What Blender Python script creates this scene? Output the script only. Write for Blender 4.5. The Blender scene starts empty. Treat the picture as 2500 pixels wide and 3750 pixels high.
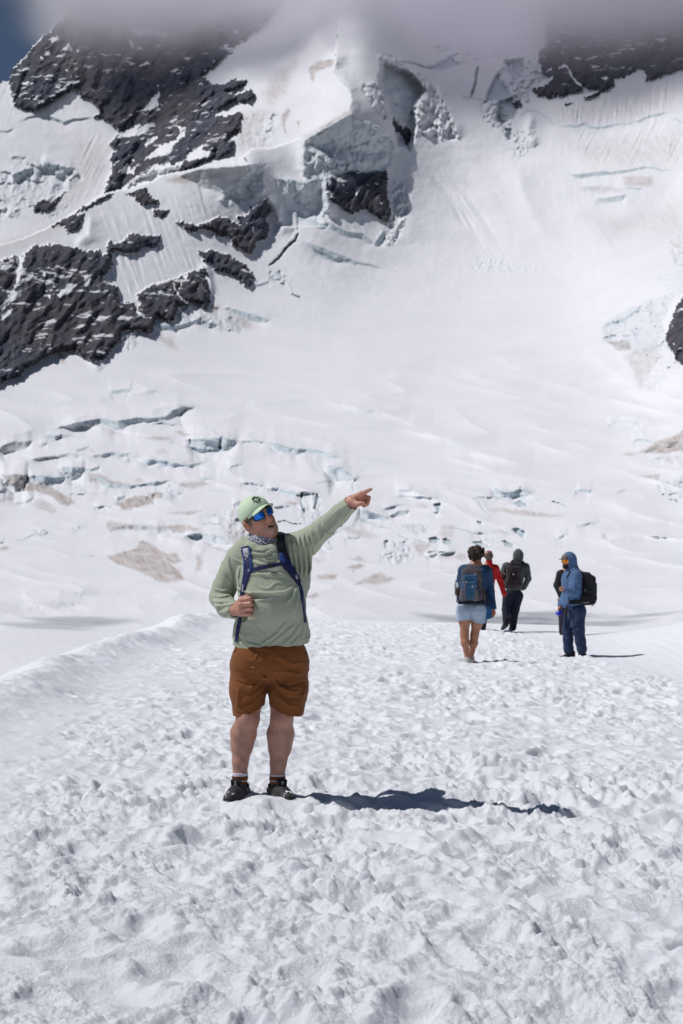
import bpy, math, random
import numpy as np

# ------------------------------------------------------------------ camera, sky, sun, exposure
scene = bpy.context.scene
COL = scene.collection
FPX, CX, HY, CAMZ = 5208.0, 1250.0, 2080.0, 1.40      # focal length in photo pixels, photo centre column, eye-level row, eye height (m)

cam_data = bpy.data.cameras.new('camera')
cam_data.sensor_fit = 'VERTICAL'
cam_data.sensor_height = 36.0
cam_data.lens = 36.0 * FPX / 3750.0
cam_data.shift_y = (HY - 1875.0) / 3750.0
cam_data.clip_start = 0.1
cam_data.clip_end = 12000.0
cam_data.dof.use_dof = True
cam_data.dof.focus_distance = 8.5
cam_data.dof.aperture_fstop = 6.3
camera = bpy.data.objects.new('camera', cam_data)
camera.location = (0, 0, CAMZ)
camera.rotation_euler = (math.radians(90), 0, 0)
COL.objects.link(camera)
scene.camera = camera

SUN_EL, SUN_AZ = math.radians(57), math.radians(267.5)    # azimuth clockwise from +Y: 270 = straight from the left
world = bpy.data.worlds.new('World')
scene.world = world
world.use_nodes = True
wn = world.node_tree.nodes
sky = wn.new('ShaderNodeTexSky')
sky.sky_type = 'NISHITA'
sky.sun_disc = False
sky.sun_elevation = SUN_EL
sky.sun_rotation = SUN_AZ
sky.altitude = 3000
sky.air_density = 1.0
sky.dust_density = 0.6
sky.ozone_density = 1.0
wn['Background'].inputs['Strength'].default_value = 0.052
world.node_tree.links.new(sky.outputs['Color'], wn['Background'].inputs['Color'])

sun_data = bpy.data.lights.new('sun', 'SUN')
sun_data.energy = 4.6
sun_data.angle = math.radians(0.53)
sun_data.color = (1.0, 0.984, 0.972)
sun = bpy.data.objects.new('sun', sun_data)
sd = (math.sin(SUN_AZ) * math.cos(SUN_EL), math.cos(SUN_AZ) * math.cos(SUN_EL), math.sin(SUN_EL))
import mathutils
sun.rotation_euler = mathutils.Vector(sd).to_track_quat('Z', 'Y').to_euler()
sun.location = (-30, 0, 60)
COL.objects.link(sun)

scene.view_settings.view_transform = 'Standard'
scene.view_settings.look = 'None'
scene.view_settings.exposure = -0.4
scene.view_settings.gamma = 1.0
scene.view_settings.use_curve_mapping = False
cy = scene.cycles
cy.max_bounces = 12
cy.diffuse_bounces = 4
cy.glossy_bounces = 3
cy.transmission_bounces = 6
cy.transparent_max_bounces = 8
cy.volume_bounces = 10
cy.caustics_reflective = False
cy.caustics_refractive = False
cy.use_denoising = True
cy.volume_step_rate = 0.25
cy.volume_max_steps = 96

# ------------------------------------------------------------------ small helpers
F32 = np.float32
_rs = np.random.RandomState(7)
_PERM = np.tile(_rs.permutation(256), 3).astype(np.int32)
_G2 = np.stack([np.cos(np.arange(256) * 2 * np.pi / 256), np.sin(np.arange(256) * 2 * np.pi / 256)], 1).astype(F32)
_G3 = _rs.normal(size=(256, 3)).astype(F32)
_G3 /= np.linalg.norm(_G3, axis=1, keepdims=True)


def perlin2(x, y, seed=0):
    x = np.asarray(x, F32) + F32(seed * 17.31); y = np.asarray(y, F32) + F32(seed * 9.77)
    xi = np.floor(x).astype(np.int32); yi = np.floor(y).astype(np.int32)
    xf = x - xi; yf = y - yi
    u = xf * xf * xf * (xf * (xf * 6 - 15) + 10); v = yf * yf * yf * (yf * (yf * 6 - 15) + 10)
    def g(ix, iy, fx, fy):
        h = _PERM[_PERM[ix & 255] + (iy & 255)]
        return _G2[h, 0] * fx + _G2[h, 1] * fy
    a = g(xi, yi, xf, yf); b = g(xi + 1, yi, xf - 1, yf)
    c = g(xi, yi + 1, xf, yf - 1); d = g(xi + 1, yi + 1, xf - 1, yf - 1)
    return (a + (b - a) * u) * (1 - v) + (c + (d - c) * u) * v * 1.0


def perlin3(p, seed=0):
    p = np.asarray(p, F32) + F32(seed * 13.7)
    i = np.floor(p).astype(np.int32); f = p - i
    u = f * f * f * (f * (f * 6 - 15) + 10)
    i &= 255
    out = 0
    for dx in (0, 1):
        wx = u[:, 0] if dx else 1 - u[:, 0]
        hx = _PERM[(i[:, 0] + dx) & 255]
        for dy in (0, 1):
            wy = u[:, 1] if dy else 1 - u[:, 1]
            hy = _PERM[hx + ((i[:, 1] + dy) & 255)]
            for dz in (0, 1):
                wz = u[:, 2] if dz else 1 - u[:, 2]
                h = _PERM[hy + ((i[:, 2] + dz) & 255)] & 255
                g = _G3[h]
                out = out + wx * wy * wz * (g[:, 0] * (f[:, 0] - dx) + g[:, 1] * (f[:, 1] - dy) + g[:, 2] * (f[:, 2] - dz))
    return out


def fbm2(x, y, octs=4, seed=0, gain=0.5):
    s, a, f = 0, 1.0, 1.0
    for k in range(octs):
        s = s + a * perlin2(x * f, y * f, seed + k); a *= gain; f *= 2.03
    return s


def fbm3(p, octs=4, seed=0, gain=0.5):
    s, a, f = 0, 1.0, 1.0
    for k in range(octs):
        s = s + a * perlin3(p * f, seed + k); a *= gain; f *= 2.03
    return s


def sstep(a, b, x):
    t = np.clip((x - a) / (b - a), 0, 1)
    return t * t * (3 - 2 * t)


def mesh_np(name, V, faces, mats, parent=None, smooth=True, normals=None, attrs=None, mat_index=None):
    """one mesh object from numpy arrays; faces: one (n, 3 or 4) int array"""
    V = np.ascontiguousarray(V, F32); Q = np.ascontiguousarray(faces, np.int32)
    me = bpy.data.meshes.new(name)
    me.vertices.add(len(V)); me.vertices.foreach_set('co', V.ravel())
    n, k = Q.shape
    me.loops.add(n * k); me.loops.foreach_set('vertex_index', Q.ravel())
    me.polygons.add(n)
    me.polygons.foreach_set('loop_start', np.arange(0, n * k, k, dtype=np.int32))
    try:
        me.polygons.foreach_set('loop_total', np.full(n, k, np.int32))
    except Exception:
        pass
    if smooth:
        me.polygons.foreach_set('use_smooth', np.ones(n, bool))
    if mat_index is not None:
        me.polygons.foreach_set('material_index', np.ascontiguousarray(mat_index, np.int32))
    for an, av in (attrs or {}).items():
        if av.ndim == 1:
            a = me.attributes.new(an, 'FLOAT', 'POINT'); a.data.foreach_set('value', np.ascontiguousarray(av, F32))
        else:
            a = me.attributes.new(an, 'FLOAT_COLOR', 'POINT')
            c4 = np.ones((len(av), 4), F32); c4[:, :3] = av
            a.data.foreach_set('color', c4.ravel())
    me.update(calc_edges=True)
    me.validate()
    if normals is not None:
        me.normals_split_custom_set_from_vertices(normals.tolist())
    for m in (mats if isinstance(mats, (list, tuple)) else [mats]):
        me.materials.append(m)
    o = bpy.data.objects.new(name, me)
    COL.objects.link(o)
    if parent is not None:
        o.parent = parent
    return o


def tag(o, label=None, cat=None, group=None, kind=None):
    if label: o['label'] = label
    if cat: o['category'] = cat
    if group: o['group'] = group
    if kind: o['kind'] = kind
    return o


def empty(name, loc, label, cat, group=None):
    o = bpy.data.objects.new(name, None)
    o.empty_display_size = 0.1
    o.location = loc
    COL.objects.link(o)
    return tag(o, label, cat, group)


def new_mat(name, color=(.5, .5, .5), rough=.8, spec=.3, metal=0.0):
    m = bpy.data.materials.new(name); m.use_nodes = True
    b = m.node_tree.nodes['Principled BSDF']
    b.inputs['Base Color'].default_value = (*color, 1)
    b.inputs['Roughness'].default_value = rough
    b.inputs['Specular IOR Level'].default_value = spec
    b.inputs['Metallic'].default_value = metal
    return m


class NT:
    """tiny node-tree writer"""
    def __init__(self, m):
        self.t = m.node_tree; self.n = self.t.nodes; self.b = self.n.get('Principled BSDF')
    def link(self, a, b):
        self.t.links.new(a, b)
    def node(self, typ, **kw):
        nd = self.n.new(typ)
        for k, v in kw.items():
            if k.startswith('_'): setattr(nd, k[1:], v)
            else:
                s = nd.inputs[k.replace('__', ' ')] if not k.startswith('i') or not k[1:].isdigit() else nd.inputs[int(k[1:])]
                if hasattr(v, 'is_output'): self.link(v, s)
                else: s.default_value = v
        return nd
    def coord(self, kind='Object', scale=(1, 1, 1), rot=(0, 0, 0)):
        tc = self.node('ShaderNodeTexCoord'); mp = self.node('ShaderNodeMapping')
        mp.inputs['Scale'].default_value = scale; mp.inputs['Rotation'].default_value = rot
        self.link(tc.outputs[kind], mp.inputs['Vector']); return mp.outputs[0]
    def noise(self, scale, vec=None, detail=4, rough=.55, dist=0):
        nd = self.node('ShaderNodeTexNoise', Scale=scale, Detail=detail, Roughness=rough, Distortion=dist)
        if vec is not None: self.link(vec, nd.inputs['Vector'])
        return nd.outputs['Fac']
    def ramp(self, fac, stops):
        nd = self.node('ShaderNodeValToRGB'); self.link(fac, nd.inputs[0])
        e = nd.color_ramp.elements
        while len(e) < len(stops): e.new(0.5)
        for k, (p, c) in enumerate(stops):
            e[k].position = p
            e[k].color = (*c, 1) if hasattr(c, '__len__') else (c, c, c, 1)
        return nd.outputs[0]
    def mix(self, fac, a, b, mode='MIX'):
        nd = self.node('ShaderNodeMix', _data_type='RGBA', _blend_type=mode)
        for v, idx in ((fac, 0), (a, 6), (b, 7)):
            if hasattr(v, 'is_output'): self.link(v, nd.inputs[idx])
            else: nd.inputs[idx].default_value = v if idx == 0 else (*v, 1)
        return nd.outputs[2]
    def math(self, op, a, b=0.5):
        nd = self.node('ShaderNodeMath', _operation=op)
        for v, idx in ((a, 0), (b, 1)):
            if hasattr(v, 'is_output'): self.link(v, nd.inputs[idx])
            else: nd.inputs[idx].default_value = v
        return nd.outputs[0]
    def attr(self, name, out='Fac'):
        nd = self.node('ShaderNodeAttribute'); nd.attribute_name = name; return nd.outputs[out]
    def bump(self, h, strength=.3, dist=.01, normal=None):
        nd = self.node('ShaderNodeBump', Strength=strength, Distance=dist); self.link(h, nd.inputs['Height'])
        if normal is not None: self.link(normal, nd.inputs['Normal'])
        return nd.outputs[0]
    def base(self, c): self.link(c, self.b.inputs['Base Color'])
    def normal(self, n): self.link(n, self.b.inputs['Normal'])


def W(px, py, d):
    """photo pixel at distance d (metres along the view axis) -> world point"""
    return ((px - CX) / FPX * d, d, CAMZ + (HY - py) / FPX * d)
# ------------------------------------------------------------------ the trodden snow plateau
def ground_base(x, y):
    """large shape of the plateau: (height, smoothness 0..1)"""
    x = np.asarray(x, F32); y = np.asarray(y, F32)
    z = np.interp(y, [-400, 0, 8.5, 14, 20, 25, 31, 36, 38.5, 41, 60, 140, 400], [0, .01, -.005, .035, .085, .07, .11, .07, .0, -.3, -6, -34, -60]).astype(F32)
    z = z - 0.025 * np.clip(x, -14, 14)
    # raised berm along the left side of the path, lower snow shelf beyond it
    yy = np.clip(y, 0, 200)
    bx = -3.35 + 0.010 * np.clip(y - 14, -20, 30) + .10 * np.sin(y * .55) + .06 * np.sin(y * 1.37 + 1)
    t = x - bx
    fwd = sstep(-6, 4, y)
    crest = (0.17 + .03 * np.sin(y * .9) + .035 * np.sin(y * 2.3)) * np.exp(-(t / .42) ** 2) * fwd * sstep(39, 33, y)
    z = z + crest
    drop = sstep(-.15, -7.0, t) * fwd
    shelf = -3.3 + .3 * np.sin(x * .05) - .004 * np.clip(y, 0, 200)
    zl = np.where(y < 112, shelf, shelf - (y - 112) * .35)
    z = z * (1 - drop) + np.minimum(zl, z + 5) * drop
    # bank on the right
    rb = sstep(4.3, 9.0, x) * sstep(8, 17, y) * sstep(33, 25, y)
    z = z + rb * 1.15
    return z


def pits(x, y, cell, seed, depth, dens=0.85):
    """footprints and kicked-out lumps: one jittered elliptical hole per cell"""
    cxi = np.floor(x / cell).astype(np.int32); cyi = np.floor(y / cell).astype(np.int32)
    out = np.zeros_like(x); rim = np.zeros_like(x)
    rr = np.random.RandomState(seed)
    R = rr.rand(6, 4096).astype(F32)
    for dx in (-1, 0, 1):
        for dy in (-1, 0, 1):
            ix = cxi + dx; iy = cyi + dy
            h = (ix * 73856093 ^ iy * 19349663) & 4095
            px = (ix + .5 + (R[0][h] - .5) * .9) * cell; py = (iy + .5 + (R[1][h] - .5) * .9) * cell
            a = R[2][h] * 3.1416
            ca, sa = np.cos(a), np.sin(a)
            qx = x - px; qy = y - py
            L = cell * (.34 + .24 * R[3][h]); Wd = cell * (.19 + .13 * R[4][h])
            u = (qx * ca + qy * sa) / L; v = (-qx * sa + qy * ca) / Wd
            r = np.sqrt(u * u + v * v)
            dp = depth * (.25 + R[5][h]) * (R[5][h] < dens)
            out = np.maximum(out, dp * sstep(1.18, .38, r))
            rim = np.maximum(rim, .45 * dp * np.exp(-((r - 1.25) / .28) ** 2))
    return rim - out


def clods(x, y, cell, seed, dens=.6):
    """loose crumbs: little round lumps, one at most per cell"""
    cxi = np.floor(x / cell).astype(np.int32); cyi = np.floor(y / cell).astype(np.int32)
    out = np.zeros_like(x)
    R = np.random.RandomState(seed).rand(4, 4096).astype(F32)
    for dx in (-1, 0, 1):
        for dy in (-1, 0, 1):
            ix = cxi + dx; iy = cyi + dy
            h = (ix * 73856093 ^ iy * 19349663) & 4095
            px = (ix + .5 + (R[0][h] - .5) * .9) * cell; py = (iy + .5 + (R[1][h] - .5) * .9) * cell
            r = cell * (.28 + .42 * R[2][h]) * (R[3][h] < dens)
            q = r * r - (x - px) ** 2 - (y - py) ** 2
            out = np.maximum(out, np.sqrt(np.maximum(q, 0)))
    return out


def ground_detail(x, y, fine=True):
    x = np.asarray(x, F32); y = np.asarray(y, F32)
    # where the snow is trodden: the middle of the path; smooth by the berm and on the groomed right side
    n = fbm2(x * .7, y * .35, 3, 5)
    left = sstep(-3.1, -1.2, x + n * .9)
    left = np.maximum(left, sstep(11.5, 6.5, y + n * 2) * .9)
    right = 1 - sstep(3.7, 4.5, x + n * .25 + .03 * (y - 20)) * sstep(9, 12, y)
    end = sstep(36.5, 34.0, y + n * .8)
    amt = np.clip(left, .16, 1) * right * end * sstep(-30, -10, y) * (.72 + .5 * sstep(-.3, .35, fbm2(x * .5, y * .28, 3, 65)))
    beyond = sstep(-3.0, -4.2, x) * sstep(-6, 4, y)
    amt = amt * (1 - beyond)
    wx = x + .035 * fbm2(x * 6, y * 6, 2, 11); wy = y + .035 * fbm2(x * 6, y * 6, 2, 14)
    h = pits(wx, wy, .44, 3, .062) * .70
    h = h + pits(wx + .2, wy - .13, .29, 8, .048) * .55
    h = h + pits(wx, wy, .17, 21, .028, .8) * .55
    big = fbm2(x * 1.6, y * 1.6, 2, 31) * .05 + (np.abs(perlin2(wx * 3.4, wy * 3.4, 33)) - .25) * .040
    lump = (np.abs(perlin2(wx * 7, wy * 7, 41)) - .25) * .040
    lump += (np.abs(perlin2(wx * 15, wy * 15, 42)) - .25) * .019
    lump += (np.abs(perlin2(x * 31 + 2 * n, y * 31, 43)) - .25) * .015
    if fine:
        lump += (np.abs(perlin2(x * 62, y * 62, 44)) - .25) * .012 + perlin2(x * 120, y * 120, 45) * .005
    cl = .55 * clods(wx, wy, .075, 5, .55) + .60 * clods(x + .01 * n, y, .040, 6, .6)
    if fine: cl = cl + .65 * clods(x, y, .022, 7, .6)
    crust = .25 + .95 * sstep(-.035, .012, h)
    lump = lump * (.45 + .55 * crust) + cl * .46 * crust
    rough = np.clip(.35 + 1.3 * sstep(-.25, .35, fbm2(x * 1.1, y * 1.1, 2, 61)), .35, 1.2)
    d = amt * (h + big + lump * rough)
    # wind-scoured ripples on the smoother left side, corduroy of the groomer on the right
    d = d + (1 - left) * (1 - beyond) * end * (.012 * perlin2(x * 2.2, y * 9, 71) + .006 * perlin2(x * 7, y * 22, 72) + .02 * np.maximum(0, perlin2(x * 2.4, y * 2.4, 73) - .2))
    gr = (1 - right) * end
    d = d + gr * (.0024 * np.sin((x - .06 * y) * 2 * np.pi / .21) * sstep(-.4, .1, n) + .02 * perlin2(x * 1.4, y * .8, 75) + .006 * perlin2(x * 9, y * 9, 76))
    # crumbly berm
    bm = np.exp(-((x + 3.3) / .55) ** 2) * sstep(-4, 4, y) * sstep(37, 33, y)
    d = d + bm * (.05 * perlin2(x * 2.4, y * 2.1, 81) + .03 * perlin2(x * 6, y * 6, 82) + .012 * perlin2(x * 15, y * 15, 83))
    d = d + beyond * (.10 * perlin2(x * .12, y * .12, 85))
    return d


FEET = []          # (x, y, z, radius): places where somebody stands and the snow is trodden flat


def ground_z(x, y, fine=True):
    z = ground_base(x, y)
    d = ground_detail(x, y, fine)
    for fx, fy, fz, fr in FEET:
        k = np.exp(-(((x - fx) ** 2 + (y - fy) ** 2) / fr ** 2) ** 2)
        d = d * (1 - .62 * k)
        z = z * (1 - k) + fz * k
    return z + d


def build_ground():
    # polar sheet about the spot below the camera, dense ahead and growing coarser outwards
    a_f = np.radians(np.linspace(-21, 21, 560))
    a_l = np.radians(np.concatenate([np.linspace(-180, -60, 14), np.linspace(-54, -23, 22)]))
    ang = np.concatenate([a_l, a_f, -a_l[::-1]])
    r = [0.4]
    while r[-1] < 400:
        q = r[-1]
        r.append(q + (q * .09 if q < 3.6 else q * .0016 if q < 7 else q * .0021 if q < 16 else q * .0026 if q < 41 else q * .02))
    r = np.array(r, F32)
    A, Rr = np.meshgrid(ang, r)
    x = (Rr * np.sin(A)).ravel().astype(F32); y = (Rr * np.cos(A)).ravel().astype(F32)
    z = ground_z(x, y)
    na, nr = len(ang), len(r)
    i = np.arange(nr - 1)[:, None] * na + np.arange(na - 1)[None, :]
    Q = np.stack([i, i + 1, i + na + 1, i + na], -1).reshape(-1, 4)
    m = new_mat('trodden_snow', (.86, .875, .905), .62, .25)
    t = NT(m); c = t.coord('Object')
    h1 = t.noise(70, c, 6, .68); h2 = t.noise(300, c, 3, .65)
    hh = t.math('ADD', h1, t.math('MULTIPLY', h2, .45))
    t.normal(t.bump(hh, .9, .014))
    col = t.ramp(t.noise(1.3, c, 4, .6), [(.3, (.868, .880, .932)), (.7, (.905, .912, .942))])
    t.base(col)
    o = mesh_np('snow_plateau', np.stack([x, y, z], 1), Q[:, ::-1], m)
    return tag(o, kind='structure')


# ------------------------------------------------------------------ glacier and mountain: one terrain sheet split into glacier, snow slopes and rock faces
def tps(pts, gx, gy):
    """thin-plate surface through (px, py, value), evaluated on a coarse lattice and interpolated"""
    P = np.array(pts, float); s = 1000.0
    X = P[:, :2] / s; v = P[:, 2]
    def U(r2): return np.where(r2 > 0, r2 * np.log(np.maximum(r2, 1e-12)), 0)
    n = len(P)
    K = U(((X[:, None] - X[None]) ** 2).sum(-1)) + 1e-3 * np.eye(n)
    A = np.zeros((n + 3, n + 3)); A[:n, :n] = K; A[:n, n] = 1; A[:n, n + 1:] = X; A[n, :n] = 1; A[n + 1:, :n] = X.T
    w = np.linalg.solve(A, np.concatenate([v, np.zeros(3)]))
    cx = np.concatenate([np.linspace(gx[0], -60, 24)[:-1], np.linspace(-60, 2560, 330), np.linspace(2560, gx[-1], 24)[1:]]); cyy = np.concatenate([np.linspace(gy[0], -40, 24)[:-1], np.linspace(-40, 2340, 300), np.linspace(2340, gy[-1], 12)[1:]])
    CXm, CYm = np.meshgrid(cx / s, cyy / s)
    q = np.stack([CXm.ravel(), CYm.ravel()], 1)
    f = w[n] + q @ w[n + 1:]
    for k in range(n):
        r2 = (q[:, 0] - X[k, 0]) ** 2 + (q[:, 1] - X[k, 1]) ** 2
        f = f + w[k] * r2 * np.log(np.maximum(r2, 1e-12))
    f = f.reshape(len(cyy), len(cx))
    tmp = np.stack([np.interp(gx, cx, row) for row in f])
    # smooth (cubic-free) vertical interpolation
    idx = np.clip(np.searchsorted(cyy, gy) - 1, 0, len(cyy) - 2)
    tt = ((gy - cyy[idx]) / (cyy[idx + 1] - cyy[idx]))[:, None]
    return (tmp[idx] * (1 - tt) + tmp[idx + 1] * tt).astype(F32)


def poly_mask(poly, X, Y):
    """point in polygon"""
    inside = np.zeros(X.shape, bool)
    n = len(poly)
    for k in range(n):
        x1, y1 = poly[k]; x2, y2 = poly[(k + 1) % n]
        if y1 == y2: continue
        c = ((y1 > Y) != (y2 > Y)) & (X < (x2 - x1) * (Y - y1) / (y2 - y1) + x1)
        inside ^= c
    return inside


def line_dist(pts, X, Y):
    """distance to a polyline, the signed side (positive right of travel in photo rows = below for left-to-right lines), position along 0..1"""
    best = np.full(X.shape, 1e9, F32); side = np.zeros(X.shape, F32); along = np.zeros(X.shape, F32)
    L = [0.0]
    for a, b in zip(pts[:-1], pts[1:]): L.append(L[-1] + math.hypot(b[0] - a[0], b[1] - a[1]))
    for k, (a, b) in enumerate(zip(pts[:-1], pts[1:])):
        dx, dy = b[0] - a[0], b[1] - a[1]; l2 = dx * dx + dy * dy + 1e-9
        t = np.clip(((X - a[0]) * dx + (Y - a[1]) * dy) / l2, 0, 1)
        qx = X - a[0] - t * dx; qy = Y - a[1] - t * dy
        d = np.sqrt(qx * qx + qy * qy)
        m = d < best
        best = np.where(m, d, best)
        side = np.where(m, np.sign(dx * qy - dy * qx), side)
        along = np.where(m, (L[k] + t * math.sqrt(l2)) / L[-1], along)
    return best, side, along


class Terrain:
    def __init__(self):
        inx = np.arange(-36, 2540, 3.7); iny = np.arange(-16, 2330, 3.7)
        left = -36 - np.cumsum(np.geomspace(6, 120, 22))[::-1]; right = inx[-1] + np.cumsum(np.geomspace(6, 120, 22))
        up = -16 - np.cumsum(np.geomspace(6, 60, 16))[::-1]; dn = iny[-1] + np.cumsum(np.geomspace(6, 60, 8))
        self.gx = np.concatenate([left, inx, right]).astype(F32); self.gy = np.concatenate([up, iny, dn]).astype(F32)
        self.X, self.Y = np.meshgrid(self.gx, self.gy)
        n1 = fbm2(self.X / 60, self.Y / 60, 3, 101); n2 = fbm2(self.X / 60, self.Y / 60, 3, 107)
        n3 = perlin2(self.X / 13, self.Y / 13, 111); n4 = perlin2(self.X / 13, self.Y / 13, 114)
        # ragged coordinates: outlines follow the terrain's own roughness
        n5 = perlin2(self.X / 5.5, self.Y / 5.5, 117); n6 = perlin2(self.X / 5.5, self.Y / 5.5, 119)
        self.XR = self.X + 9 * n1 + 8 * n3 + 6 * n5; self.YR = self.Y + 9 * n2 + 8 * n4 + 6 * n6
        self.XS = self.X + 5 * n1 + 1.5 * n3; self.YS = self.Y + 5 * n2 + 1.5 * n4
        self.D = None
        self.ice = np.zeros_like(self.X); self.dirt = np.zeros_like(self.X); self.rock = np.zeros_like(self.X)
        self.rid = np.zeros(self.X.shape, np.int32); self.nrock = 0

    def sub(self, pts, pad):
        xs = [p[0] for p in pts]; ys = [p[1] for p in pts]
        i0, i1 = np.searchsorted(self.gx, (min(xs) - pad, max(xs) + pad)); j0, j1 = np.searchsorted(self.gy, (min(ys) - pad, max(ys) + pad))
        return slice(j0, j1), slice(i0, i1)

    def ridge(self, pts, amp, wl, wr, fade=True):
        """a swell towards the viewer (amp > 0, metres) along a line; wl / wr: width in pixels on the left / right of travel"""
        s = self.sub(pts, 3 * max(wl, wr))
        d, sd, al = line_dist(pts, self.XS[s], self.YS[s])
        w = np.where(sd < 0, wl, wr)
        f = np.exp(-((d * d + 9) ** .5 / w) ** 1.5)
        if fade: f = f * np.clip(np.minimum(al, 1 - al) * 5, 0, 1) ** .8
        self.D[s] -= amp * f

    def scarp(self, pts, h, push, lup=30, ldn=40, ice=.8, rough=.5, face=66):
        """an ice wall below a lip: pts = the upper lip (left to right), h = wall height in pixels (number or list), push = depth of the step (m)"""
        s = self.sub(pts, 3 * max(lup, ldn) + 40)
        d, sd, al = line_dist(pts, self.XS[s], self.YS[s])
        t = d * np.where(sd >= 0, 1, -1)          # positive below the lip
        hh = np.interp(al, np.linspace(0, 1, len(h)), h) if hasattr(h, '__len__') else np.full(d.shape, h, F32)
        taper = np.clip(np.minimum(al, 1 - al) * 8, 0, 1)
        hh = np.maximum(hh * (.15 + .85 * taper) * 1.55, .3)
        hh = hh * (1 + rough * .6 * perlin2(self.X[s] / 34, self.Y[s] / 60, 131))
        up = np.where(t < 0, np.exp(t / lup), np.clip(1 - t / hh, 0, 1))
        dn = np.where(t > hh, np.exp(-(t - hh) / ldn), np.clip(t / hh, 0, 1))
        amp = np.clip(self.G[s] - self.D[s] / FPX / math.tan(math.radians(face)), .05, 2) * hh * 1.0 * (push / 7.0) ** .25
        ends = (al > .0) & (al < 1.)
        self.D[s] += amp * (dn * .55 - up * .45) * np.where(ends, 1, np.exp(-d / 12))
        wall = ((t > -1) & (t < hh)) * taper * ends
        lines = .72 + .45 * perlin2(self.X[s] / 30, t / 4, 137)
        self.ice[s] = np.maximum(self.ice[s], np.minimum(1.0, ice * 1.25 + .12) * wall * lines * (1 + .5 * np.exp(-(t / np.maximum(hh * .22, .8)) ** 2)))

    def crack(self, pts, w, depth, ice=1.0):
        """a thin open crevasse"""
        s = self.sub(pts, 5 * w + 20)
        d, sd, al = line_dist(pts, self.XS[s], self.YS[s])
        ww = w * np.clip(np.minimum(al, 1 - al) * 8 + .3, 0, 1) * (1 + .5 * perlin2(self.X[s] / 12, self.Y[s] / 12, 141))
        f = np.clip(1.4 - d / np.maximum(ww, .5), 0, 1)
        self.D[s] += depth * f
        self.ice[s] = np.maximum(self.ice[s], ice * np.clip(f * 1.6, 0, 1))

    def region(self, poly, ragged=1.0, soft=0):
        s = self.sub(poly, 40 + 3 * soft)
        X = self.X[s] + ragged * (self.XR[s] - self.X[s]); Y = self.Y[s] + ragged * (self.YR[s] - self.Y[s])
        m = poly_mask(poly, X, Y).astype(F32)
        if soft:
            d, _, _ = line_dist(list(poly) + [poly[0]], X, Y)
            m = np.where(m > 0, sstep(0, 1, .5 + d / soft / 2), sstep(0, 1, .5 - d / soft / 2)).astype(F32)
        return s, m

    def add_rock(self, poly, bulge=6, rough=1.0, ragged=1.0):
        s, m = self.region(poly, ragged)
        self.nrock += 1
        mm = m > .5
        self.rock[s] = np.where(mm, 1, self.rock[s]); self.rid[s] = np.where(mm, self.nrock, self.rid[s])
        d, _, _ = line_dist(list(poly) + [poly[0]], self.XR[s], self.YR[s])
        e = np.clip(d / 18, 0, 1) * m
        self.D[s] -= bulge * (.35 * m + .65 * e)
        self.rough_rock(s, m * rough * (.5 + .5 * np.clip(d / 12, 0, 1)))

    def rough_rock(self, s, amt):
        X, Y = self.X[s], self.Y[s]
        # slabs dipping to the lower left, gullies down the face, small broken steps
        u = X * .80 - Y * .60; v = X * .60 + Y * .80
        a = 1 - 2 * np.abs(fbm2(X / 95 + .4 * Y / 95, Y / 210, 3, 151))
        b = fbm2(u / 60, v / 17, 4, 155, .55)
        c = fbm2(X / 24, Y / 34, 4, 161, .6)
        st = perlin2(X / 42, Y / 42, 167); st = np.floor(st * 7) / 7
        self.D[s] -= amt * (9 * a + 3.4 * b + 1.5 * c + 1.5 * st)

    def snow_on_rock(self, poly, ragged=.6):
        s, m = self.region(poly, ragged)
        mm = m > .5
        self.rock[s] = np.where(mm, 0, self.rock[s]); self.rid[s] = np.where(mm, 0, self.rid[s])

    def stain(self, poly, amt=.6, soft=10, streak=0.0):
        s, m = self.region(poly, .6, soft)
        X, Y = self.X[s], self.Y[s]
        n = 1.05 + .55 * fbm2(X / 30, Y / 14, 3, 171)
        if streak: n = n * (1 - streak + streak * (.8 + .9 * perlin2((X - .55 * Y) / 9, (Y + .5 * X) / 60, 175)))
        self.dirt[s] = np.maximum(self.dirt[s], np.clip(1.2 * amt * m * n, 0, 1))

    def serac(self, poly, amp, cell, ice=.5, seed=0, soft=8, dirt=0.0):
        """broken ice: blocks with flat faces at different depths"""
        s, m = self.region(poly, .5, soft)
        X, Y = self.XS[s], self.YS[s]
        xi = np.floor(X / cell).astype(np.int32); yi = np.floor(Y / cell / .8).astype(np.int32)
        rr = np.random.RandomState(seed + 50).rand(5, 1024).astype(F32)
        b1 = np.full(X.shape, 1e9, F32); val = np.zeros_like(X); b2 = b1.copy(); tone = np.zeros_like(X)
        for dx in (-1, 0, 1):
            for dy in (-1, 0, 1):
                ix = xi + dx; iy = yi + dy
                h = (ix * 7349 ^ iy * 1931) & 1023
                qx = (X - (ix + .5 + (rr[0][h] - .5) * .9) * cell) / cell; qy = (Y - (iy + .5 + (rr[1][h] - .5) * .9) * cell * .8) / cell / .8
                d = np.maximum(np.abs(qx + .3 * qy), np.abs(qy - .3 * qx)) * .7 + .5 * np.sqrt(qx * qx + qy * qy)
                v = rr[2][h] + 1.1 * (rr[3][h] - .5) * qx + .9 * (rr[4][h] - .2) * qy
                mm = d < b1
                b2 = np.where(mm, b1, np.minimum(b2, d))
                b1 = np.where(mm, d, b1); val = np.where(mm, v, val); tone = np.where(mm, rr[3][h], tone)
        crackm = np.clip(1 - (b2 - b1) / .05, 0, 1) * sstep(-.1, .25, perlin2(X / cell / 1.6, Y / cell / 1.6, 187 + seed))
        lay = perlin2(X / 70 + .3 * Y / 70, (Y + .25 * X) / 6.5, 188 + seed)
        big = fbm2(X / cell / 1.3, Y / cell / 1.9, 4, 181 + seed, .58)
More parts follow.
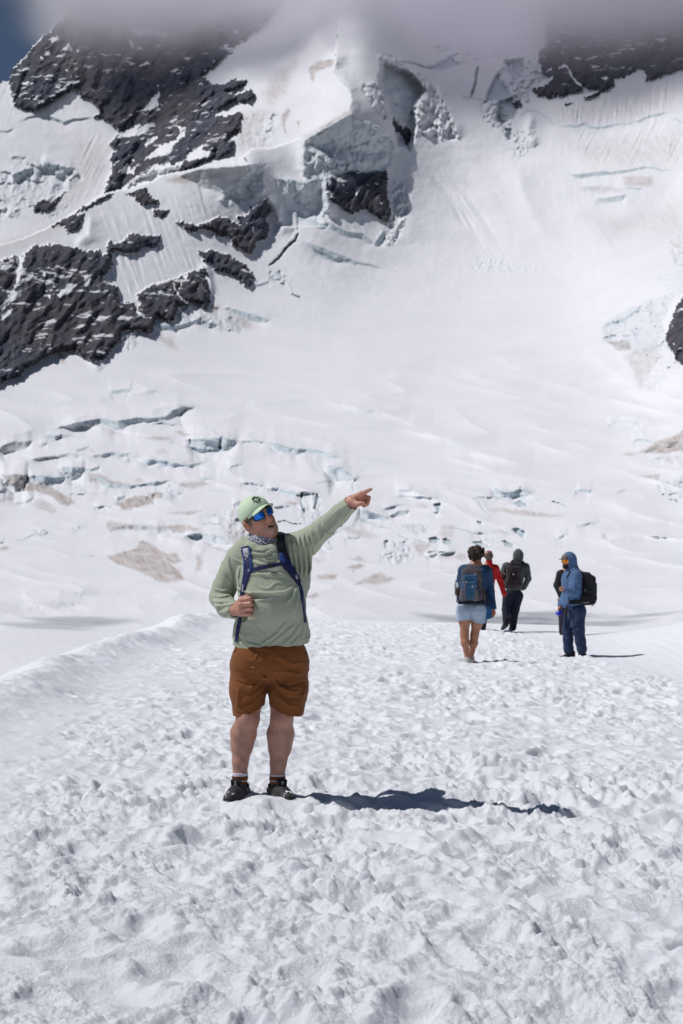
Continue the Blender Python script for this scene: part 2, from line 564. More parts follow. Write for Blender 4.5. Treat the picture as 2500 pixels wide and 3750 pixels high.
        self.D[s] -= m * amp * (.55 * (val - .5) - .35 * crackm + .95 * big + .10 * lay)
        self.ice[s] = np.maximum(self.ice[s], m * ice * np.clip(.62 + .25 * (tone - .5) - .55 * big + .25 * lay + .25 * crackm, 0, 1))
        if dirt: self.dirt[s] = np.maximum(self.dirt[s], dirt * m * np.clip(perlin2(X / 25, Y / 12, 185) + .3, 0, 1))

    def flutes(self, poly, amp, wid, slant=0.0, soft=25, seed=0):
        """runnels down a snow face; slant = dx per dy of their direction"""
        s, m = self.region(poly, .3, soft)
        X, Y = self.X[s], self.Y[s]
        u = (X - slant * Y) / wid
        self.D[s] -= m * amp * .45 * (.4 + 1.2 * sstep(-.2, .3, perlin2(X / 70, Y / 90, 195 + seed))) * (perlin2(u, Y / (wid * 16), 191 + seed) + .5 * perlin2(u * 2.3, Y / (wid * 9), 193 + seed))


def R1(*p): return [(x / 2.24, 100 + y / 2.24) for x, y in p]
def R2(*p): return [(x / 1.96, 700 + y / 1.96) for x, y in p]
def R3(*p): return [(600 + x / 2.24, 400 + y / 2.24) for x, y in p]
def R4(*p): return [(1100 + x / 1.742, 100 + y / 1.742) for x, y in p]
def R5(*p): return [(1850 + x / 2.412, 100 + y / 2.412) for x, y in p]
def R6(*p): return [(x / 1.742, 1400 + y / 1.742) for x, y in p]
def R7(*p): return [(1100 + x / 1.742, 1600 + y / 1.742) for x, y in p]
def Z5(*p): return [(1250 + x / 1.2544, y / 1.2544) for x, y in p]
def Z6(*p): return [(x / 1.2544, 1200 + y / 1.2544) for x, y in p]
def Z7(*p): return [(1250 + x / 1.2544, 1200 + y / 1.2544) for x, y in p]
CREST = [(1232, 60), (1236, 150), (1223, 255), (1250, 298), (1278, 330), (1284, 370), (1272, 404), (1190, 455), (1109, 503), (1060, 522), (1015, 538), (960, 545), (921, 550), (890, 574), (908, 592),
         (860, 600), (716, 619), (600, 641), (536, 676), (455, 695), (379, 709), (277, 774), (184, 833), (90, 872), (0, 899), (-300, 1000), (-1000, 1150)]


def build_mountain():
    T = Terrain()
    X, Y = T.X, T.Y
    front = [(-900, 2700, 130), (1250, 2700, 120), (3400, 2700, 130), (-900, 2300, 330), (1250, 2300, 320), (3400, 2300, 330), (0, 2200, 430), (1250, 2200, 420), (2500, 2200, 420),
             (0, 2050, 560), (1250, 2050, 565), (2500, 2050, 545), (0, 1900, 690), (700, 1900, 700), (1400, 1900, 710), (2000, 1900, 690), (2500, 1900, 660),
             (0, 1700, 855), (700, 1700, 872), (1400, 1700, 880), (2000, 1700, 860), (2500, 1700, 800),
             (0, 1500, 1010), (600, 1500, 1035), (1300, 1500, 1050), (1900, 1500, 1035), (2300, 1500, 990), (2500, 1500, 930),
             (0, 1400, 1085), (400, 1330, 1150), (800, 1220, 1270), (1300, 1300, 1235), (1900, 1300, 1220), (2300, 1300, 1130), (2500, 1280, 1020),
             (0, 1150, 1200), (400, 1100, 1275), (800, 1000, 1400), (1300, 1080, 1420), (1700, 1080, 1430), (2050, 1050, 1400), (2350, 1050, 1270), (2500, 1050, 1190),
             (0, 950, 1290), (300, 860, 1380), (600, 780, 1465), (850, 800, 1490), (1000, 860, 1500), (1150, 850, 1500), (1450, 850, 1560), (1600, 800, 1600), (1900, 850, 1560), (2200, 850, 1500), (2500, 850, 1420),
             (750, 640, 1520), (900, 600, 1535), (1090, 640, 1560), (1200, 560, 1575), (1350, 600, 1620), (1500, 550, 1680), (1800, 600, 1700), (2100, 600, 1660), (2500, 600, 1570),
             (1330, 400, 1640), (1420, 300, 1720), (1600, 400, 1770), (1800, 380, 1780), (2050, 400, 1745), (2500, 380, 1680),
             (1300, 200, 1730), (1500, 150, 1850), (1800, 200, 1900), (2100, 200, 1850), (2500, 200, 1790), (1300, 0, 1840), (1800, 0, 2000), (2500, 0, 1920), (1300, -400, 2050), (2500, -400, 2150), (3400, -400, 2000),
             (1000, 0, 1960), (1050, 150, 1870), (1150, 30, 1890), (1150, 130, 1820), (1100, -250, 2030), (700, 0, 2060), (700, -400, 2290), (1160, 230, 1765), (1190, 300, 1725), (3400, 600, 1250), (3400, 1300, 760), (3400, 1900, 560), (-900, 1400, 900), (-900, 1900, 620), (-900, 1000, 1100)]
    back = [(-900, 1200, 1420), (0, 900, 1560), (0, 760, 1640), (200, 700, 1700), (0, 560, 1760), (250, 560, 1790), (450, 640, 1760), (380, 500, 1830), (0, 320, 1900), (100, 360, 1880), (300, 250, 1960), (300, 100, 2040),
            (650, 620, 1680), (600, 480, 1800), (600, 300, 1910), (600, 100, 2030), (850, 540, 1660), (850, 350, 1780), (850, 150, 1910), (900, 0, 2020), (1000, 510, 1665), (1050, 400, 1700), (1050, 250, 1775), (1150, 430, 1665),
            (1200, 330, 1700), (1180, 200, 1760), (1100, 100, 1860), (1240, 380, 1655), (1230, 100, 1835), (700, -400, 2300), (-900, 400, 1800), (-900, -400, 2300), (1300, -400, 2080)]
    Df = tps(front, T.gx, T.gy); Db = tps(back, T.gx, T.gy)
    behind = poly_mask(CREST + [(-1000, -900), (1232, -900)], T.XS, T.YS)
    wj = np.maximum(sstep(30, 190, Y), sstep(1120, 900, X))
    T.D = np.where(behind, Df + np.maximum(Db - Df, 4) * wj, Df).astype(F32)
    T.G = np.clip(np.abs(np.gradient(Df, T.gy, axis=0)), .2, 1.3)
    # ---- large swells and gullies
    T.ridge(R4((250, 60), (230, 150), (220, 270), (310, 400), (320, 470), (300, 530), (150, 620), (20, 690)), 24, 30, 80, True)
    T.ridge(R3((690, 350), (760, 470), (840, 640), (900, 800), (980, 960), (1060, 1000)), 16, 26, 30)       # snow spur between the two ice walls
    T.ridge(R3((1130, 230), (1150, 400), (1180, 560)), 10, 20, 22)
    T.ridge(R3((860, 720), (880, 860), (960, 1000)), -14, 18, 18)
    T.ridge(R4((620, 800), (690, 900), (700, 1150), (680, 1380)), 6, 80, 40)
    T.ridge(R4((850, 330), (950, 560), (1050, 760), (1250, 1150), (1420, 1480)), 4, 80, 50)
    T.ridge(R4((760, 860), (900, 1000), (1040, 1180), (1110, 1320), (1180, 1440)), -2.2, 18, 18)
    T.ridge(R4((900, 920), (1050, 1060), (1180, 1250), (1290, 1430)), -1.8, 12, 12)
    T.ridge(R4((830, 960), (960, 1100), (1050, 1300)), -1.5, 10, 10)
    T.ridge(R4((1300, 760), (1400, 1000), (1480, 1200), (1568, 1360)), 3.5, 34, 70)
    T.ridge(R5((120, 1180), (170, 1500), (260, 1700), (420, 1900)), 3.2, 50, 30)
    T.ridge(R5((230, 740), (200, 900), (260, 1050)), 10, 20, 22)
    T.ridge(R5((1600, 1150), (1400, 1500), (1150, 1750), (900, 1900)), -7, 60, 60)
    T.ridge(R2((650, 160), (640, 310), (540, 380)), 10, 30, 10)
    T.ridge(R2((1480, 500), (1510, 640), (1530, 740)), 12, 10, 20)
    T.ridge(R2((550, 1120), (640, 1180), (720, 1290)), 8, 30, 14)
    T.ridge(Z6((860, 610), (1000, 575), (1240, 555), (1400, 620), (1540, 740)), 13.3, 90, 55)
    T.ridge(Z6((0, 420), (300, 400), (500, 440), (800, 520)), 9.5, 70, 40)
    T.ridge(Z6((0, 640), (200, 600), (500, 600)), 9.5, 50, 26)
    T.ridge(Z6((100, 1230), (400, 1200), (700, 1210), (950, 1250)), 9.5, 60, 40)
    T.ridge(Z6((0, 1300), (200, 1310), (440, 1270)), -5.7, 20, 20)
    T.ridge(Z7((300, 430), (440, 500), (560, 540), (700, 600), (880, 615)), 9.5, 55, 26)
    T.ridge(Z7((0, 350), (150, 370), (300, 430), (420, 440)), 7.6, 40, 18)
    T.ridge(Z7((200, 280), (700, 380), (1100, 480), (1400, 470)), 7.6, 90, 60)
    T.ridge(Z7((600, 640), (900, 700), (1200, 770), (1500, 900)), 9.5, 60, 40)
    T.ridge(Z7((250, 760), (450, 745), (600, 790), (700, 860)), 9.5, 30, 24)
    T.ridge(Z7((1050, 1440), (1200, 1470), (1400, 1440), (1568, 1420)), -9.5, 60, 50)
    T.ridge(Z7((950, 920), (1100, 935), (1300, 960), (1568, 930)), 7.6, 50, 26)
    T.ridge(Z7((1080, 1430), (1180, 1460), (1300, 1500), (1380, 1540)), 5.7, 30, 18)
    for k, (ax, ay, bx, by) in enumerate([(1120, 100, 1568, 400), (1280, 420, 1568, 440), (540, 200, 1050, 330), (-50, 90, 420, 200), (640, 100, 1250, 350)]):
        T.ridge(Z7((ax, ay), ((ax + bx) / 2, (ay + by) / 2 + 20), (bx, by)), 4.9, 40, 22)
    T.D += (sstep(1250, 900, Y) * 1.5 + .6) * fbm2(X / 170, Y / 90, 4, 201) + sstep(1300, 1000, Y) * .5 * fbm2(X / 30, Y / 30, 3, 205)
    T.D += .16 * fbm2(X / 26, Y / 9, 3, 209) * sstep(900, 1300, Y)
    sw = 1 - np.abs(perlin2((X + .3 * Y) / 330, (Y - .12 * X) / 62, 211)); T.D -= sstep(1250, 1450, Y) * sstep(2400, 2150, Y) * 11.0 * (sw ** 3 - .3) * (.4 + .6 * sstep(-.3, .3, perlin2(X / 260, Y / 160, 213)))
    # ---- runnels on the steep snow
    T.flutes(R2((680, 90), (1150, 20), (1560, 130), (1480, 560), (1000, 720), (880, 800), (780, 620), (830, 440)), 3.4, 15, .35)
    T.flutes(R5((460, 640), (1150, 420), (1600, 400), (1600, 760), (1100, 860), (500, 860)), 4.5, 8, -.08, 15, 5)
    T.flutes(R5((500, 900), (1000, 880), (1568, 800), (1568, 1240), (900, 1250)), 3.2, 11, -.5, 30, 9)
    T.flutes(R1((0, 480), (100, 470), (110, 640), (600, 500), (800, 690), (300, 720), (0, 830)), 2.4, 9, -.35, 12, 13)
    T.flutes(R1((640, 900), (900, 900), (930, 1150), (820, 1360), (600, 1450), (560, 1400), (680, 1240)), 3.0, 12, -.5, 20, 17)
    T.flutes(R4((170, 1110), (400, 1150), (560, 1250), (490, 1370), (280, 1300), (170, 1230)), 4, 9, .4, 8, 21)
    T.flutes(R4((780, 870), (900, 900), (1180, 1240), (1300, 1470), (1120, 1450), (1000, 1250)), 3.2, 9, .62, 12, 23)
    # ---- broken ice
    T.serac(R1((-40, 1180), (90, 1150), (200, 1085), (340, 1080), (470, 1120), (610, 1150), (680, 1240), (560, 1330), (420, 1410), (290, 1450), (180, 1480), (100, 1450), (-40, 1480)), 9, 42, .42, 1)
    T.scarp(R1((90, 1220), (200, 1165), (280, 1160)), 20, 10, 12, 14, .7)
    T.scarp(R1((340, 1090), (470, 1130), (600, 1160)), 30, 9, 16, 16, .55)
    T.serac(R1((-40, 1480), (100, 1470), (200, 1500), (120, 1568), (-40, 1568)), 9, 30, .15, 2)
    T.serac(R1((330, 1530), (450, 1470), (600, 1430), (560, 1500), (400, 1600)), 3, 9, .15, 3, 12, .25)
    T.serac(R4((20, 705), (150, 630), (310, 550), (420, 600), (520, 640), (600, 760), (590, 830), (550, 915), (170, 935), (60, 880), (20, 770)), 6.5, 44, .62, 4, 8, .2)
    T.scarp(R4((20, 740), (130, 745), (240, 850)), 12, 12, 14, 14, .7)
    T.scarp(R4((60, 880), (170, 860), (350, 850), (560, 820)), 44, 16, 20, 10, .6)
    T.serac(R3((450, 740), (560, 640), (700, 470), (800, 445), (830, 600), (835, 700), (700, 785), (520, 790)), 8, 40, .55, 5)
    T.scarp(R3((120, 545), (260, 500), (450, 480), (690, 455), (810, 450)), [10, 40, 62, 90, 50], 9, 14, 60, .22, .2, 88)
    T.scarp(R4((15, 730), (150, 650), (318, 560), (450, 640), (590, 790)), [20, 60, 84, 70, 20], 9, 12, 40, .45, .2, 89)
    T.scarp(R3((900, 560), (1000, 570), (1160, 600), (1300, 560)), [16, 70, 80, 30], 9, 14, 40, .40, .2, 88)
    T.scarp(R1((1240, 1280), (1050, 1330), (860, 1380)), [4, 14, 4], 7, 14, 40, .0, .2, 84) if False else None
    T.stain(R3((20, 580), (250, 510), (690, 462), (660, 530), (430, 570), (100, 610)), .55, 10)
    T.stain(R3((250, 560), (680, 530), (640, 590), (430, 640), (200, 620)), .25, 10)
    T.serac(R3((940, 560), (1160, 590), (1110, 450), (1150, 320), (1300, 340), (1440, 440), (1568, 470), (1350, 530), (1325, 720), (1380, 800), (1330, 930), (1200, 870), (1080, 760), (980, 630)), 6, 40, .6, 6)
    T.ridge(R3((1340, 520), (1320, 700), (1360, 900)), 14, 30, 12)
    s, m = T.region(R4((525, 230), (690, 290), (790, 400), (720, 500), (730, 640), (690, 770), (620, 740), (570, 560), (510, 340)), .6, 10)
    T.D[s] += 46 * m
    T.serac(R4((525, 230), (690, 290), (790, 400), (720, 500), (750, 690), (690, 770), (620, 740), (570, 560), (510, 340)), 6, 34, .62, 7)
    T.serac(R4((700, 520), (760, 470), (820, 420), (900, 450), (940, 540), (1010, 715), (930, 720), (770, 690), (720, 600)), 15, 27, .28, 8, 6)
    T.ridge(R4((860, 330), (900, 470), (935, 545), (1012, 716)), 12, 30, 8)
    T.serac(R4((480, 190), (600, 180), (700, 270), (840, 350), (880, 450), (780, 400), (690, 290), (560, 250)), 9, 20, .4, 9)
    T.serac(R4((380, 380), (520, 330), (560, 560), (540, 600), (450, 500)), 7, 22, .3, 10)
    T.serac(R4((1270, 240), (1340, 190), (1530, 230), (1560, 330), (1480, 400), (1440, 480), (1370, 480), (1330, 430), (1250, 310)), 11, 22, .35, 11)
    for pl, dp in ((R4((1290, 215), (1420, 200), (1405, 320), (1360, 335)), 20), (R4((1175, 480), (1225, 340), (1262, 300), (1335, 440), (1250, 470)), 16), (R4((1260, 470), (1345, 450), (1385, 510), (1370, 575), (1285, 625), (1250, 590)), 20),
                   (R4((640, 215), (840, 250), (950, 182), (1010, 242), (900, 282)), 10), (R4((1310, 640), (1345, 650), (1335, 720), (1315, 720)), 12)):
        s, m = T.region(pl, .7, 5); T.D[s] += dp * m; T.ice[s] = np.maximum(T.ice[s], .75 * m)
    T.serac(R4((1130, 470), (1250, 470), (1340, 560), (1340, 720), (1250, 640), (1150, 590)), 8, 22, .2, 12)
    T.serac(R4((1320, 640), (1500, 650), (1450, 800), (1370, 840)), 3, 9, .1, 13, 14)
    T.serac(R4((760, 100), (1300, 80), (1380, 190), (1000, 235), (900, 190)), 6, 24, .25, 14, 14)
    T.crack(R4((1128, 255), (1118, 320), (1108, 380), (1090, 440)), 4.2, 14)
    T.scarp(R4((1020, 435), (1090, 445), (1200, 470)), 5, 6, 12, 10, .5)
    T.serac(R4((590, 970), (650, 1000), (690, 1130), (640, 1300), (600, 1380), (500, 1390), (560, 1250), (590, 1100)), 7, 20, .22, 15, 6, .12)
    T.serac(R4((1110, 1460), (1300, 1490), (1568, 1560), (1100, 1560)), 2.4, 10, .08, 16, 10)
    T.serac(R3((860, 1330), (950, 1320), (1005, 1375), (985, 1435), (920, 1420), (855, 1380)), 6, 16, .7, 17, 4)
    T.ridge(R3((1000, 1410), (1060, 1520)), 3, 4, 4); T.crack(R3((1050, 1520), (1130, 1550)), 2.5, 4, .8)
    # ---- bergschrunds and long walls of the head basin
    T.scarp(R5((110, 775), (210, 722), (300, 742), (380, 815), (460, 880)), 4, 4, 20, 14, .5)
    T.scarp(R5((445, 872), (560, 858), (610, 872), (700, 845), (740, 872), (830, 884), (1000, 850), (1110, 845), (1250, 790), (1400, 750), (1475, 752)), [4, 6, 5, 6, 5, 2, 2, 5, 6, 5], 5, 30, 20, 1.0)
    T.scarp(R5((1480, 790), (1568, 850)), 4, 5, 12, 12, .7)
    T.scarp(R5((505, 1285), (620, 1298), (800, 1282), (1000, 1265), (1200, 1242), (1280, 1238), (1480, 1272)), [3, 12, 10, 8, 5, 3, 5], 7, 36, 30, .95)
    T.scarp(R5((670, 1405), (830, 1400), (950, 1412)), 10, 3, 14, 12, .15); T.scarp(R5((1060, 1415), (1210, 1425)), 4, 4, 12, 10, .7)
    T.scarp(R5((785, 1520), (900, 1500), (1060, 1488)), 13, 5, 14, 12, .5)
    T.stain(R5((1030, 1330), (1130, 1310), (1300, 1330), (1290, 1400), (1060, 1410)), .4, 8, .4)
    T.stain(R5((680, 1410), (950, 1415), (1050, 1440), (760, 1470)), .25, 8, .4)
    T.stain(R5((540, 1000), (900, 1020), (1300, 960), (1560, 900), (1560, 1200), (800, 1230)), .20, 40, .9)
    T.stain(R5((700, 1650), (1100, 1700), (1480, 1500), (1568, 1560), (1568, 1800), (900, 1850)), .20, 50, .8)
    T.stain(R5((1420, 1130), (1470, 980), (1480, 990), (1440, 1120)), .6, 3)
    T.stain(R5((300, 700), (1400, 500), (1560, 500), (1500, 740), (900, 820), (500, 830)), .14, 30, .9)
    T.scarp(R1((150, 780), (230, 735), (330, 715), (440, 740), (530, 775), (620, 745), (770, 730)), [2, 4, 6, 7, 6, 5, 4], 7, 20, 16, .9)
    T.scarp(R1((-10, 850), (60, 848), (110, 825)), 4, 5, 14, 12, .7); T.scarp(R1((80, 1070), (140, 1055), (210, 1070)), 6, 5, 12, 10, .6)
    T.stain(R1((600, 950), (900, 900), (880, 1200), (600, 1480), (200, 1650), (400, 1500), (650, 1200)), .18, 30, .4)
    T.stain(R4((-20, -0 + 210), (-60, 300), (-90, 420), (-200, 500), (-250, 420), (-160, 320)), .36, 22, .5)
    T.stain(Z6((-10, -400), (120, -430), (500, -560), (420, -500), (160, -380), (0, -340)), .2, 20, .5)
    for seg in (Z5((-150, 320), (-100, 280), (-30, 270), (-40, 300), (-110, 330), (-130, 380)), R3((960, 60), (1010, 0), (1040, 10), (990, 120), (1010, 220), (980, 180)), R3((1100, 90), (1125, 90), (1115, 140))):
        T.stain(seg, .55, 5)
    T.stain(R3((640, 40), (880, 0), (820, 100), (720, 240), (860, 310), (620, 330)), .30, 20, .7)
    T.serac(R3((620, 60), (900, 0), (960, 120), (900, 300), (620, 330), (580, 200)), 4, 22, .10, 31, 16)
    T.stain(R4((20, 690), (290, 540), (400, 610), (300, 640), (120, 730)), .45, 10, .5)
    T.crack(R3((1112, 830), (1100, 920), (1100, 985)), 1.6, 5, .7); T.crack(R3((1100, 1020), (1085, 1070), (1000, 1150), (940, 1230), (865, 1290)), 3.2, 16, 1.2)
    T.scarp(R3((1150, 1070), (1280, 1130), (1430, 1190), (1568, 1242)), [3, 16, 14, 5], 8, 24, 20, .7)
    T.scarp(R3((1090, 820), (1180, 880), (1300, 940), (1360, 930)), 14, 9, 14, 14, .7)
    T.scarp(R3((490, 1640), (540, 1622), (640, 1660), (750, 1690), (890, 1735)), [6, 10, 13, 14, 4], 9, 20, 20, .9)
    T.scarp(R3((715, 1448), (800, 1435), (870, 1405)), 5, 6, 12, 14, .7)
    T.scarp(R2((1100, 950), (1200, 962), (1250, 972), (1350, 940), (1440, 918), (1500, 950), (1590, 960)), [6, 12, 10, 9, 8, 12, 6], 9, 22, 20, .75)
    T.serac(R2((830, 1080), (900, 985), (1000, 1000), (1000, 1090), (920, 1140)), 6, 15, .3, 18, 8, .25)
    T.serac(R2((1260, 840), (1420, 800), (1560, 830), (1560, 990), (1300, 930)), 5, 22, .25, 19, 10, .2)
    T.serac(Z6((970, -20), (1060, -50), (1130, -25), (1100, 25), (990, 10)), 5, 24, .6, 20, 6, .3)
    T.stain(R2((1120, 1030), (1230, 1060), (1290, 1140), (1230, 1130)), .4, 10, .6); T.stain(R2((410, 1160), (440, 1160), (465, 1240), (440, 1230)), .6, 5)
    T.stain(R3((370, 1600), (460, 1620), (420, 1690), (360, 1660)), .5, 8); T.stain(R3((560, 1690), (700, 1720), (740, 1800), (600, 1790)), .35, 10)
    T.scarp(R4((20, 1358), (120, 1430), (250, 1475), (420, 1510), (540, 1535)), [4, 12, 9, 5, 4], 7, 24, 20, .7)
    T.scarp(R4((170, 1240), (280, 1300), (400, 1318), (480, 1380)), 12, 10, 12, 16, .8); T.scarp(R4((470, 1390), (500, 1340), (530, 1290)), 14, 10, 10, 10, .7)
    # ---- the crevassed glacier
    T.scarp(R6((700, 58), (780, 42), (840, 54)), 8, 4, 30, 20, .8); T.scarp(R6((950, 56), (1000, 58)), 3, 2, 20, 10, .6)
    T.scarp(R6((350, 292), (450, 268), (550, 246), (640, 232), (760, 246), (870, 225), (980, 226), (1060, 216), (1120, 172), (1245, 160)), [6, 17, 17, 10, 22, 15, 10, 9, 22, 7], 9, 45, 45, .62)
    T.stain(R6((450, 285), (560, 255), (650, 240), (780, 270), (660, 255), (520, 300)), .45, 4); T.scarp(R6((960, 262), (1040, 256), (1125, 272)), 5, 4, 20, 14, .8)
    T.stain(R6((1070, 220), (1130, 175), (1240, 165), (1150, 220)), .35, 4, .5)
    T.scarp(R6((-20, 412), (90, 380), (205, 372)), [24, 24, 10], 7, 30, 30, .35); T.stain(R6((-10, 420), (90, 385), (200, 380), (120, 420), (0, 452)), .6, 5, .6)
    T.scarp(R6((255, 390), (300, 384)), 8, 4, 14, 10, .8)
    T.scarp(R6((1190, 362), (1290, 362), (1405, 352), (1432, 356), (1530, 382)), [14, 32, 36, 34, 8], 10, 46, 44, .62, .15)
    T.crack(R6((1412, 345), (1408, 425)), 4, 8, 1.0); T.crack(R6((1212, 362), (1216, 400)), 3, 5, .9); T.crack(R6((1310, 290), (1370, 305), (1412, 345)), 1.3, 2, .4)
    T.scarp(R6((1530, 378), (1620, 368), (1690, 380)), 5, 7, 36, 30, .8)
    T.scarp(Z6((1210, 527), (1260, 535), (1330, 552), (1430, 557), (1500, 575), (1580, 598)), [8, 12, 14, 9, 10, 4], 7, 40, 30, .8, 1.0)
    T.scarp(R6((190, 502), (280, 476), (380, 466), (440, 450), (545, 472)), [4, 9, 8, 10, 4], 5, 30, 26, .4); T.stain(R6((200, 502), (290, 478), (440, 455), (430, 475), (290, 495)), .4, 4)
    T.scarp(R6((480, 432), (575, 414)), 5, 4, 16, 12, .8)
    T.scarp(R6((570, 476), (640, 456), (720, 445), (830, 456), (885, 494)), [4, 9, 10, 8, 12], 6, 30, 26, .5); T.serac(R6((720, 462), (870, 478), (890, 510), (780, 518)), 2.5, 14, .2, 21, 5, .3)
    T.scarp(R6((885, 500), (1000, 492), (1100, 510), (1220, 520), (1325, 507)), [8, 15, 13, 9, 6], 6, 30, 26, .75, .9)
    T.scarp(R6((375, 546), (460, 540), (545, 546)), [8, 36, 16], 6, 22, 20, .55, .1); T.scarp(R6((540, 548), (580, 556), (640, 534)), 7, 5, 14, 14, 1.0)
    T.stain(R6((385, 545), (440, 540), (450, 600), (420, 590)), .35, 4)
    T.scarp(R6((5, 590), (100, 588), (180, 592)), [20, 46, 40], 8, 26, 24, .2, .1); T.stain(R6((10, 590), (178, 590), (182, 650), (100, 676), (55, 640)), .75, 4, .3)
    T.crack(R6((172, 590), (182, 650)), 3, 5, .9)
    T.scarp(R6((178, 600), (260, 592), (340, 602), (425, 608)), [22, 24, 20, 8], 7, 20, 20, .75, 1.0)
    T.stain(R6((105, 692), (190, 640), (290, 642), (350, 682), (480, 765), (440, 785), (380, 772), (325, 722), (240, 692)), .62, 6, .4)
    T.ridge(R6((120, 690), (230, 690), (330, 730), (440, 790)), 4, 24, 14)
    T.stain(R6((200, 770), (260, 745), (320, 775), (370, 825), (330, 832), (240, 800)), .35, 5, .4); T.crack(R6((200, 770), (250, 795), (320, 815)), 1.6, 2, .2)
    T.scarp(R6((95, 772), (160, 765), (215, 735)), 5, 3, 14, 12, .5); T.stain(R6((-10, 742), (90, 733), (80, 756), (-10, 758)), .45, 5)
    T.scarp(R6((-10, 680), (45, 678)), 8, 4, 14, 12, .8); T.serac(R6((-10, 690), (60, 690), (40, 740), (-10, 740)), 3, 16, .2, 22)
    T.serac(R6((430, 650), (520, 650), (550, 695), (520, 700)), 2.5, 14, .2, 23, 5, .3)
    T.scarp(R6((560, 592), (640, 612), (700, 642), (830, 660), (960, 640), (1095, 620)), [4, 14, 10, 6, 12, 6], 6, 34, 26, .6); T.stain(R6((565, 578), (650, 592), (710, 630), (850, 650), (830, 662), (670, 645), (580, 640)), .5, 5, .4)
    T.serac(R6((550, 610), (610, 620), (620, 645), (570, 640)), 2.5, 10, .2, 24, 4, .5)
    T.stain(R6((1155, 640), (1330, 635), (1345, 652), (1240, 675), (1160, 665)), .42, 6, .4); T.serac(R6((960, 650), (1150, 640), (1140, 740), (1000, 700)), 3, 22, .15, 25, 8)
    T.stain(R6((728, 776), (800, 748), (900, 720), (988, 735), (980, 770), (880, 800), (800, 814)), .66, 5, .4); T.serac(R6((730, 775), (850, 740), (990, 735), (970, 775), (800, 812)), 2.5, 20, .12, 26, 5)
    T.stain(R6((955, 706), (1050, 704), (1035, 740), (960, 742)), .55, 4); T.scarp(R6((740, 740), (770, 725), (800, 730)), 8, 4, 12, 10, .8); T.serac(R6((1030, 706), (1140, 715), (1140, 740), (1040, 765)), 2.5, 14, .4, 27, 5)
    T.stain(R6((1070, 836), (1190, 826), (1295, 815), (1210, 842)), .5, 4)
    T.stain(R6((675, 912), (705, 874), (745, 890), (860, 905), (1000, 915), (1190, 908), (1280, 940), (1140, 962), (940, 938), (760, 938), (715, 955)), .45, 5, .3)
    T.scarp(R6((700, 930), (850, 908), (1000, 918), (1160, 958)), [8, 10, 14, 6], 5, 30, 24, .3, .7); T.scarp(R6((1165, 985), (1280, 958), (1400, 984), (1490, 1042)), [8, 18, 18, 6], 5, 30, 26, .5, .8)
    T.serac(R6((1380, 850), (1600, 800), (1640, 960), (1560, 1030), (1430, 980)), 7, 30, .12, 28, 14, .35)
    T.stain(R6((1410, 920), (1500, 960), (1560, 900), (1590, 1000), (1500, 1040)), .35, 8)
    T.stain(R6((690, 1105), (820, 1072), (870, 1062), (885, 1022), (910, 1010), (1000, 1050), (1050, 1088), (1130, 1095), (1165, 1140), (1100, 1160), (1150, 1200), (1182, 1270), (1040, 1278), (960, 1240), (830, 1182), (740, 1152)), .58, 6, .5)
    T.scarp(R6((1020, 1090), (1060, 1130), (1110, 1160), (1160, 1210)), 4, 3, 18, 14, .1)
    T.stain(R6((1255, 1095), (1300, 1140), (1290, 1190), (1240, 1215), (1262, 1150)), .4, 6); T.stain(R6((1330, 1035), (1460, 1070), (1450, 1085), (1330, 1050)), .35, 4)
    T.serac(R6((215, 945), (260, 935), (330, 955), (342, 978), (240, 972)), 3, 11, .4, 29, 4, .7); T.crack(R6((100, 1010), (160, 1005), (232, 968)), 1.8, 2.5, .6)
    T.stain(R6((-10, 1048), (60, 1044), (62, 1060), (-10, 1072)), .5, 5); T.scarp(R6((-10, 1012), (18, 1025)), 7, 3, 10, 10, .7); T.stain(R6((555, 1106), (610, 1106), (600, 1112)), .5, 3)
    T.crack(R6((1085, 381), (1125, 378)), 1.8, 2, .6); T.crack(R6((1420, 482), (1530, 484)), 1.2, 1.5, .4); T.crack(R6((1330, 690), (1400, 688), (1450, 692)), 1.6, 2, .5); T.scarp(R6((1490, 770), (1530, 762)), 9, 4, 12, 10, .6)
    T.scarp(R6((1530, 636), (1620, 640), (1680, 662)), 6, 6, 26, 20, .7)
    # right of the man
    T.scarp(R7((150, 208), (230, 198), (300, 235), (358, 284)), [18, 30, 22, 10], 7, 26, 24, .62, 1.0); T.crack(R7((350, 280), (330, 310), (345, 360)), 2.5, 3, .3)
    T.serac(R7((-20, 350), (120, 355), (130, 560), (-20, 560)), 8, 32, .25, 32, 12); T.crack(R7((8, 350), (14, 430), (32, 485)), 4, 9, 1.0); T.crack(R7((112, 370), (106, 420), (95, 465)), 3.4, 8, 1.0)
    T.scarp(R7((-160, 330), (-60, 350), (20, 345), (120, 360)), 8, 6, 20, 18, .7)
    T.scarp(R7((385, 442), (440, 478), (510, 495), (570, 528)), [22, 22, 14, 6], 6, 24, 20, .8); T.scarp(R7((565, 505), (620, 476), (690, 470)), [8, 10, 5], 5, 18, 16, .7)
    T.scarp(R7((350, 508), (380, 520), (460, 560), (550, 582)), [10, 5, 5, 3], 4, 18, 16, .6); T.serac(R7((630, 570), (700, 555), (805, 562), (810, 600), (745, 625)), 4, 16, .65, 33, 4)
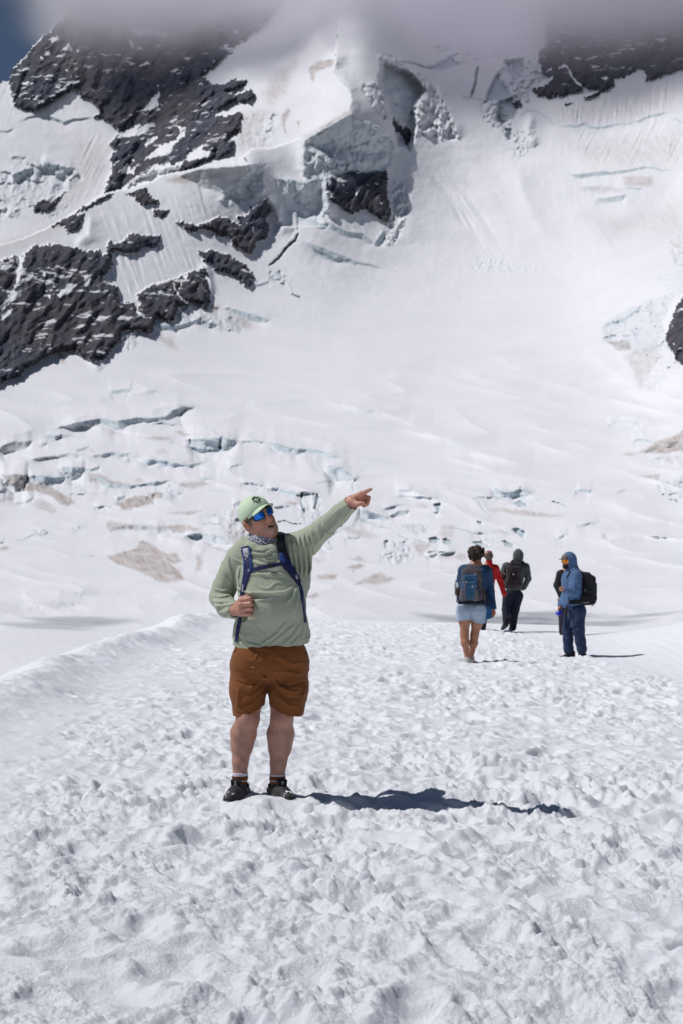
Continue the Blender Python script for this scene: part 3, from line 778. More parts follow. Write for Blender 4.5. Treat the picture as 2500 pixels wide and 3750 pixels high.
    for pl, dp in ((R7((846, 430), (892, 424), (892, 460), (880, 474), (862, 450)), 9), (R7((1128, 540), (1154, 543), (1152, 557), (1130, 556)), 6), (R7((812, 650), (850, 644), (882, 660), (868, 682), (830, 670)), 8), (R7((903, 652), (930, 648), (968, 676), (930, 686)), 8),
                   (R7((1288, 668), (1330, 672), (1364, 704), (1310, 696)), 8), (R7((1348, 588), (1390, 588), (1432, 606), (1420, 645), (1372, 612)), 8), (R7((1090, 668), (1150, 664), (1192, 690), (1120, 692)), 7), (R7((1360, 420), (1410, 405), (1440, 440), (1390, 446)), 6),
                   (R7((530, 660), (560, 662), (545, 715), (536, 712)), 7), (R7((590, 660), (612, 680), (600, 710)), 6), (R7((180, 662), (204, 692), (188, 686)), 5), (R7((1000, 1500), (1001, 1500), (1001, 1501)), 0)):
        s, m = T.region(pl, .5, 3); T.D[s] += dp * m; T.ice[s] = np.maximum(T.ice[s], m)
    T.serac(R7((600, 670), (680, 665), (690, 720), (620, 735)), 7, 20, .55, 34, 5); T.serac(R7((480, 800), (540, 720), (680, 720), (730, 770), (640, 825), (560, 790)), 6, 13, .35, 35, 8)
    T.crack(R7((620, 628), (690, 660)), 2, 3, .6); T.crack(R7((725, 655), (800, 670)), 2, 3, .7); T.scarp(R7((275, 636), (380, 640)), 6, 4, 18, 14, .45); T.crack(R7((1130, 415), (1180, 478)), 2, 2.5, .4)
    T.scarp(R7((580, 381), (700, 378), (895, 383)), 3.5, 4, 22, 16, .7); T.crack(R7((1140, 630), (1155, 670)), 2, 3, .6); T.crack(R7((1180, 660), (1240, 658)), 2, 3, .5)
    T.scarp(R7((1205, 318), (1280, 345), (1330, 352), (1400, 328), (1485, 372)), [6, 16, 18, 18, 6], 6, 26, 22, .72); T.crack(R7((1398, 322), (1405, 350)), 2.5, 4, 1.0); T.scarp(R7((1340, 388), (1430, 395), (1520, 410)), 3, 3, 14, 12, .2)
    T.stain(R7((1240, 456), (1310, 450), (1500, 480), (1700, 505), (1560, 512), (1400, 502)), .38, 6); T.crack(R7((1490, 470), (1492, 498)), 2.2, 3, .7); T.crack(R7((1600, 412), (1660, 425), (1700, 440)), 2.5, 3, .6)
    T.stain(R7((280, 575), (420, 600), (500, 640), (420, 645), (280, 605)), .28, 8); T.stain(R7((285, 832), (370, 805), (418, 820), (340, 848)), .55, 5); T.stain(R7((110, 880), (244, 880), (220, 912), (130, 908)), .5, 5)
    T.stain(R7((340, 942), (440, 890), (505, 868), (608, 910), (490, 938)), .52, 6, .4); T.stain(R7((30, 1022), (100, 994), (122, 1015), (80, 1032)), .55, 5); T.stain(R7((70, 1068), (100, 1062), (100, 1076)), .5, 4)
    T.stain(R7((885, 752), (1060, 745), (1050, 792), (920, 772)), .38, 8, .4); T.stain(R7((60, 778), (170, 780), (110, 802)), .32, 6); T.stain(R7((715, 690), (830, 680), (765, 765)), .4, 7); T.stain(R7((900, 560), (990, 560), (960, 640), (880, 620)), .25, 10)
    T.stain(R7((910, 858), (990, 856), (960, 870)), .35, 4)
    T.crack(R7((320, 845), (345, 862)), 2, 3, .8)
    T.stain(Z7((1360, 572), (1440, 530), (1600, 462), (1600, 566), (1450, 578)), .62, 6, .5); T.scarp(Z7((1360, 575), (1440, 545), (1600, 500)), [4, 12, 20], 6, 24, 20, .15)
    T.serac(Z7((1440, 720), (1600, 672), (1600, 790), (1480, 765)), 4, 24, .32, 36, 8, .2); T.stain(Z7((1355, 688), (1460, 674), (1450, 698)), .4, 5); T.serac(Z7((1440, 590), (1600, 585), (1600, 640), (1460, 620)), 3, 18, .15, 37, 8, .35)
    T.scarp(Z7((1330, 515), (1380, 510), (1440, 530)), 6, 4, 14, 12, .6); T.scarp(Z7((1075, 738), (1145, 752)), 8, 4, 16, 14, .8)
    T.scarp(Z7((1220, 432), (1300, 428), (1360, 445)), 8, 4, 18, 14, .1)
    T.serac(Z5((1200, 1490), (1300, 1430), (1400, 1380), (1530, 1350), (1470, 1480), (1500, 1600), (1400, 1640), (1200, 1570)), 6, 22, .42, 38, 10, .25)
    T.scarp(Z5((1195, 1495), (1300, 1460), (1380, 1400)), 7, 5, 18, 16, .7); T.scarp(Z5((1200, 1560), (1280, 1520)), 5, 4, 14, 12, .6); T.stain(Z7((1215, 58), (1320, 60), (1330, 102), (1270, 106)), .55, 5, .3)
    T.serac(Z7((1280, 110), (1500, 60), (1600, 130), (1560, 200), (1400, 300), (1340, 220)), 4, 20, .12, 39, 16, .2); T.stain(Z7((1300, 130), (1450, 50), (1460, 130), (1370, 270)), .3, 18, .4)
    for k in range(6):
        T.scarp(Z5((1430 + 14 * k, 1290 + 22 * k - 6 * k), (1500 + 10 * k, 1262 + 16 * k), (1600, 1225 + 14 * k)), 4, 2, 12, 12, .05)
    T.serac(Z5((1500, 1110), (1600, 1050), (1600, 1240), (1530, 1220)), 5, 16, .15, 40, 10, .4)
    # ---- the many lesser cracks, lips and dirty patches of the broken zone
    rg = random.Random(41)
    zones = [(20, 850, 1560, 1960, 34), (850, 1300, 1700, 2060, 12), (1150, 1850, 1760, 2090, 30), (2250, 2500, 1650, 1900, 8), (1700, 2300, 1780, 2000, 6)]
    for x0, x1, y0, y1, n in zones:
        for _ in range(int(n * .7)):
            cx_, cy_ = rg.uniform(x0, x1), rg.uniform(y0, y1); ln = rg.uniform(24, 95); sl = rg.uniform(-.18, .22)
            pts = [(cx_ + (q - .5) * ln, cy_ + (q - .5) * ln * sl + rg.uniform(-3, 3) - 5 * math.sin(q * 3.1) * rg.uniform(-.4, 1)) for q in (0, .3, .6, 1)]
            k = rg.random()
            if k < .62: T.scarp(pts, [2, rg.uniform(3, 9), rg.uniform(3, 9), 2], rg.uniform(4, 8), 22, 18, rg.uniform(.15, .8), .9)
            elif k < .78: T.crack(pts, rg.uniform(1.2, 2.4), rg.uniform(2, 5), rg.uniform(.4, .9))
            else: T.stain([pts[0], (pts[1][0], pts[1][1] - rg.uniform(3, 10)), (pts[2][0], pts[2][1] - rg.uniform(3, 12)), pts[3], (pts[2][0], pts[2][1] + rg.uniform(4, 10)), (pts[1][0], pts[1][1] + rg.uniform(3, 9))], rg.uniform(.2, .5), 5, .4)
    # ---- rock
    Z4 = lambda *p: [(x / 1.2544, y / 1.2544) for x, y in p]
    T.add_rock(Z4((44, 375), (48, 340), (110, 270), (150, 215), (200, 165), (260, 110), (330, 40), (600, -200), (1500, -200), (1240, 80), (1180, 140), (1085, 210), (1005, 290), (930, 345), (960, 378), (1030, 383), (1080, 360), (1140, 365), (1125, 395), (1045, 420),
                  (1080, 440), (1160, 405), (1175, 435), (1140, 470), (1060, 475), (985, 515), (985, 535), (1060, 525), (1110, 510), (1100, 600), (1035, 645), (1075, 645), (1072, 700), (840, 780), (680, 812), (560, 868), (475, 888), (500, 820), (520, 770),
                  (505, 720), (530, 690), (505, 655), (560, 600), (490, 555), (430, 535), (460, 515), (435, 485), (420, 460), (370, 440), (350, 400), (330, 415), (240, 470), (180, 505), (130, 510), (70, 490), (55, 440)), 10, 1.5)
    T.add_rock(R2((-1700, 1350), (-1300, 930), (-800, 780), (-400, 620), (-20, 500), (60, 485), (110, 460), (130, 520), (150, 470), (200, 420), (250, 390), (430, 385), (530, 395), (620, 430), (710, 425), (730, 460), (800, 450), (820, 530), (770, 550), (780, 580), (720, 600), (740, 640), (850, 690), (860, 760), (880, 800),
                  (950, 800), (990, 850), (1010, 800), (990, 740), (1060, 690), (1100, 660), (1240, 640), (1300, 600), (1380, 570), (1440, 580), (1480, 640), (1510, 710), (1500, 820), (1470, 840), (1400, 790), (1340, 820), (1280, 820), (1265, 900), (1210, 945), (1130, 890),
                  (1110, 960), (1080, 1015), (1000, 990), (940, 1000), (900, 980), (870, 1010), (830, 1100), (760, 1190), (690, 1205), (590, 1190), (545, 1130), (510, 1140), (400, 1160), (290, 1210), (250, 1240), (190, 1270), (150, 1320), (110, 1335), (60, 1350), (-20, 1400), (-400, 1590), (-900, 1640), (-1400, 1820), (-1700, 1700)), 16, 1.0)
    for pl, bl in ((R2((765, 400), (785, 350), (830, 380), (890, 360), (940, 300), (1010, 305), (1080, 315), (1140, 320), (1150, 355), (1100, 400), (1040, 400), (960, 435), (880, 445), (820, 420), (800, 455), (770, 465)), 7),
                   (R2((890, 20), (950, 0), (1050, -30), (1075, 20), (1130, 70), (1125, 95), (1070, 90), (1040, 100), (980, 80), (960, 30)), 5), (R2((1100, 150), (1140, 125), (1210, 130), (1200, 160), (1165, 200), (1110, 180)), 3),
                   (R2((540, 148), (600, 100), (700, 50), (830, 12), (800, 40), (680, 90), (600, 130)), 3), (R2((355, 268), (420, 220), (490, 180), (600, 150), (590, 200), (580, 240), (560, 275), (490, 284), (470, 240), (400, 250)), 3),
                   (R3((95, 925), (160, 920), (230, 930), (260, 950), (380, 910), (460, 880), (530, 890), (560, 930), (620, 950), (610, 890), (680, 850), (690, 790), (740, 800), (780, 770), (850, 730), (865, 830), (840, 890), (870, 960), (830, 1060), (770, 1070), (720, 1190), (620, 1140), (560, 1090), (530, 1040), (430, 1045), (400, 1000), (330, 980), (250, 985), (220, 1000), (160, 960)), 8),
                   (R3((270, 1155), (330, 1160), (385, 1140), (460, 1170), (540, 1190), (640, 1260), (700, 1310), (735, 1370), (715, 1450), (640, 1430), (590, 1370), (500, 1330), (420, 1330), (390, 1270), (330, 1240), (310, 1200)), 8),
                   (R3((285, 1312), (330, 1288), (362, 1340), (310, 1355)), 4),
                   (R4((170, 955), (290, 925), (540, 920), (552, 1080), (577, 1190), (545, 1240), (480, 1200), (400, 1150), (330, 1190), (200, 1110), (165, 1060)), 4), (R4((583, 545), (610, 600), (650, 640), (690, 630), (702, 690), (690, 735), (655, 740), (648, 690), (600, 660), (580, 595)), 2),
                   (R5((230, 560), (300, 520), (380, 490), (330, 400), (300, 330), (280, 250), (330, 150), (350, -100), (420, -400), (3200, -400), (3200, 250), (1700, 330), (1568, 370), (1500, 390), (1400, 410), (1300, 460), (1220, 480), (1215, 400), (1180, 360), (1150, 370), (1110, 420), (1050, 445), (960, 440), (960, 490), (930, 530), (850, 570), (790, 620), (700, 645), (690, 620), (760, 590), (835, 545), (740, 545), (680, 515), (660, 560), (600, 570), (480, 605), (440, 600), (380, 640), (330, 600), (280, 600)), 6),
                   (R5((70, 650), (110, 645), (140, 690), (90, 702)), 3), (R5((515, 678), (560, 665), (590, 668), (540, 688)), 2),
                   ([(2900, 700), (2540, 1030), (2500, 1076), (2462, 1148), (2428, 1244), (2440, 1262), (2462, 1288), (2470, 1304), (2500, 1340), (2600, 1420), (3000, 1650)], 10),
                   (R1((285, 1450), (350, 1405), (400, 1420), (500, 1385), (570, 1320), (480, 1425), (420, 1490), (330, 1528), (278, 1500)), 4)):
        T.add_rock(pl, bl, 1.0)
    for pl in (R1((1120, 690), (1190, 650), (1250, 580), (1312, 522), (1290, 640), (1302, 668), (1210, 672), (1140, 692)), R1((950, 910), (1010, 845), (1100, 820), (1155, 790), (1130, 850), (1180, 800), (1205, 765), (1226, 790), (1215, 862), (1140, 882), (1060, 892)),
               R1((1178, 962), (1220, 908), (1302, 882), (1270, 922), (1200, 968)), R1((1172, 1084), (1240, 1020), (1330, 960), (1440, 920), (1480, 870), (1460, 812), (1524, 812), (1515, 890), (1420, 960), (1390, 1022), (1300, 1052)),
               R1((968, 1182), (1050, 1118), (1070, 1170), (1112, 1148), (1092, 1204)), R1((978, 1328), (1080, 1240), (1200, 1190), (1260, 1120), (1320, 1130), (1380, 1105), (1400, 1130), (1520, 1086), (1480, 1150), (1440, 1192), (1250, 1240), (1200, 1292)), R1((1528, 1042), (1590, 1000), (1640, 1010), (1568, 1092), (1540, 1092)),
               R1((498, 188), (565, 122), (588, 188)), R1((366, 218), (402, 168), (404, 222)), R1((400, 88), (470, 58), (484, 90), (430, 114)), R1((612, 194), (642, 162), (644, 192)), R1((176, 342), (210, 318), (240, 335), (200, 354)), R1((176, 445), (220, 438), (268, 460), (220, 478)),
               R1((1048, 100), (1082, 98), (1104, 160), (1078, 172)), R1((1148, 312), (1218, 268), (1224, 300)), R1((1036, 270), (1114, 290), (1080, 308)), R1((1108, 182), (1140, 148), (1178, 188)), R1((1060, 20), (1252, -4), (1240, 42), (1160, 72)), R1((1260, 60), (1378, 18), (1362, 82)),
               R1((372, 424), (424, 424), (416, 442)), R1((438, 484), (492, 484), (482, 502)), R1((262, 577), (298, 563), (292, 587)), R1((328, 243), (352, 243), (346, 278)), R1((536, 348), (568, 333), (562, 362)), R1((1284, 470), (1300, 462), (1296, 490)), R1((870, 350), (886, 350), (880, 376)),
               R1((1040, 1034), (1080, 1008), (1100, 1018)), R1((1070, 1102), (1110, 1078), (1108, 1098)), R1((1390, 772), (1420, 752), (1424, 774)), R1((920, 1130), (990, 1078), (940, 1124)), Z4((848, 734), (900, 680), (938, 658), (925, 690), (992, 698), (960, 718), (870, 738)), Z4((965, 508), (1000, 502), (985, 516)), Z4((915, 382), (940, 376), (930, 388)),
               Z4((1060, 130), (1095, 140), (1085, 152)), Z4((1020, 200), (1050, 202), (1035, 214)), Z4((600, 185), (618, 220), (600, 210)), Z4((640, 300), (680, 275), (684, 292)), Z4((585, 280), (622, 290), (600, 296)),
               R2((-20, 850), (60, 740), (100, 690), (130, 600), (152, 575), (142, 640), (244, 588), (232, 622), (130, 672), (90, 712), (148, 708), (142, 752), (60, 802), (8, 862)), R2((5, 885), (92, 828), (82, 872), (18, 924)), R2((408, 754), (440, 710), (490, 655), (552, 668), (500, 722), (430, 758)), R2((338, 740), (367, 738), (356, 772)),
               R2((570, 602), (655, 598), (642, 672), (613, 682), (608, 620)), R2((105, 480), (160, 430), (192, 418), (162, 500), (152, 560), (130, 592), (112, 600), (130, 540)), R2((298, 604), (320, 582), (328, 618)), R2((978, 840), (1042, 902), (1030, 908), (982, 864)), R2((1290, 640), (1310, 650), (1296, 672)), R2((1305, 600), (1350, 590), (1330, 635)), R2((1170, 850), (1205, 840), (1190, 860)),
               R2((1240, 650), (1270, 710), (1310, 770), (1370, 810), (1360, 814), (1300, 776), (1255, 710)), R3((720, 960), (745, 960), (738, 1010)), R3((150, 1370), (190, 1340), (180, 1400)),
               R4((172, 965), (195, 960), (200, 1000), (180, 1010)), R4((165, 1045), (190, 1040), (215, 1065), (190, 1080)), R4((335, 1050), (358, 1050), (350, 1070)), R4((495, 1112), (512, 1118), (505, 1135)), R4((258, 995), (272, 998), (262, 1010)), R4((470, 985), (500, 1000), (480, 1000)),
               R5((515, 325), (545, 350), (600, 440), (680, 530), (664, 530), (580, 440)), R5((338, 492), (410, 422), (424, 438), (360, 502)), R5((456, 352), (512, 306), (542, 352)), R5((350, 392), (400, 348), (412, 370)), R5((828, 444), (890, 428), (892, 457)), R5((420, 130), (460, 105), (485, 135)), R5((990, 240), (1010, 215), (1022, 230)), R5((480, 215), (505, 220), (490, 235)), R5((310, 250), (345, 250), (330, 264)), R5((1300, 100), (1420, 90), (1380, 120))):
        T.snow_on_rock(pl)
    # rock shows through torn places along its edges
    T.D += T.rock * .8 * perlin2(X / 7, Y / 7, 221)
    D = np.clip(T.D, 60, 2600)
    Vx = (X - CX) / FPX * D; Vz = CAMZ + (HY - Y) / FPX * D
    V = np.stack([Vx, D, Vz], -1).reshape(-1, 3).astype(F32)
    ny, nx = X.shape
    # vertex normals of the whole sheet, shared by the objects it is split into
    P = V.reshape(ny, nx, 3)
    du = np.gradient(P, axis=1); dv = np.gradient(P, axis=0)
    N = np.cross(du, dv); N /= np.linalg.norm(N, axis=2, keepdims=True) + 1e-9
    N = -N if N[ny // 2, nx // 2, 1] > 0 else N
    N = N.reshape(-1, 3)
    i = (np.arange(ny - 1)[:, None] * nx + np.arange(nx - 1)[None, :])
    Q = np.stack([i, i + nx, i + nx + 1, i + 1], -1)
    # open sky left of the upper peak
    sky_poly = [(-2000, 420), (-60, 306), (0, 303), (38, 298), (42, 272), (60, 245), (90, 212), (118, 172), (150, 138), (190, 104), (230, 66), (280, 20), (420, -120), (900, -900), (-2000, -900)]
    qx = (T.XR[:-1, :-1] + T.XR[1:, 1:]) / 2; qy = (T.YR[:-1, :-1] + T.YR[1:, 1:]) / 2
    keep = ~poly_mask(sky_poly, qx, qy)
    rq = T.rid[:-1, :-1]
    yline = 1120 + .0 * X[:-1, :-1]
    low = (Y[:-1, :-1] > 1215 + 120 * np.sin(X[:-1, :-1] / 700)) & (rq == 0)
    at = {'ice': np.clip(T.ice, 0, 1).ravel(), 'dirt': np.clip(T.dirt, 0, 1).ravel()}

    def piece(name, sel, mat, parent=None):
        q = Q[sel & keep]
        if len(q) == 0: return None
        u, inv = np.unique(q, return_inverse=True)
        return mesh_np(name, V[u], inv.reshape(q.shape), mat, parent, True, N[u], {k: a[u] for k, a in at.items()})

    snow = mat_glacier(); rock = mat_rock()
    gl = tag(piece('glacier', low, snow), kind='structure')
    mt = tag(piece('mountain', (rq == 0) & ~low, snow), kind='structure')
    for k in range(1, T.nrock + 1):
        o = piece('rock_face', rq == k, rock, mt)
    return T


def mat_glacier():
    m = new_mat('glacier_snow', (.8, .8, .82), .7, .2)
    t = NT(m); c = t.coord('Object')
    n1 = t.noise(.02, c, 5, .6); n2 = t.noise(.12, c, 5, .65); n3 = t.noise(.9, c, 4, .6)
    snow = t.ramp(n1, [(.3, (.735, .735, .775)), (.7, (.79, .785, .81))])
    dn = t.math('MULTIPLY', t.attr('dirt'), t.ramp(n3, [(.25, .75), (.75, 1.2)]))
    dirt = t.ramp(n2, [(.3, (.33, .265, .235)), (.7, (.47, .395, .36))])
    col = t.mix(dn, snow, dirt)
    ice = t.ramp(n3, [(.25, (.30, .39, .45)), (.55, (.44, .53, .58)), (.8, (.58, .64, .69))])
    ic = t.math('MULTIPLY', t.attr('ice'), t.ramp(n2, [(.3, .65), (.6, 1.0)]))
    col = t.mix(ic, col, ice)
    t.base(col)
    t.normal(t.bump(t.math('ADD', n3, t.math('MULTIPLY', n2, 2.0)), .5, .5))
    return m


def mat_rock():
    m = new_mat('mountain_rock', (.08, .075, .07), .9, .15)
    t = NT(m); c = t.coord('Object', rot=(0, math.radians(35), 0)); c2 = t.coord('Object', (1, 1, .35), (0, math.radians(35), 0))
    n1 = t.noise(.012, c, 4, .6); n2 = t.noise(.10, c2, 6, .7); n3 = t.noise(.5, c2, 5, .7)
    col = t.ramp(n2, [(.3, (.037, .041, .055)), (.5, (.066, .069, .084)), (.68, (.112, .111, .120))])  # blue-grey of the distant haze is put into the rock colour
    warm = t.ramp(n1, [(.35, (.86, .94, 1.12)), (.62, (1.10, .98, .94))])
    col = t.mix(1.0, col, warm, 'MULTIPLY')
    geo = t.node('ShaderNodeNewGeometry'); sx = t.node('ShaderNodeSeparateXYZ'); t.link(geo.outputs['Normal'], sx.inputs[0])
    up = t.math('ADD', sx.outputs['Z'], t.math('MULTIPLY', t.math('SUBTRACT', n3, .5), 1.3))
    c3 = t.coord('Object', (.8, .8, 2.6), (0, math.radians(-32), 0)); st = t.noise(.045, c3, 5, .68)
    st = t.math('ADD', st, t.math('MULTIPLY', t.math('SUBTRACT', t.noise(.010, c, 3, .6), .52), .42))
    col = t.mix(t.ramp(t.math('ADD', st, t.math('MULTIPLY', t.math('SUBTRACT', sx.outputs['Z'], .35), .16)), [(.655, 0.0), (.685, .85)]), col, (.74, .74, .78))
    col = t.mix(t.ramp(up, [(1.0, 0.0), (1.08, .7)]), col, (.75, .75, .78))
    t.base(col)
    t.normal(t.bump(t.math('ADD', n2, t.math('MULTIPLY', n3, .4)), .6, 2.0))
    return m


def build_cloud():
    """the grey cloud bank the summit stands in"""
    m = bpy.data.materials.new('cloud_vapour'); m.use_nodes = True
    t = NT(m); t.n.remove(t.b)
    out = [n for n in t.n if n.type == 'OUTPUT_MATERIAL'][0]
    vol = t.node('ShaderNodeVolumePrincipled')
    vol.inputs['Color'].default_value = (.932, .922, .955, 1)
    vol.inputs['Anisotropy'].default_value = .55
    c = t.coord('Object')
    n1 = t.noise(.0046, c, 4, .58, .4); n2 = t.noise(.018, c, 3, .6)
    sx = t.node('ShaderNodeSeparateXYZ'); t.link(c, sx.inputs[0])
    # thicker upward; the lower surface rises and falls with the large noise and lies lower towards the right
    base = t.math('SUBTRACT', sx.outputs['Z'], 654.0)
    base = t.math('ADD', base, t.math('MULTIPLY', sx.outputs['X'], .07))
    base = t.math('SUBTRACT', base, t.math('MULTIPLY', t.math('MAXIMUM', t.math('SUBTRACT', -355.0, sx.outputs['X']), 0.0), 1.1))
    h = t.math('ADD', t.math('MULTIPLY', base, .010), t.math('MULTIPLY', t.math('SUBTRACT', n1, .5), 1.0))
    h = t.math('ADD', h, t.math('MULTIPLY', t.math('SUBTRACT', n2, .5), .75))
    # the bank clings to the face: its near side follows the mountain
    fr = t.math('ADD', t.math('MULTIPLY', t.math('ADD', t.math('SUBTRACT', sx.outputs['Y'], 1745.0), t.math('MULTIPLY', sx.outputs['X'], .20)), .012), t.math('SUBTRACT', n2, .5))
    d = t.node('ShaderNodeMapRange'); t.link(t.math('MINIMUM', h, fr), d.inputs['Value'])
    d.inputs['From Min'].default_value = -.75; d.inputs['From Max'].default_value = 1.0
    d.inputs['To Min'].default_value = 0.0; d.inputs['To Max'].default_value = 1.0
    dens = t.math('MULTIPLY', t.math('POWER', d.outputs[0], 3.2), CLOUD_DENS)
    t.link(dens, vol.inputs['Density'])
    t.link(vol.outputs[0], out.inputs['Volume'])
    # a rounded slab of air hugging the upper mountain
    us = np.linspace(-1, 1, 13); vs = np.linspace(-1, 1, 13)
    import bmesh
    bm = bmesh.new()
    bmesh.ops.create_cube(bm, size=2.0)
    bmesh.ops.subdivide_edges(bm, edges=bm.edges[:], cuts=4, use_grid_fill=True)
    for v in bm.verts:
        x, y, z = v.co
        v.co = (x * 1000 + 60, 1880 + y * 300, 675 + z * 150 + (8 * math.sin(x * 4) if z < -.9 else 12 * math.sin(x * 7 + y * 3) if z > .9 else 0))
    me = bpy.data.meshes.new('cloud'); bm.to_mesh(me); bm.free()
    me.materials.append(m)
    o = bpy.data.objects.new('cloud', me); COL.objects.link(o)
    return tag(o, 'grey cloud bank hiding the summit of the snowy mountain', kind='stuff')


CLOUD_DENS = 0.027


def build_shadow_clouds():
    """small clouds added high to the left, out of the picture, to shade the lower glacier"""
    m = bpy.data.materials.new('shade_cloud_vapour'); m.use_nodes = True
    t = NT(m); t.n.remove(t.b); out = [n for n in t.n if n.type == 'OUTPUT_MATERIAL'][0]
    v = t.node('ShaderNodeVolumePrincipled'); v.inputs['Color'].default_value = (.98, .98, .99, 1); v.inputs['Density'].default_value = .036; v.inputs['Anisotropy'].default_value = .4
    t.link(v.outputs[0], out.inputs['Volume'])
    import bmesh
    for (px, py, d, r) in ((290, 2240, 385, (13, 16, 7)), (150, 2256, 365, (12, 10, 5)), (1780, 2238, 385, (22, 16, 9)), (1980, 2222, 400, (15, 14, 8)), (2120, 2246, 375, (17, 9, 7)), (2330, 2235, 388, (13, 5, 5))):
        g = np.array(W(px, py, d)); c = g + np.array(sd) * 430
        bm = bmesh.new(); bmesh.ops.create_icosphere(bm, subdivisions=4, radius=1.0)
        V = np.array([p.co[:] for p in bm.verts]); n = fbm3(V * 1.7 + px * .01, 3, 5)
        for p, k in zip(bm.verts, n): p.co = mathutils.Vector((p.co.x * r[0], p.co.y * r[1], p.co.z * r[2])) * (1 + .55 * float(k))
        me = bpy.data.meshes.new('cloud'); bm.to_mesh(me); bm.free(); me.materials.append(m)
        o = bpy.data.objects.new('cloud', me); o.location = tuple(c); COL.objects.link(o)  # added cloud, unseen, set towards the sun from the patch it shades
        tag(o, kind='stuff')
# ------------------------------------------------------------------ implicit surfaces: limbs, clothes and bags are grown as smooth continuous skins
class SDF:
    def __init__(self, lo, hi, h):
        self.lo = np.array(lo, float); self.h = h
        n = np.ceil((np.array(hi, float) - self.lo) / h).astype(int) + 1
        self.ax = [(self.lo[k] + h * np.arange(n[k])).astype(F32) for k in range(3)]
        self.f = np.full(n, .12, F32)

    def _win(self, lo, hi, pad):
        sl = []
        for k in range(3):
            a = int(np.floor((lo[k] - pad - self.lo[k]) / self.h)); b = int(np.ceil((hi[k] + pad - self.lo[k]) / self.h)) + 1
            sl.append(slice(max(a, 0), max(min(b, len(self.ax[k])), 0)))
        return tuple(sl)

    def _p(self, s, c):
        return (self.ax[0][s[0]][:, None, None] - F32(c[0]), self.ax[1][s[1]][None, :, None] - F32(c[1]), self.ax[2][s[2]][None, None, :] - F32(c[2]))

    def _put(self, s, d, k, op):
        f = self.f[s]
        if f.size == 0: return
        if op == '+':
            if k > 0:
                g = np.maximum(k - np.abs(f - d), 0) / k
                self.f[s] = np.minimum(f, d) - g * g * k * .25
            else: self.f[s] = np.minimum(f, d)
        elif op == '-':
            d = -d
            if k > 0:
                g = np.maximum(k - np.abs(f - d), 0) / k
                self.f[s] = np.maximum(f, d) + g * g * k * .25
            else: self.f[s] = np.maximum(f, d)

    def cone(self, a, b, ra, rb, k=.02, sq=1.0, op='+', pad=.05):
        """tapered limb from a to b; sq: depth (y) radius over width radius"""
        a = np.array(a, float); b = np.array(b, float); R = max(ra, rb) * max(1, sq)
        s = self._win(np.minimum(a, b) - R, np.maximum(a, b) + R, pad)
        x, y, z = self._p(s, a); y = y / sq
        bx, by, bz = (b - a); by = by / sq
        l2 = bx * bx + by * by + bz * bz + 1e-12
        t = np.clip((x * F32(bx) + y * F32(by) + z * F32(bz)) / F32(l2), 0, 1)
        d = np.sqrt((x - t * F32(bx)) ** 2 + (y - t * F32(by)) ** 2 + (z - t * F32(bz)) ** 2) - (F32(ra) + F32(rb - ra) * t)
        self._put(s, d, k, op); return self

    def chain(self, pts, rad, k=.02, sq=1.0, op='+', k2=None):
        for i in range(len(pts) - 1):
            self.cone(pts[i], pts[i + 1], rad[i], rad[i + 1], k if (i == 0 or k2 is None) else k2, sq, op)
        return self

    def ell(self, c, r, R=None, k=.02, op='+', pad=.05):
        c = np.array(c, float); r = np.array(r, float); m = r.max()
        s = self._win(c - m, c + m, pad)
        x, y, z = self._p(s, c)
        if R is not None:
            R = np.array(R, F32); x, y, z = (R[i, 0] * x + R[i, 1] * y + R[i, 2] * z for i in range(3))
        r = r.astype(F32)
        k0 = np.sqrt((x / r[0]) ** 2 + (y / r[1]) ** 2 + (z / r[2]) ** 2); k1 = np.sqrt((x / r[0] ** 2) ** 2 + (y / r[1] ** 2) ** 2 + (z / r[2] ** 2) ** 2) + 1e-6
        d = np.where(k0 < .05, -r.min(), k0 * (k0 - 1) / k1)
        self._put(s, d, k, op); return self

    def box(self, c, half, R=None, rnd=.02, k=.0, op='+', pad=.05):
        c = np.array(c, float); half = np.array(half, float); m = np.linalg.norm(half)
        s = self._win(c - m, c + m, pad)
        x, y, z = self._p(s, c)
        if R is not None:
            R = np.array(R, F32); x, y, z = (R[i, 0] * x + R[i, 1] * y + R[i, 2] * z for i in range(3))
        q = [np.abs(v) - F32(hh - rnd) for v, hh in zip((x, y, z), half)]
        d = np.sqrt(sum(np.maximum(v, 0) ** 2 for v in q)) + np.minimum(np.maximum(np.maximum(q[0], q[1]), q[2]), 0) - F32(rnd)
        self._put(s, d, k, op); return self

    def below(self, fn):
        """cut away everything under the height fn(x, y)"""
        x, y, z = self._p((slice(None),) * 3, (0, 0, 0))
        self.f = np.maximum(self.f, fn(x, y) - z).astype(F32); return self

    def above(self, fn):
        x, y, z = self._p((slice(None),) * 3, (0, 0, 0))
        self.f = np.maximum(self.f, z - fn(x, y)).astype(F32); return self

    def cut(self, p, n):
        """cut away the side of the plane that n points to"""
        x, y, z = self._p((slice(None),) * 3, p); n = np.array(n, float) / np.linalg.norm(n)
        self.f = np.maximum(self.f, x * F32(n[0]) + y * F32(n[1]) + z * F32(n[2])).astype(F32); return self

    def front(self, x, z, back=False):
        """y of the front (or back) surface at x, z"""
        i = int(round((x - self.lo[0]) / self.h)); k = int(round((z - self.lo[2]) / self.h))
        i = min(max(i, 0), len(self.ax[0]) - 1); k = min(max(k, 0), len(self.ax[2]) - 1)
        col = self.f[i, :, k]; w = np.where(col < 0)[0]
        if len(w) == 0: return None
        j = w[-1] if back else w[0]
        return float(self.ax[1][j])

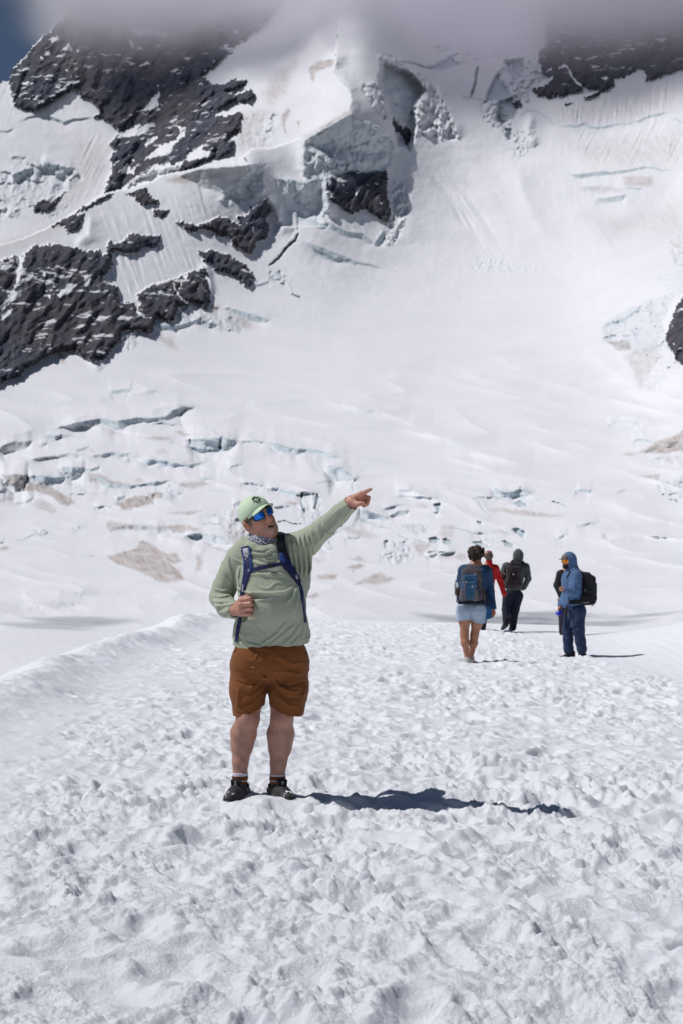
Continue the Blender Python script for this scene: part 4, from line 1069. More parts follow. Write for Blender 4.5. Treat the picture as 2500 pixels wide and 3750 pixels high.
    def press_folds(self, lines, y0, soft=.04):
        """cloth folds worked into the near side of a garment"""
        Xg, Zg = np.meshgrid(self.ax[0], self.ax[2], indexing='ij')
        d2 = np.zeros(Xg.shape, F32)
        for pts, w, hgt in lines:
            dist, sd, al = line_dist(pts, Xg, Zg)
            # one flank steep, one gentle, as a pulled fold has
            ww = np.where(sd > 0, w * .65, w * 1.25)
            d2 += hgt * np.exp(-(dist / ww) ** 2) * np.clip(np.minimum(al, 1 - al) * 5 + .05, 0, 1)
        k = sstep(y0 + soft, y0 - soft, self.ax[1])
        self.f -= d2[:, None, :] * k[None, :, None]
        return self

    def march(self, p, d, far=.3):
        """first surface point met from p along d"""
        p = np.array(p, float); d = np.array(d, float) / np.linalg.norm(d); n = np.array(self.f.shape)
        for t in np.arange(0, far, self.h * .4):
            q = p + d * t; i = np.round((q - self.lo) / self.h).astype(int)
            if (i >= 0).all() and (i < n).all() and self.f[tuple(i)] < 0: return q
        return p

    def mesh(self):
        f = self.f; h = self.h
        f = np.pad(f, 1, constant_values=.12)
        sg = f < 0
        c = np.zeros(tuple(n - 1 for n in f.shape), np.int8)
        for dx in (0, 1):
            for dy in (0, 1):
                for dz in (0, 1):
                    c += sg[dx:f.shape[0] - 1 + dx, dy:f.shape[1] - 1 + dy, dz:f.shape[2] - 1 + dz]
        act = np.argwhere((c > 0) & (c < 8))
        idx = np.full(c.shape, -1, np.int32); idx[act[:, 0], act[:, 1], act[:, 2]] = np.arange(len(act))
        corner = [(0, 0, 0), (1, 0, 0), (0, 1, 0), (1, 1, 0), (0, 0, 1), (1, 0, 1), (0, 1, 1), (1, 1, 1)]
        vals = [f[act[:, 0] + o[0], act[:, 1] + o[1], act[:, 2] + o[2]] for o in corner]
        acc = np.zeros((len(act), 3), F32); cnt = np.zeros(len(act), F32)
        for a in range(8):
            for b in range(a + 1, 8):
                if sum(abs(corner[a][k] - corner[b][k]) for k in range(3)) != 1: continue
                m = (vals[a] < 0) != (vals[b] < 0)
                t = np.where(m, vals[a] / np.where(m, vals[a] - vals[b], 1), 0)
                for k in range(3):
                    acc[:, k] += np.where(m, corner[a][k] + t * (corner[b][k] - corner[a][k]), 0)
                cnt += m
        V = (act + acc / cnt[:, None] - 1) * h + self.lo
        faces = []
        for k in range(3):
            o = [0, 0, 0]; o[k] = 1
            A = sg[tuple(slice(0, f.shape[j] - o[j]) for j in range(3))]; B = sg[tuple(slice(o[j], f.shape[j]) for j in range(3))]
            e = np.argwhere(A != B)
            e = e[(e[:, (k + 1) % 3] > 0) & (e[:, (k + 2) % 3] > 0)]
            e = e[np.all(e < np.array(c.shape), axis=1)]
            u, v = (k + 1) % 3, (k + 2) % 3
            du = np.zeros(3, int); du[u] = 1; dv = np.zeros(3, int); dv[v] = 1
            q = np.stack([idx[tuple((e - du - dv).T)], idx[tuple((e - dv).T)], idx[tuple(e.T)], idx[tuple((e - du).T)]], 1)
            ins = sg[tuple(e.T)]
            q[~ins] = q[~ins][:, ::-1]
            faces.append(q)
        Q = np.concatenate(faces)
        Q = Q[(Q >= 0).all(1)]
        return V.astype(F32), Q


def vnormals(V, Q):
    n = np.cross(V[Q[:, 2]] - V[Q[:, 0]], V[Q[:, 3]] - V[Q[:, 1]])
    N = np.zeros_like(V)
    for k in range(4):
        for a in range(3): N[:, a] += np.bincount(Q[:, k], n[:, a], len(V))
    return N / (np.linalg.norm(N, axis=1, keepdims=True) + 1e-12)


def relax(V, Q, n=1, w=.5):
    """light smoothing of a skin"""
    for _ in range(n):
        S = np.zeros_like(V); C = np.zeros(len(V))
        for a in range(4):
            for b in (1, 3):
                i, j = Q[:, a], Q[:, (a + b) % 4]
                for k in range(3): S[:, k] += np.bincount(i, V[j, k], len(V))
                C += np.bincount(i, minlength=len(V))
        V = V * (1 - w) + w * S / np.maximum(C, 1)[:, None]
    return V.astype(F32)


def folds(V, N, lines, mask=None):
    """cloth folds: lines of ((x, z) points in front view, width, height); positive height is a ridge"""
    d = np.zeros(len(V), F32)
    for pts, w, hgt in lines:
        dist, sd, al = line_dist(pts, V[:, 0], V[:, 2])
        d += hgt * np.exp(-(dist / w) ** 2) * np.clip(np.minimum(al, 1 - al) * 5 + .1, 0, 1)
    if mask is not None: d = d * mask
    return V + N * d[:, None]


def part(name, S, base, mat, parent, smooth=1, fold=None, noise=None, attrs=None, post=None):
    V, Q = S.mesh() if isinstance(S, SDF) else S
    if smooth: V = relax(V, Q, smooth)
    if fold is not None or noise is not None:
        N = vnormals(V, Q)
        if fold is not None: V = folds(V, N, fold, np.clip(-N[:, 1] * 1.6 + .4, 0, 1))
        if noise is not None: V = V + N * noise(V)[:, None]
    if post is not None: V = post(V)
    at = attrs(V, vnormals(V, Q)) if attrs else None
    return mesh_np(name, V - np.array(base, F32), Q, mat, parent, True, None, at)


def grid_part(name, P, base, mat, parent, thick=.003, smooth=True):
    """a sheet given as a (rows, cols, 3) point lattice, closed to a thin slab"""
    P = np.array(P, float); r, c, _ = P.shape
    du = np.gradient(P, axis=1); dv = np.gradient(P, axis=0)
    N = np.cross(du, dv); N /= np.linalg.norm(N, axis=2, keepdims=True) + 1e-12
    A = (P + N * thick / 2).reshape(-1, 3); B = (P - N * thick / 2).reshape(-1, 3); n = r * c
    i = (np.arange(r - 1)[:, None] * c + np.arange(c - 1)[None, :]).ravel()
    Q = [np.stack([i, i + 1, i + c + 1, i + c], 1), np.stack([i + c, i + c + 1, i + 1, i], 1) + n]
    bd = [j for j in range(c)] + [j * c + c - 1 for j in range(1, r)] + [(r - 1) * c + j for j in range(c - 2, -1, -1)] + [j * c for j in range(r - 2, -1, -1)]
    bd = np.array(bd); nx = np.roll(bd, -1)
    Q.append(np.stack([nx, bd, bd + n, nx + n], 1)[:-1] if bd[0] == bd[-1] else np.stack([nx, bd, bd + n, nx + n], 1)[bd != nx])
    return mesh_np(name, np.concatenate([A, B]) - np.array(base), np.concatenate(Q), mat, parent, smooth)


def tube(name, pts, rad, base, mat, parent, n=8, flat=1.0, closed=False):
    """a tube along points; rad number or list"""
    P = np.array(pts, float); m = len(P)
    rad = np.full(m, rad) if not hasattr(rad, '__len__') else np.array(rad)
    T = np.gradient(P, axis=0); T /= np.linalg.norm(T, axis=1, keepdims=True) + 1e-12
    ref = np.array([0, 1, 0.01]); rows = []
    for k in range(m):
        u = np.cross(T[k], ref); u /= np.linalg.norm(u) + 1e-9; v = np.cross(T[k], u)
        a = np.arange(n) * 2 * np.pi / n
        rows.append(P[k] + rad[k] * (np.cos(a)[:, None] * u + flat * np.sin(a)[:, None] * v))
    V = np.concatenate(rows + [P[:1], P[-1:]])
    Q = []
    for k in range(m - 1):
        for j in range(n):
            j2 = (j + 1) % n
            Q.append((k * n + j, k * n + j2, (k + 1) * n + j2, (k + 1) * n + j))
    for j in range(0, n):
        j2 = (j + 1) % n
        Q.append((j2, j, m * n, m * n)); Q.append(((m - 1) * n + j, (m - 1) * n + j2, m * n + 1, m * n + 1))
    Q = np.array(Q)
    tri = Q[Q[:, 2] == Q[:, 3]][:, :3]; quad = Q[Q[:, 2] != Q[:, 3]]
    return mesh_mixed(name, V - np.array(base), [quad, tri], mat, parent)


def mesh_mixed(name, V, groups, mats, parent=None, smooth=True):
    me = bpy.data.meshes.new(name)
    me.from_pydata([tuple(map(float, v)) for v in V], [], [tuple(int(i) for i in f) for g in groups for f in g])
    if smooth: me.polygons.foreach_set('use_smooth', np.ones(len(me.polygons), bool))
    me.update()
    for m in (mats if isinstance(mats, (list, tuple)) else [mats]): me.materials.append(m)
    o = bpy.data.objects.new(name, me); COL.objects.link(o)
    if parent is not None: o.parent = parent
    return o


def ribbon(name, S, pts, widths, base, mat, parent, off=.004, thick=.006, cols=7, sub=6, extra=None, back=False, sides=None):
    """a strap lying on a body: pts (x, z) in front view, laid on the surface of S (extra: fixed y for some points)"""
    P = np.array(pts, float); n = (len(P) - 1) * sub + 1
    t = np.linspace(0, len(P) - 1, n); ti = np.arange(len(P))
    def sm(v):
        # Catmull-Rom through the points
        v = np.array(v, float); i = np.clip(np.floor(t).astype(int), 0, len(v) - 2); u = t - i
        p0 = v[np.maximum(i - 1, 0)]; p1 = v[i]; p2 = v[i + 1]; p3 = v[np.minimum(i + 2, len(v) - 1)]
        return .5 * (2 * p1 + (p2 - p0) * u + (2 * p0 - 5 * p1 + 4 * p2 - p3) * u * u + (3 * p1 - p0 - 3 * p2 + p3) * u ** 3)
    x, z, w = sm(P[:, 0]), sm(P[:, 1]), sm(widths)
    dx, dz = np.gradient(x), np.gradient(z); L = np.hypot(dx, dz) + 1e-9
    rows = []
    lasty = None
    for k in range(n):
        row = []
        for s in np.linspace(-.5, .5, cols):
            xx = x[k] + s * w[k] * (-dz[k] / L[k]) * -1; zz = z[k] + s * w[k] * (dx[k] / L[k]) * -1
            y = S.front(xx, zz, back) if S is not None else None
            row.append([xx, np.nan if y is None else y, zz])
        rows.append(row)
    R = np.array(rows)
    Y = R[:, :, 1]
    if extra is not None:
        e = np.interp(t, ti, [np.nan if v is None else v for v in extra])
        for k in range(n):
            if not np.isnan(e[k]): Y[k, :] = e[k]
    # fill gaps and smooth the lie of the strap
    med = np.nanmean(Y, axis=1) if True else None
    med = np.where(np.isnan(med), np.interp(np.arange(n), np.where(~np.isnan(med))[0], med[~np.isnan(med)]), med)
    Y = np.where(np.isnan(Y), med[:, None], Y)
    for _ in range(4):
        Yp = np.pad(Y, ((1, 1), (1, 1)), mode='edge')
        Y = .4 * Y + .15 * (Yp[:-2, 1:-1] + Yp[2:, 1:-1] + Yp[1:-1, :-2] + Yp[1:-1, 2:])
    R[:, :, 1] = Y + (off if back else -off)
    return grid_part(name, R, base, mat, parent, thick), R
# ------------------------------------------------------------------ cloth, skin, hair
def fabric(name, color, rough=.85, var=.12, weave=400, spec=.2, bump=.15, heather=0.0, light=None):
    m = new_mat(name, color, rough, spec)
    t = NT(m); c = t.coord('Object')
    n = t.noise(9, c, 5, .6); f = t.noise(weave, c, 2, .6)
    lo = tuple(v * (1 - var) for v in color); hi = tuple(min(1, v * (1 + var)) for v in color)
    col = t.ramp(n, [(.3, lo), (.7, hi)])
    if heather:
        c2 = t.coord('Object', (1, 1, 5)); hn = t.noise(190, c2, 3, .7)
        col = t.mix(t.ramp(hn, [(.38, 0.0), (.66, heather)]), col, light or tuple(min(1, v * 1.6) for v in color))
    t.base(col)
    b = t.bump(f, bump, .0015)
    t.normal(t.bump(t.noise(28, c, 4, .6), .30, .006, b))
    t.b.inputs['Sheen Weight'].default_value = .08
    return m


def skin_mat(name='skin'):
    m = new_mat(name, (.5, .28, .2), .48, .35)
    t = NT(m); c = t.coord('Object')
    n = t.noise(26, c, 6, .65); f = t.noise(240, c, 3, .6)
    col = t.mix(1.0, t.attr('col', 'Color'), t.ramp(n, [(.3, (.80, .75, .72)), (.7, (1.16, 1.12, 1.10))]), 'MULTIPLY')
    col = t.mix(t.ramp(f, [(.62, 0.0), (.75, .22)]), col, (.20, .09, .055))
    t.base(col)
    t.b.inputs['Subsurface Weight'].default_value = .06
    t.b.inputs['Subsurface Radius'].default_value = (.012, .005, .003)
    t.normal(t.bump(t.math('ADD', f, n), .25, .002))
    return m


def hair_mat(name, lo, hi):
    m = new_mat(name, lo, .6, .3)
    t = NT(m); c = t.coord('Object')
    t.base(t.ramp(t.noise(70, c, 4, .7, 1.5), [(.35, lo), (.7, hi)]))
    t.normal(t.bump(t.noise(120, c, 3, .7, 2), .8, .01))
    return m


SKIN = skin_mat()
M_BLACK = fabric('black_fabric', (.016, .016, .018), .8, .25)
M_PLASTIC = new_mat('black_plastic', (.012, .012, .013), .35, .4)


def cv(base, *spots):
    """vertex colours of skin: base colour with soft spots (centre, radius, colour)"""
    def f(V, N):
        c = np.tile(np.array(base, F32), (len(V), 1))
        for ctr, r, col in spots:
            d = np.linalg.norm((V - np.array(ctr, F32)) / np.array(r, F32), axis=1)
            w = sstep(1.25, .6, d)[:, None]
            c = c * (1 - w) + np.array(col, F32) * w
        return {'col': c}
    return f
# ------------------------------------------------------------------ the pointing man
MD = 8.5


def M(x, y, dy=0.0):      # upper-body sheet
    return np.array(W(700 + x / 2.178, 1750 + y / 2.178, MD + dy))


def L(x, y, dy=0.0):      # lower-body sheet
    return np.array(W(700 + x / 2.178, 2250 + y / 2.178, MD + dy))


def H(x, y, dy=0.0):      # pointing hand
    return np.array(W(1240 + x / 9.8, 1760 + y / 9.8, MD - .29 + dy))


def at(p, dy):            # the same picture position moved in depth
    return p


def head_frame(yaw, pitch, roll):
    y, p, r = map(math.radians, (yaw, pitch, roll))
    f0 = np.array([math.sin(y), -math.cos(y), 0]); l = np.array([math.cos(y), math.sin(y), 0]); z = np.array([0, 0, 1.])
    f = f0 * math.cos(p) + z * math.sin(p); u = z * math.cos(p) - f0 * math.sin(p)
    l2 = l * math.cos(r) + u * math.sin(r); u2 = u * math.cos(r) - l * math.sin(r)
    return np.stack([l2, f, u2])      # rows: left, forward, up


def xz(*pts, fn=None):
    return [(lambda q: (q[0], q[2]))((fn or M)(*p)) for p in pts]


def build_man():
    feet_l = L(392, 1455, 0.0); feet_r = L(691, 1470, 0.0)
    base = (float(L(545, 1470)[0]), MD, 0.0)
    man = empty('person', base, 'man in pale green long sleeved shirt and brown shorts pointing up with one arm', 'person')
    R = head_frame(32, 9, 24)
    glass = np.array(W(840 + 683 / 5.227, 1780 + 520 / 5.227, MD - .085))
    O = glass - .096 * R[1] - .024 * R[2]
    def hd(l, f, u): return O + l * R[0] + f * R[1] + u * R[2]
    def he(S, c, r, k=.02, op='+'): S.ell(hd(*c), r, R, k, op)
    def hc(S, a, b, ra, rb, k=.012, op='+'): S.cone(hd(*a), hd(*b), ra, rb, k, 1.0, op)

    # ---- body: one skin from crown to ankles
    S = SDF((-.98, MD - .48, .02), (.40, MD + .30, 1.86), .0034)
    he(S, (0, -.012, .045), (.077, .098, .088))
    he(S, (0, .030, -.035), (.059, .066, .086), .04)
    for s in (-1, 1):
        hc(S, (s * .054, .0, -.045), (s * .016, .060, -.094), .026, .023, .03)
        he(S, (s * .036, .052, -.026), (.028, .034, .036), .03)
        he(S, (s * .035, .082, .018), (.017, .014, .014), .01)                     # eyelids
        hc(S, (s * .012, .098, .038), (s * .046, .082, .040), .010, .009, .016)      # brow
        he(S, (s * .0135, .102, -.024), (.010, .012, .009), .008); he(S, (s * .007, .113, -.032), (.0045, .006, .005), .003, '-')                  # nostril wings
        hc(S, (s * .080, -.022, .012), (s * .078, -.010, -.028), .019, .013, .006); he(S, (s * .084, -.020, .006), (.013, .024, .026), .008)                  # ears
        he(S, (s * .094, -.010, -.001), (.009, .012, .017), .006, '-')
        hc(S, (s * .060, .008, -.050), (s * .044, .045, -.078), .016, .018, .03)      # jowls
    hc(S, (0, .094, .030), (0, .114, -.016), .0085, .0130, .016)                     # nose
    he(S, (0, .070, -.096), (.025, .022, .021), .02)                               # chin
    he(S, (0, .064, -.055), (.033, .034, .030), .025)
    hc(S, (-.024, .095, -.045), (0, .104, -.043), .006, .007, .008); hc(S, (.024, .095, -.045), (0, .104, -.043), .006, .007, .008)   # upper lip
    hc(S, (-.020, .092, -.072), (0, .101, -.076), .006, .008, .008); hc(S, (.020, .092, -.072), (0, .101, -.076), .006, .008, .008)   # lower lip
    he(S, (0, .104, -.058), (.020, .026, .0095), .004, '-')                          # open mouth
    hc(S, (-.012, .092, -.051), (.012, .092, -.051), .0035, .0035, .002)             # upper teeth
    neck0 = M(585, 520, .03)
    S.cone(hd(0, -.02, -.06), neck0, .064, .072, .04)
    S.cone(hd(0, .028, -.095), M(585, 540, -.01), .044, .060, .05)                    # soft throat
    # torso kept inside the shirt
    S.cone(M(585, 560, .03), M(640, 760, .02), .10, .15, .05, .7)
    S.ell(M(645, 1000, -.03), (.185, .145, .22), None, .05); S.ell(M(640, 1290, .01), (.185, .12, .16), None, .05)
    S.chain([M(420, 640, .02), M(255, 945, .06), M(345, 1055, -.155)], [.055, .043, .030], .03)
    S.chain([M(800, 570, .02), M(1065, 393, -.14), M(1268, 200, -.285)], [.058, .045, .030], .03)
    # fist on the strap
    wr = M(350, 1058, -.16)
    ky = [(398, 978), (394, 1014), (392, 1050), (396, 1084)]
    for i, (kx, kyy) in enumerate(ky):
        kd = (-.214, -.221, -.218, -.206)[i]
        S.cone(wr, M(kx, kyy, kd), .026, .0165, .012)
        px = (470, 476, 474, 464)[i]; py = kyy - (14, 10, 4, -2)[i]
        rr = (.0140, .0145, .0138, .0125)[i]
        S.cone(M(kx, kyy, kd), M(px, py, kd - .016), rr, rr * .95, .008)
        S.cone(M(px, py, kd - .016), M(px + 12, py + 6, kd + .018), rr * .97, rr * .9, .004)
        S.cone(M(px + 12, py + 6, kd + .018), M(px - 22, py + 8, kd + .030), rr * .9, rr * .8, .004)
    S.chain([M(365, 1020, -.18), M(405, 965, -.205), M(452, 944, -.208)], [.019, .0145, .011], .01)
    # pointing hand
    S.chain([M(1262, 205, -.28), H(470, 730, .015)], [.031, .031], .02)
    mets = [((430, 690, .015), (800, 478, -.03), .023, .0170), ((440, 720, .03), (890, 560, -.005), .023, .016), ((440, 780, .04), (885, 640, .02), .022, .0155), ((430, 820, .045), (850, 715, .035), .021, .0145)]
    for a, b, ra, rb in mets: S.cone(H(*a), H(*b), ra, rb, .014)
    S.chain([H(800, 478, -.03), H(965, 392, -.058), H(1080, 338, -.074), H(1143, 306, -.083)], [.0145, .0120, .0102, .0080], .008, 1.0, '+', .004)
    S.chain([H(890, 560, -.005), H(1058, 610, -.03), H(1020, 790, -.036), H(905, 905, -.018)], [.0145, .0128, .0115, .0095], .008, 1.0, '+', .003)
    S.chain([H(885, 640, .02), H(1050, 690, .0), H(1000, 850, -.006), H(885, 925, .008)], [.0135, .0120, .0108, .009], .006, 1.0, '+', .003)
    S.chain([H(850, 715, .035), H(985, 750, .026), H(950, 870, .02), H(865, 920, .03)], [.0125, .0105, .0095, .0082], .006, 1.0, '+', .003)
    S.cone(H(420, 775, .0), H(640, 850, -.035), .030, .0175, .014)
    S.chain([H(640, 850, -.035), H(775, 830, -.052), H(875, 832, -.058)], [.0165, .0140, .0115], .006, 1.0, '+', .003)
    # legs
    for pts in (((455, 420, .0, .095), (458, 700, -.01, .082), (456, 815, -.028, .070), (452, 850, -.022, .067), (420, 950, .016, .077), (408, 1050, .018, .068), (395, 1180, .008, .050), (392, 1270, .004, .043), (392, 1400, .0, .042)),
                ((760, 420, .0, .095), (735, 700, -.01, .078), (727, 815, -.028, .067), (724, 850, -.022, .066), (716, 955, .014, .081), (710, 1060, .018, .071), (697, 1190, .008, .051), (691, 1275, .004, .043), (691, 1410, .0, .042))):
        for a, b in zip(pts[:-1], pts[1:]):
            S.cone(L(*a[:3]), L(*b[:3]), a[3] - (.003 if a[3] > .075 else .006), b[3] - (.003 if b[3] > .075 else .006), .03, 1.04)
        kx = pts[2][0]
        S.ell(L(kx, 838, -.088), (.036, .022, .045), None, .035)        # kneecap
    skin = (.43, .235, .170)
    spots = [(hd(0, .05, -.03), (.10, .09, .12), (.44, .222, .155)), (hd(0, .118, -.015), (.020, .025, .028), (.55, .245, .19)), (hd(-.05, .06, -.03), (.032, .035, .03), (.54, .255, .195)), (hd(0, .075, -.085), (.060, .05, .032), (.41, .265, .205)),
             (hd(0, .098, -.043), (.025, .014, .0055), (.43, .17, .145)), (hd(0, .096, -.077), (.022, .016, .0065), (.45, .175, .15)), (hd(0, .084, -.060), (.019, .016, .010), (.035, .010, .010)), (hd(0, .094, -.0505), (.012, .008, .0042), (.62, .56, .48)),
             (hd(-.08, -.01, -.004), (.016, .03, .036), (.55, .23, .165)), (hd(0, .04, -.115), (.06, .05, .03), (.52, .24, .18))]
    for kx in (456, 727): spots.append((L(kx, 838, -.09), (.055, .05, .055), (.47, .235, .18)))
    for kx in (410, 706): spots.append((L(kx, 1060, 0), (.13, .16, .30), (.40, .222, .165)))
    spots += [(H(700, 700), (.09, .09, .07), (.53, .265, .20)), (M(420, 1040, -.2), (.07, .09, .09), (.52, .265, .20))]
    spots += [(H(1060, 610, -.03), (.012, .02, .012), (.56, .25, .19)), (H(890, 838, -.068), (.006, .008, .005), (.62, .42, .36)), (H(1140, 306, -.09), (.006, .006, .006), (.58, .33, .26))]
    part('body', S, base, SKIN, man, 1, None, lambda V: .0006 * perlin3(V * 60, 3), cv(skin, *spots))

    # ---- shirt
    C = SDF((-1.02, MD - .42, .60), (.22, MD + .26, 1.87), .0037)
    C.cone(M(400, 640, .02), M(800, 585, .02), .075, .085, .05, .95)
    C.cone(M(575, 560, .03), M(640, 700, .01), .10, .165, .06, .78)
    C.ell(M(632, 790, -.005), (.205, .150, .200), None, .06)
    C.ell(M(655, 1030, -.045), (.198, .175, .205), None, .08)
    C.ell(M(640, 1260, -.005), (.218, .152, .215), None, .06)
    C.box(M(640, 1270, .0), (.214, .135, .16), None, .12, .05)
    C.chain([M(392, 650, .02), M(330, 745, .035), M(268, 870, .055), M(238, 950, .06), M(285, 1030, -.04), M(358, 1062, -.15)], [.085, .074, .070, .066, .060, .047], .035, 1.0, '+', .02)
    C.chain([M(800, 575, .02), M(945, 497, -.06), M(1065, 397, -.14), M(1180, 290, -.22), M(1274, 200, -.285)], [.100, .074, .062, .053, .047], .05, 1.0, '+', .02)
    C.cone(M(888, 600, .0), M(868, 820, .0), .04, .05, .09)                                   # cloth pulled from the raised arm to the flank
    # collar of the hood lying round the neck
    C.chain([M(395, 560, .06), M(425, 545, -.01), M(495, 562, -.075), M(585, 590, -.105), M(665, 565, -.085), M(715, 520, -.02), M(720, 490, .06)], [.036, .034, .030, .028, .028, .030, .036], .03)
    C.chain([M(430, 540, .09), M(560, 510, .14), M(690, 500, .09)], [.05, .07, .05], .04)
    C.cone(M(575, 470, .02), M(588, 570, -.015), .083, .080, .02, 1.0, '-')
    hx, hz = zip(*xz((300, 1328), (345, 1330), (400, 1362), (500, 1384), (560, 1381), (640, 1358), (800, 1340), (935, 1312), (990, 1310)))
    hem = lambda x, y: np.interp(x, hx, hz).astype(F32) + (.03 * sstep(-.02, .1, y - MD)).astype(F32) + .004 * np.sin(x * 37)
    torso_low = SDF  # noqa
    # open hem: hollow above the lower edge
    C.ell(M(640, 1300, -.005), (.207, .142, .150), None, .0, '-', .02)
    C2 = C.f.copy()
    x, y, z = C._p((slice(None),) * 3, (0, 0, 0))
    tors = (x > M(330, 0)[0]) & (x < M(960, 0)[0])
    C.f = np.where(tors, np.maximum(C.f, hem(x, y) - z), C.f).astype(F32)
    # cuffs: cut square and hollow
    for a, b, r in ((M(285, 1030, -.04), M(358, 1062, -.15), .038), (M(1180, 290, -.22), M(1274, 200, -.285), .038)):
        d = (b - a) / np.linalg.norm(b - a)
        s = C._win(b - .09, b + .09, 0); xx, yy, zz = C._p(s, b - d * .004)
        near = (xx * xx + yy * yy + zz * zz) < .085 ** 2
        pl = xx * F32(d[0]) + yy * F32(d[1]) + zz * F32(d[2])
        C.f[s] = np.where(near, np.maximum(C.f[s], pl), C.f[s])
        C.cone(b - d * .035, b + d * .05, r, r + .004, .0, 1.0, '-', .01)
    Z = lambda *p: xz(*p)
    fl = [(Z((350, 870), (470, 912), (620, 915), (760, 905), (845, 860)), .010, .0085), (Z((360, 900), (480, 945), (600, 950)), .010, -.005), (Z((430, 760), (560, 770), (720, 760), (800, 790)), .012, .004),
          (Z((880, 840), (820, 940), (770, 1000)), .012, .006), (Z((870, 880), (850, 1000), (830, 1100)), .010, .005), (Z((900, 900), (885, 1040), (870, 1180)), .010, .005), (Z((330, 640), (430, 680), (500, 690)), .010, .004),
          (Z((500, 590), (610, 640), (700, 600)), .010, .006), (Z((520, 620), (620, 665), (700, 650)), .009, .005), (Z((490, 660), (600, 690), (690, 690)), .009, .004), (Z((360, 560), (470, 600), (600, 610), (690, 560)), .008, .006), (Z((470, 575), (560, 590), (640, 580)), .008, -.006),
          (Z((430, 1300), (560, 1330), (700, 1230), (790, 1120)), .014, .006), (Z((600, 1350), (720, 1260), (850, 1150)), .012, .005), (Z((380, 1240), (460, 1330), (540, 1350)), .012, -.004), (Z((740, 1330), (830, 1240), (900, 1130)), .012, .005), (Z((800, 1330), (880, 1250)), .010, .004), (Z((880, 1310), (905, 1200), (905, 1100)), .010, .004),
          (Z((480, 1060), (560, 1180), (640, 1260)), .018, -.003), (Z((355, 720), (345, 830), (345, 900)), .010, -.006), (Z((400, 700), (380, 800), (400, 880)), .010, .005),
          (Z((165, 930), (230, 945), (320, 930)), .008, .007), (Z((165, 975), (240, 985), (330, 975)), .008, .006), (Z((190, 1020), (260, 1015), (340, 1000)), .007, .006), (Z((175, 880), (250, 900), (330, 880)), .009, .005), (Z((230, 1070), (290, 1060), (345, 1030)), .007, .005), (Z((260, 1110), (310, 1090), (355, 1060)), .007, .004), (Z((240, 720), (290, 800), (330, 850)), .012, .004), (Z((300, 600), (310, 700), (335, 790)), .012, .004)]
    # gathers at the raised shoulder
    for i in range(11):
        x0 = 770 + i * 17
        fl.append((Z((x0 + 8, 470 - i * 5), (x0 + 4 + i * 3, 560), (x0 + 22 + i * 2, 680 + i * 4), (x0 + 40 - i * 2, 800)), .0062, .0072 if i % 2 else -.0060))
    for i in range(5):
        x0 = 930 + i * 26
        fl.append((Z((x0, 420 - i * 22), (x0 + 20, 500 - i * 18), (x0 + 14, 590 - i * 22)), .008, .004 if i % 2 else -.004))
    fl += [(Z((980, 560), (1090, 440), (1210, 330)), .014, .005), (Z((1000, 480), (1120, 360), (1220, 250)), .014, -.004), (Z((1150, 290), (1230, 230), (1290, 215)), .008, .004), (Z((1200, 350), (1260, 280), (1300, 240)), .007, .004)]
    M_SHIRT = fabric('sage_shirt', (.345, .375, .28), .88, .06, 500, .15, .2, .45, (.46, .49, .395))
    C.press_folds([(a, w * .72, h * 1.7) for a, w, h in fl], MD + .03)
    C.f = np.where(tors, np.maximum(C.f, hem(x, y) - z), C.f).astype(F32)
    shirt = part('shirt', C, base, M_SHIRT, man, 1, None, lambda V: .0014 * fbm3(V * 22, 3, 5) + .0018 * perlin3(V * np.array([8, 8, 20]), 9) + .0065 * np.clip(1 - np.abs(perlin3(V * np.array([7, 7, 17]) + .25 * V[:, [2, 2, 0]] * 6, 12)) * 5.5, 0, 1) ** 1.5 * sstep(-.15, .35, perlin3(V * 5, 14)))

    # ---- neck gaiter
    G = SDF(M(400, 640, -.16), M(780, 400, .18), .0040)
    G.chain([M(592, 545, -.012), M(582, 515, .002), M(566, 476, .018)], [.084, .088, .083], .02, .96)
    G.cone(M(592, 545, -.012), M(566, 455, .02), .074, .076, .0, .96, '-')
    G.cone(hd(0, -.0, -.02), hd(0, .03, -.085), .070, .066, .004, 1.0, '-')
    m = new_mat('paisley_cloth', (.02, .02, .05), .85, .2)
    t = NT(m); c = t.coord('Object')
    vo = t.node('ShaderNodeTexVoronoi', Scale=46.0); t.link(c, vo.inputs['Vector'])
    wv = t.math('SINE', t.math('MULTIPLY', vo.outputs['Distance'], 26.0))
    nn = t.noise(110, c, 3, .6, 1.2)
    pat = t.ramp(t.math('ADD', t.math('MULTIPLY', wv, .22), nn), [(.50, (.012, .014, .045)), (.56, (.60, .60, .68))])
    t.base(pat)
    part('neck_gaiter', G, base, m, man, 1, [(Z((455, 500), (540, 545), (640, 535), (690, 490)), .006, -.004), (Z((450, 480), (540, 520), (640, 510), (690, 470)), .006, .003), (Z((470, 525), (550, 560), (620, 556)), .006, .003)], lambda V: .002 * perlin3(V * 30, 4))

    # ---- cap: crown, brim, emblem
    M_CAP = fabric('mint_cap_cloth', (.54, .67, .48), .8, .04, 600, .2, .1)
    K = SDF(O - .17, O + .2, .0032)
    he(K, (0, -.016, .044), (.0905, .113, .107), .0); he(K, (0, .03, .060), (.078, .07, .080), .03)
    pn = R[2] * .975 * -1 + R[1] * -.0 + R[1] * .30
    K.cut(hd(0, .085, .064), pn)
    he(K, (0, -.012, .040), (.083, .105, .098), .0, '-')
    def seams(V):
        q = (V - O) @ R.T
        a = np.arctan2(q[:, 0], q[:, 1] + .016)
        k = np.abs(((a / (np.pi / 3)) + .5) % 1 - .5) * np.pi / 3
        return (-.0018 * np.exp(-(k * .09 / .0022) ** 2)).astype(F32)
    cap = part('cap', K, base, M_CAP, man, 1, None, lambda V: seams(V) + .0012 * perlin3(V * 24, 6))
    rows = []
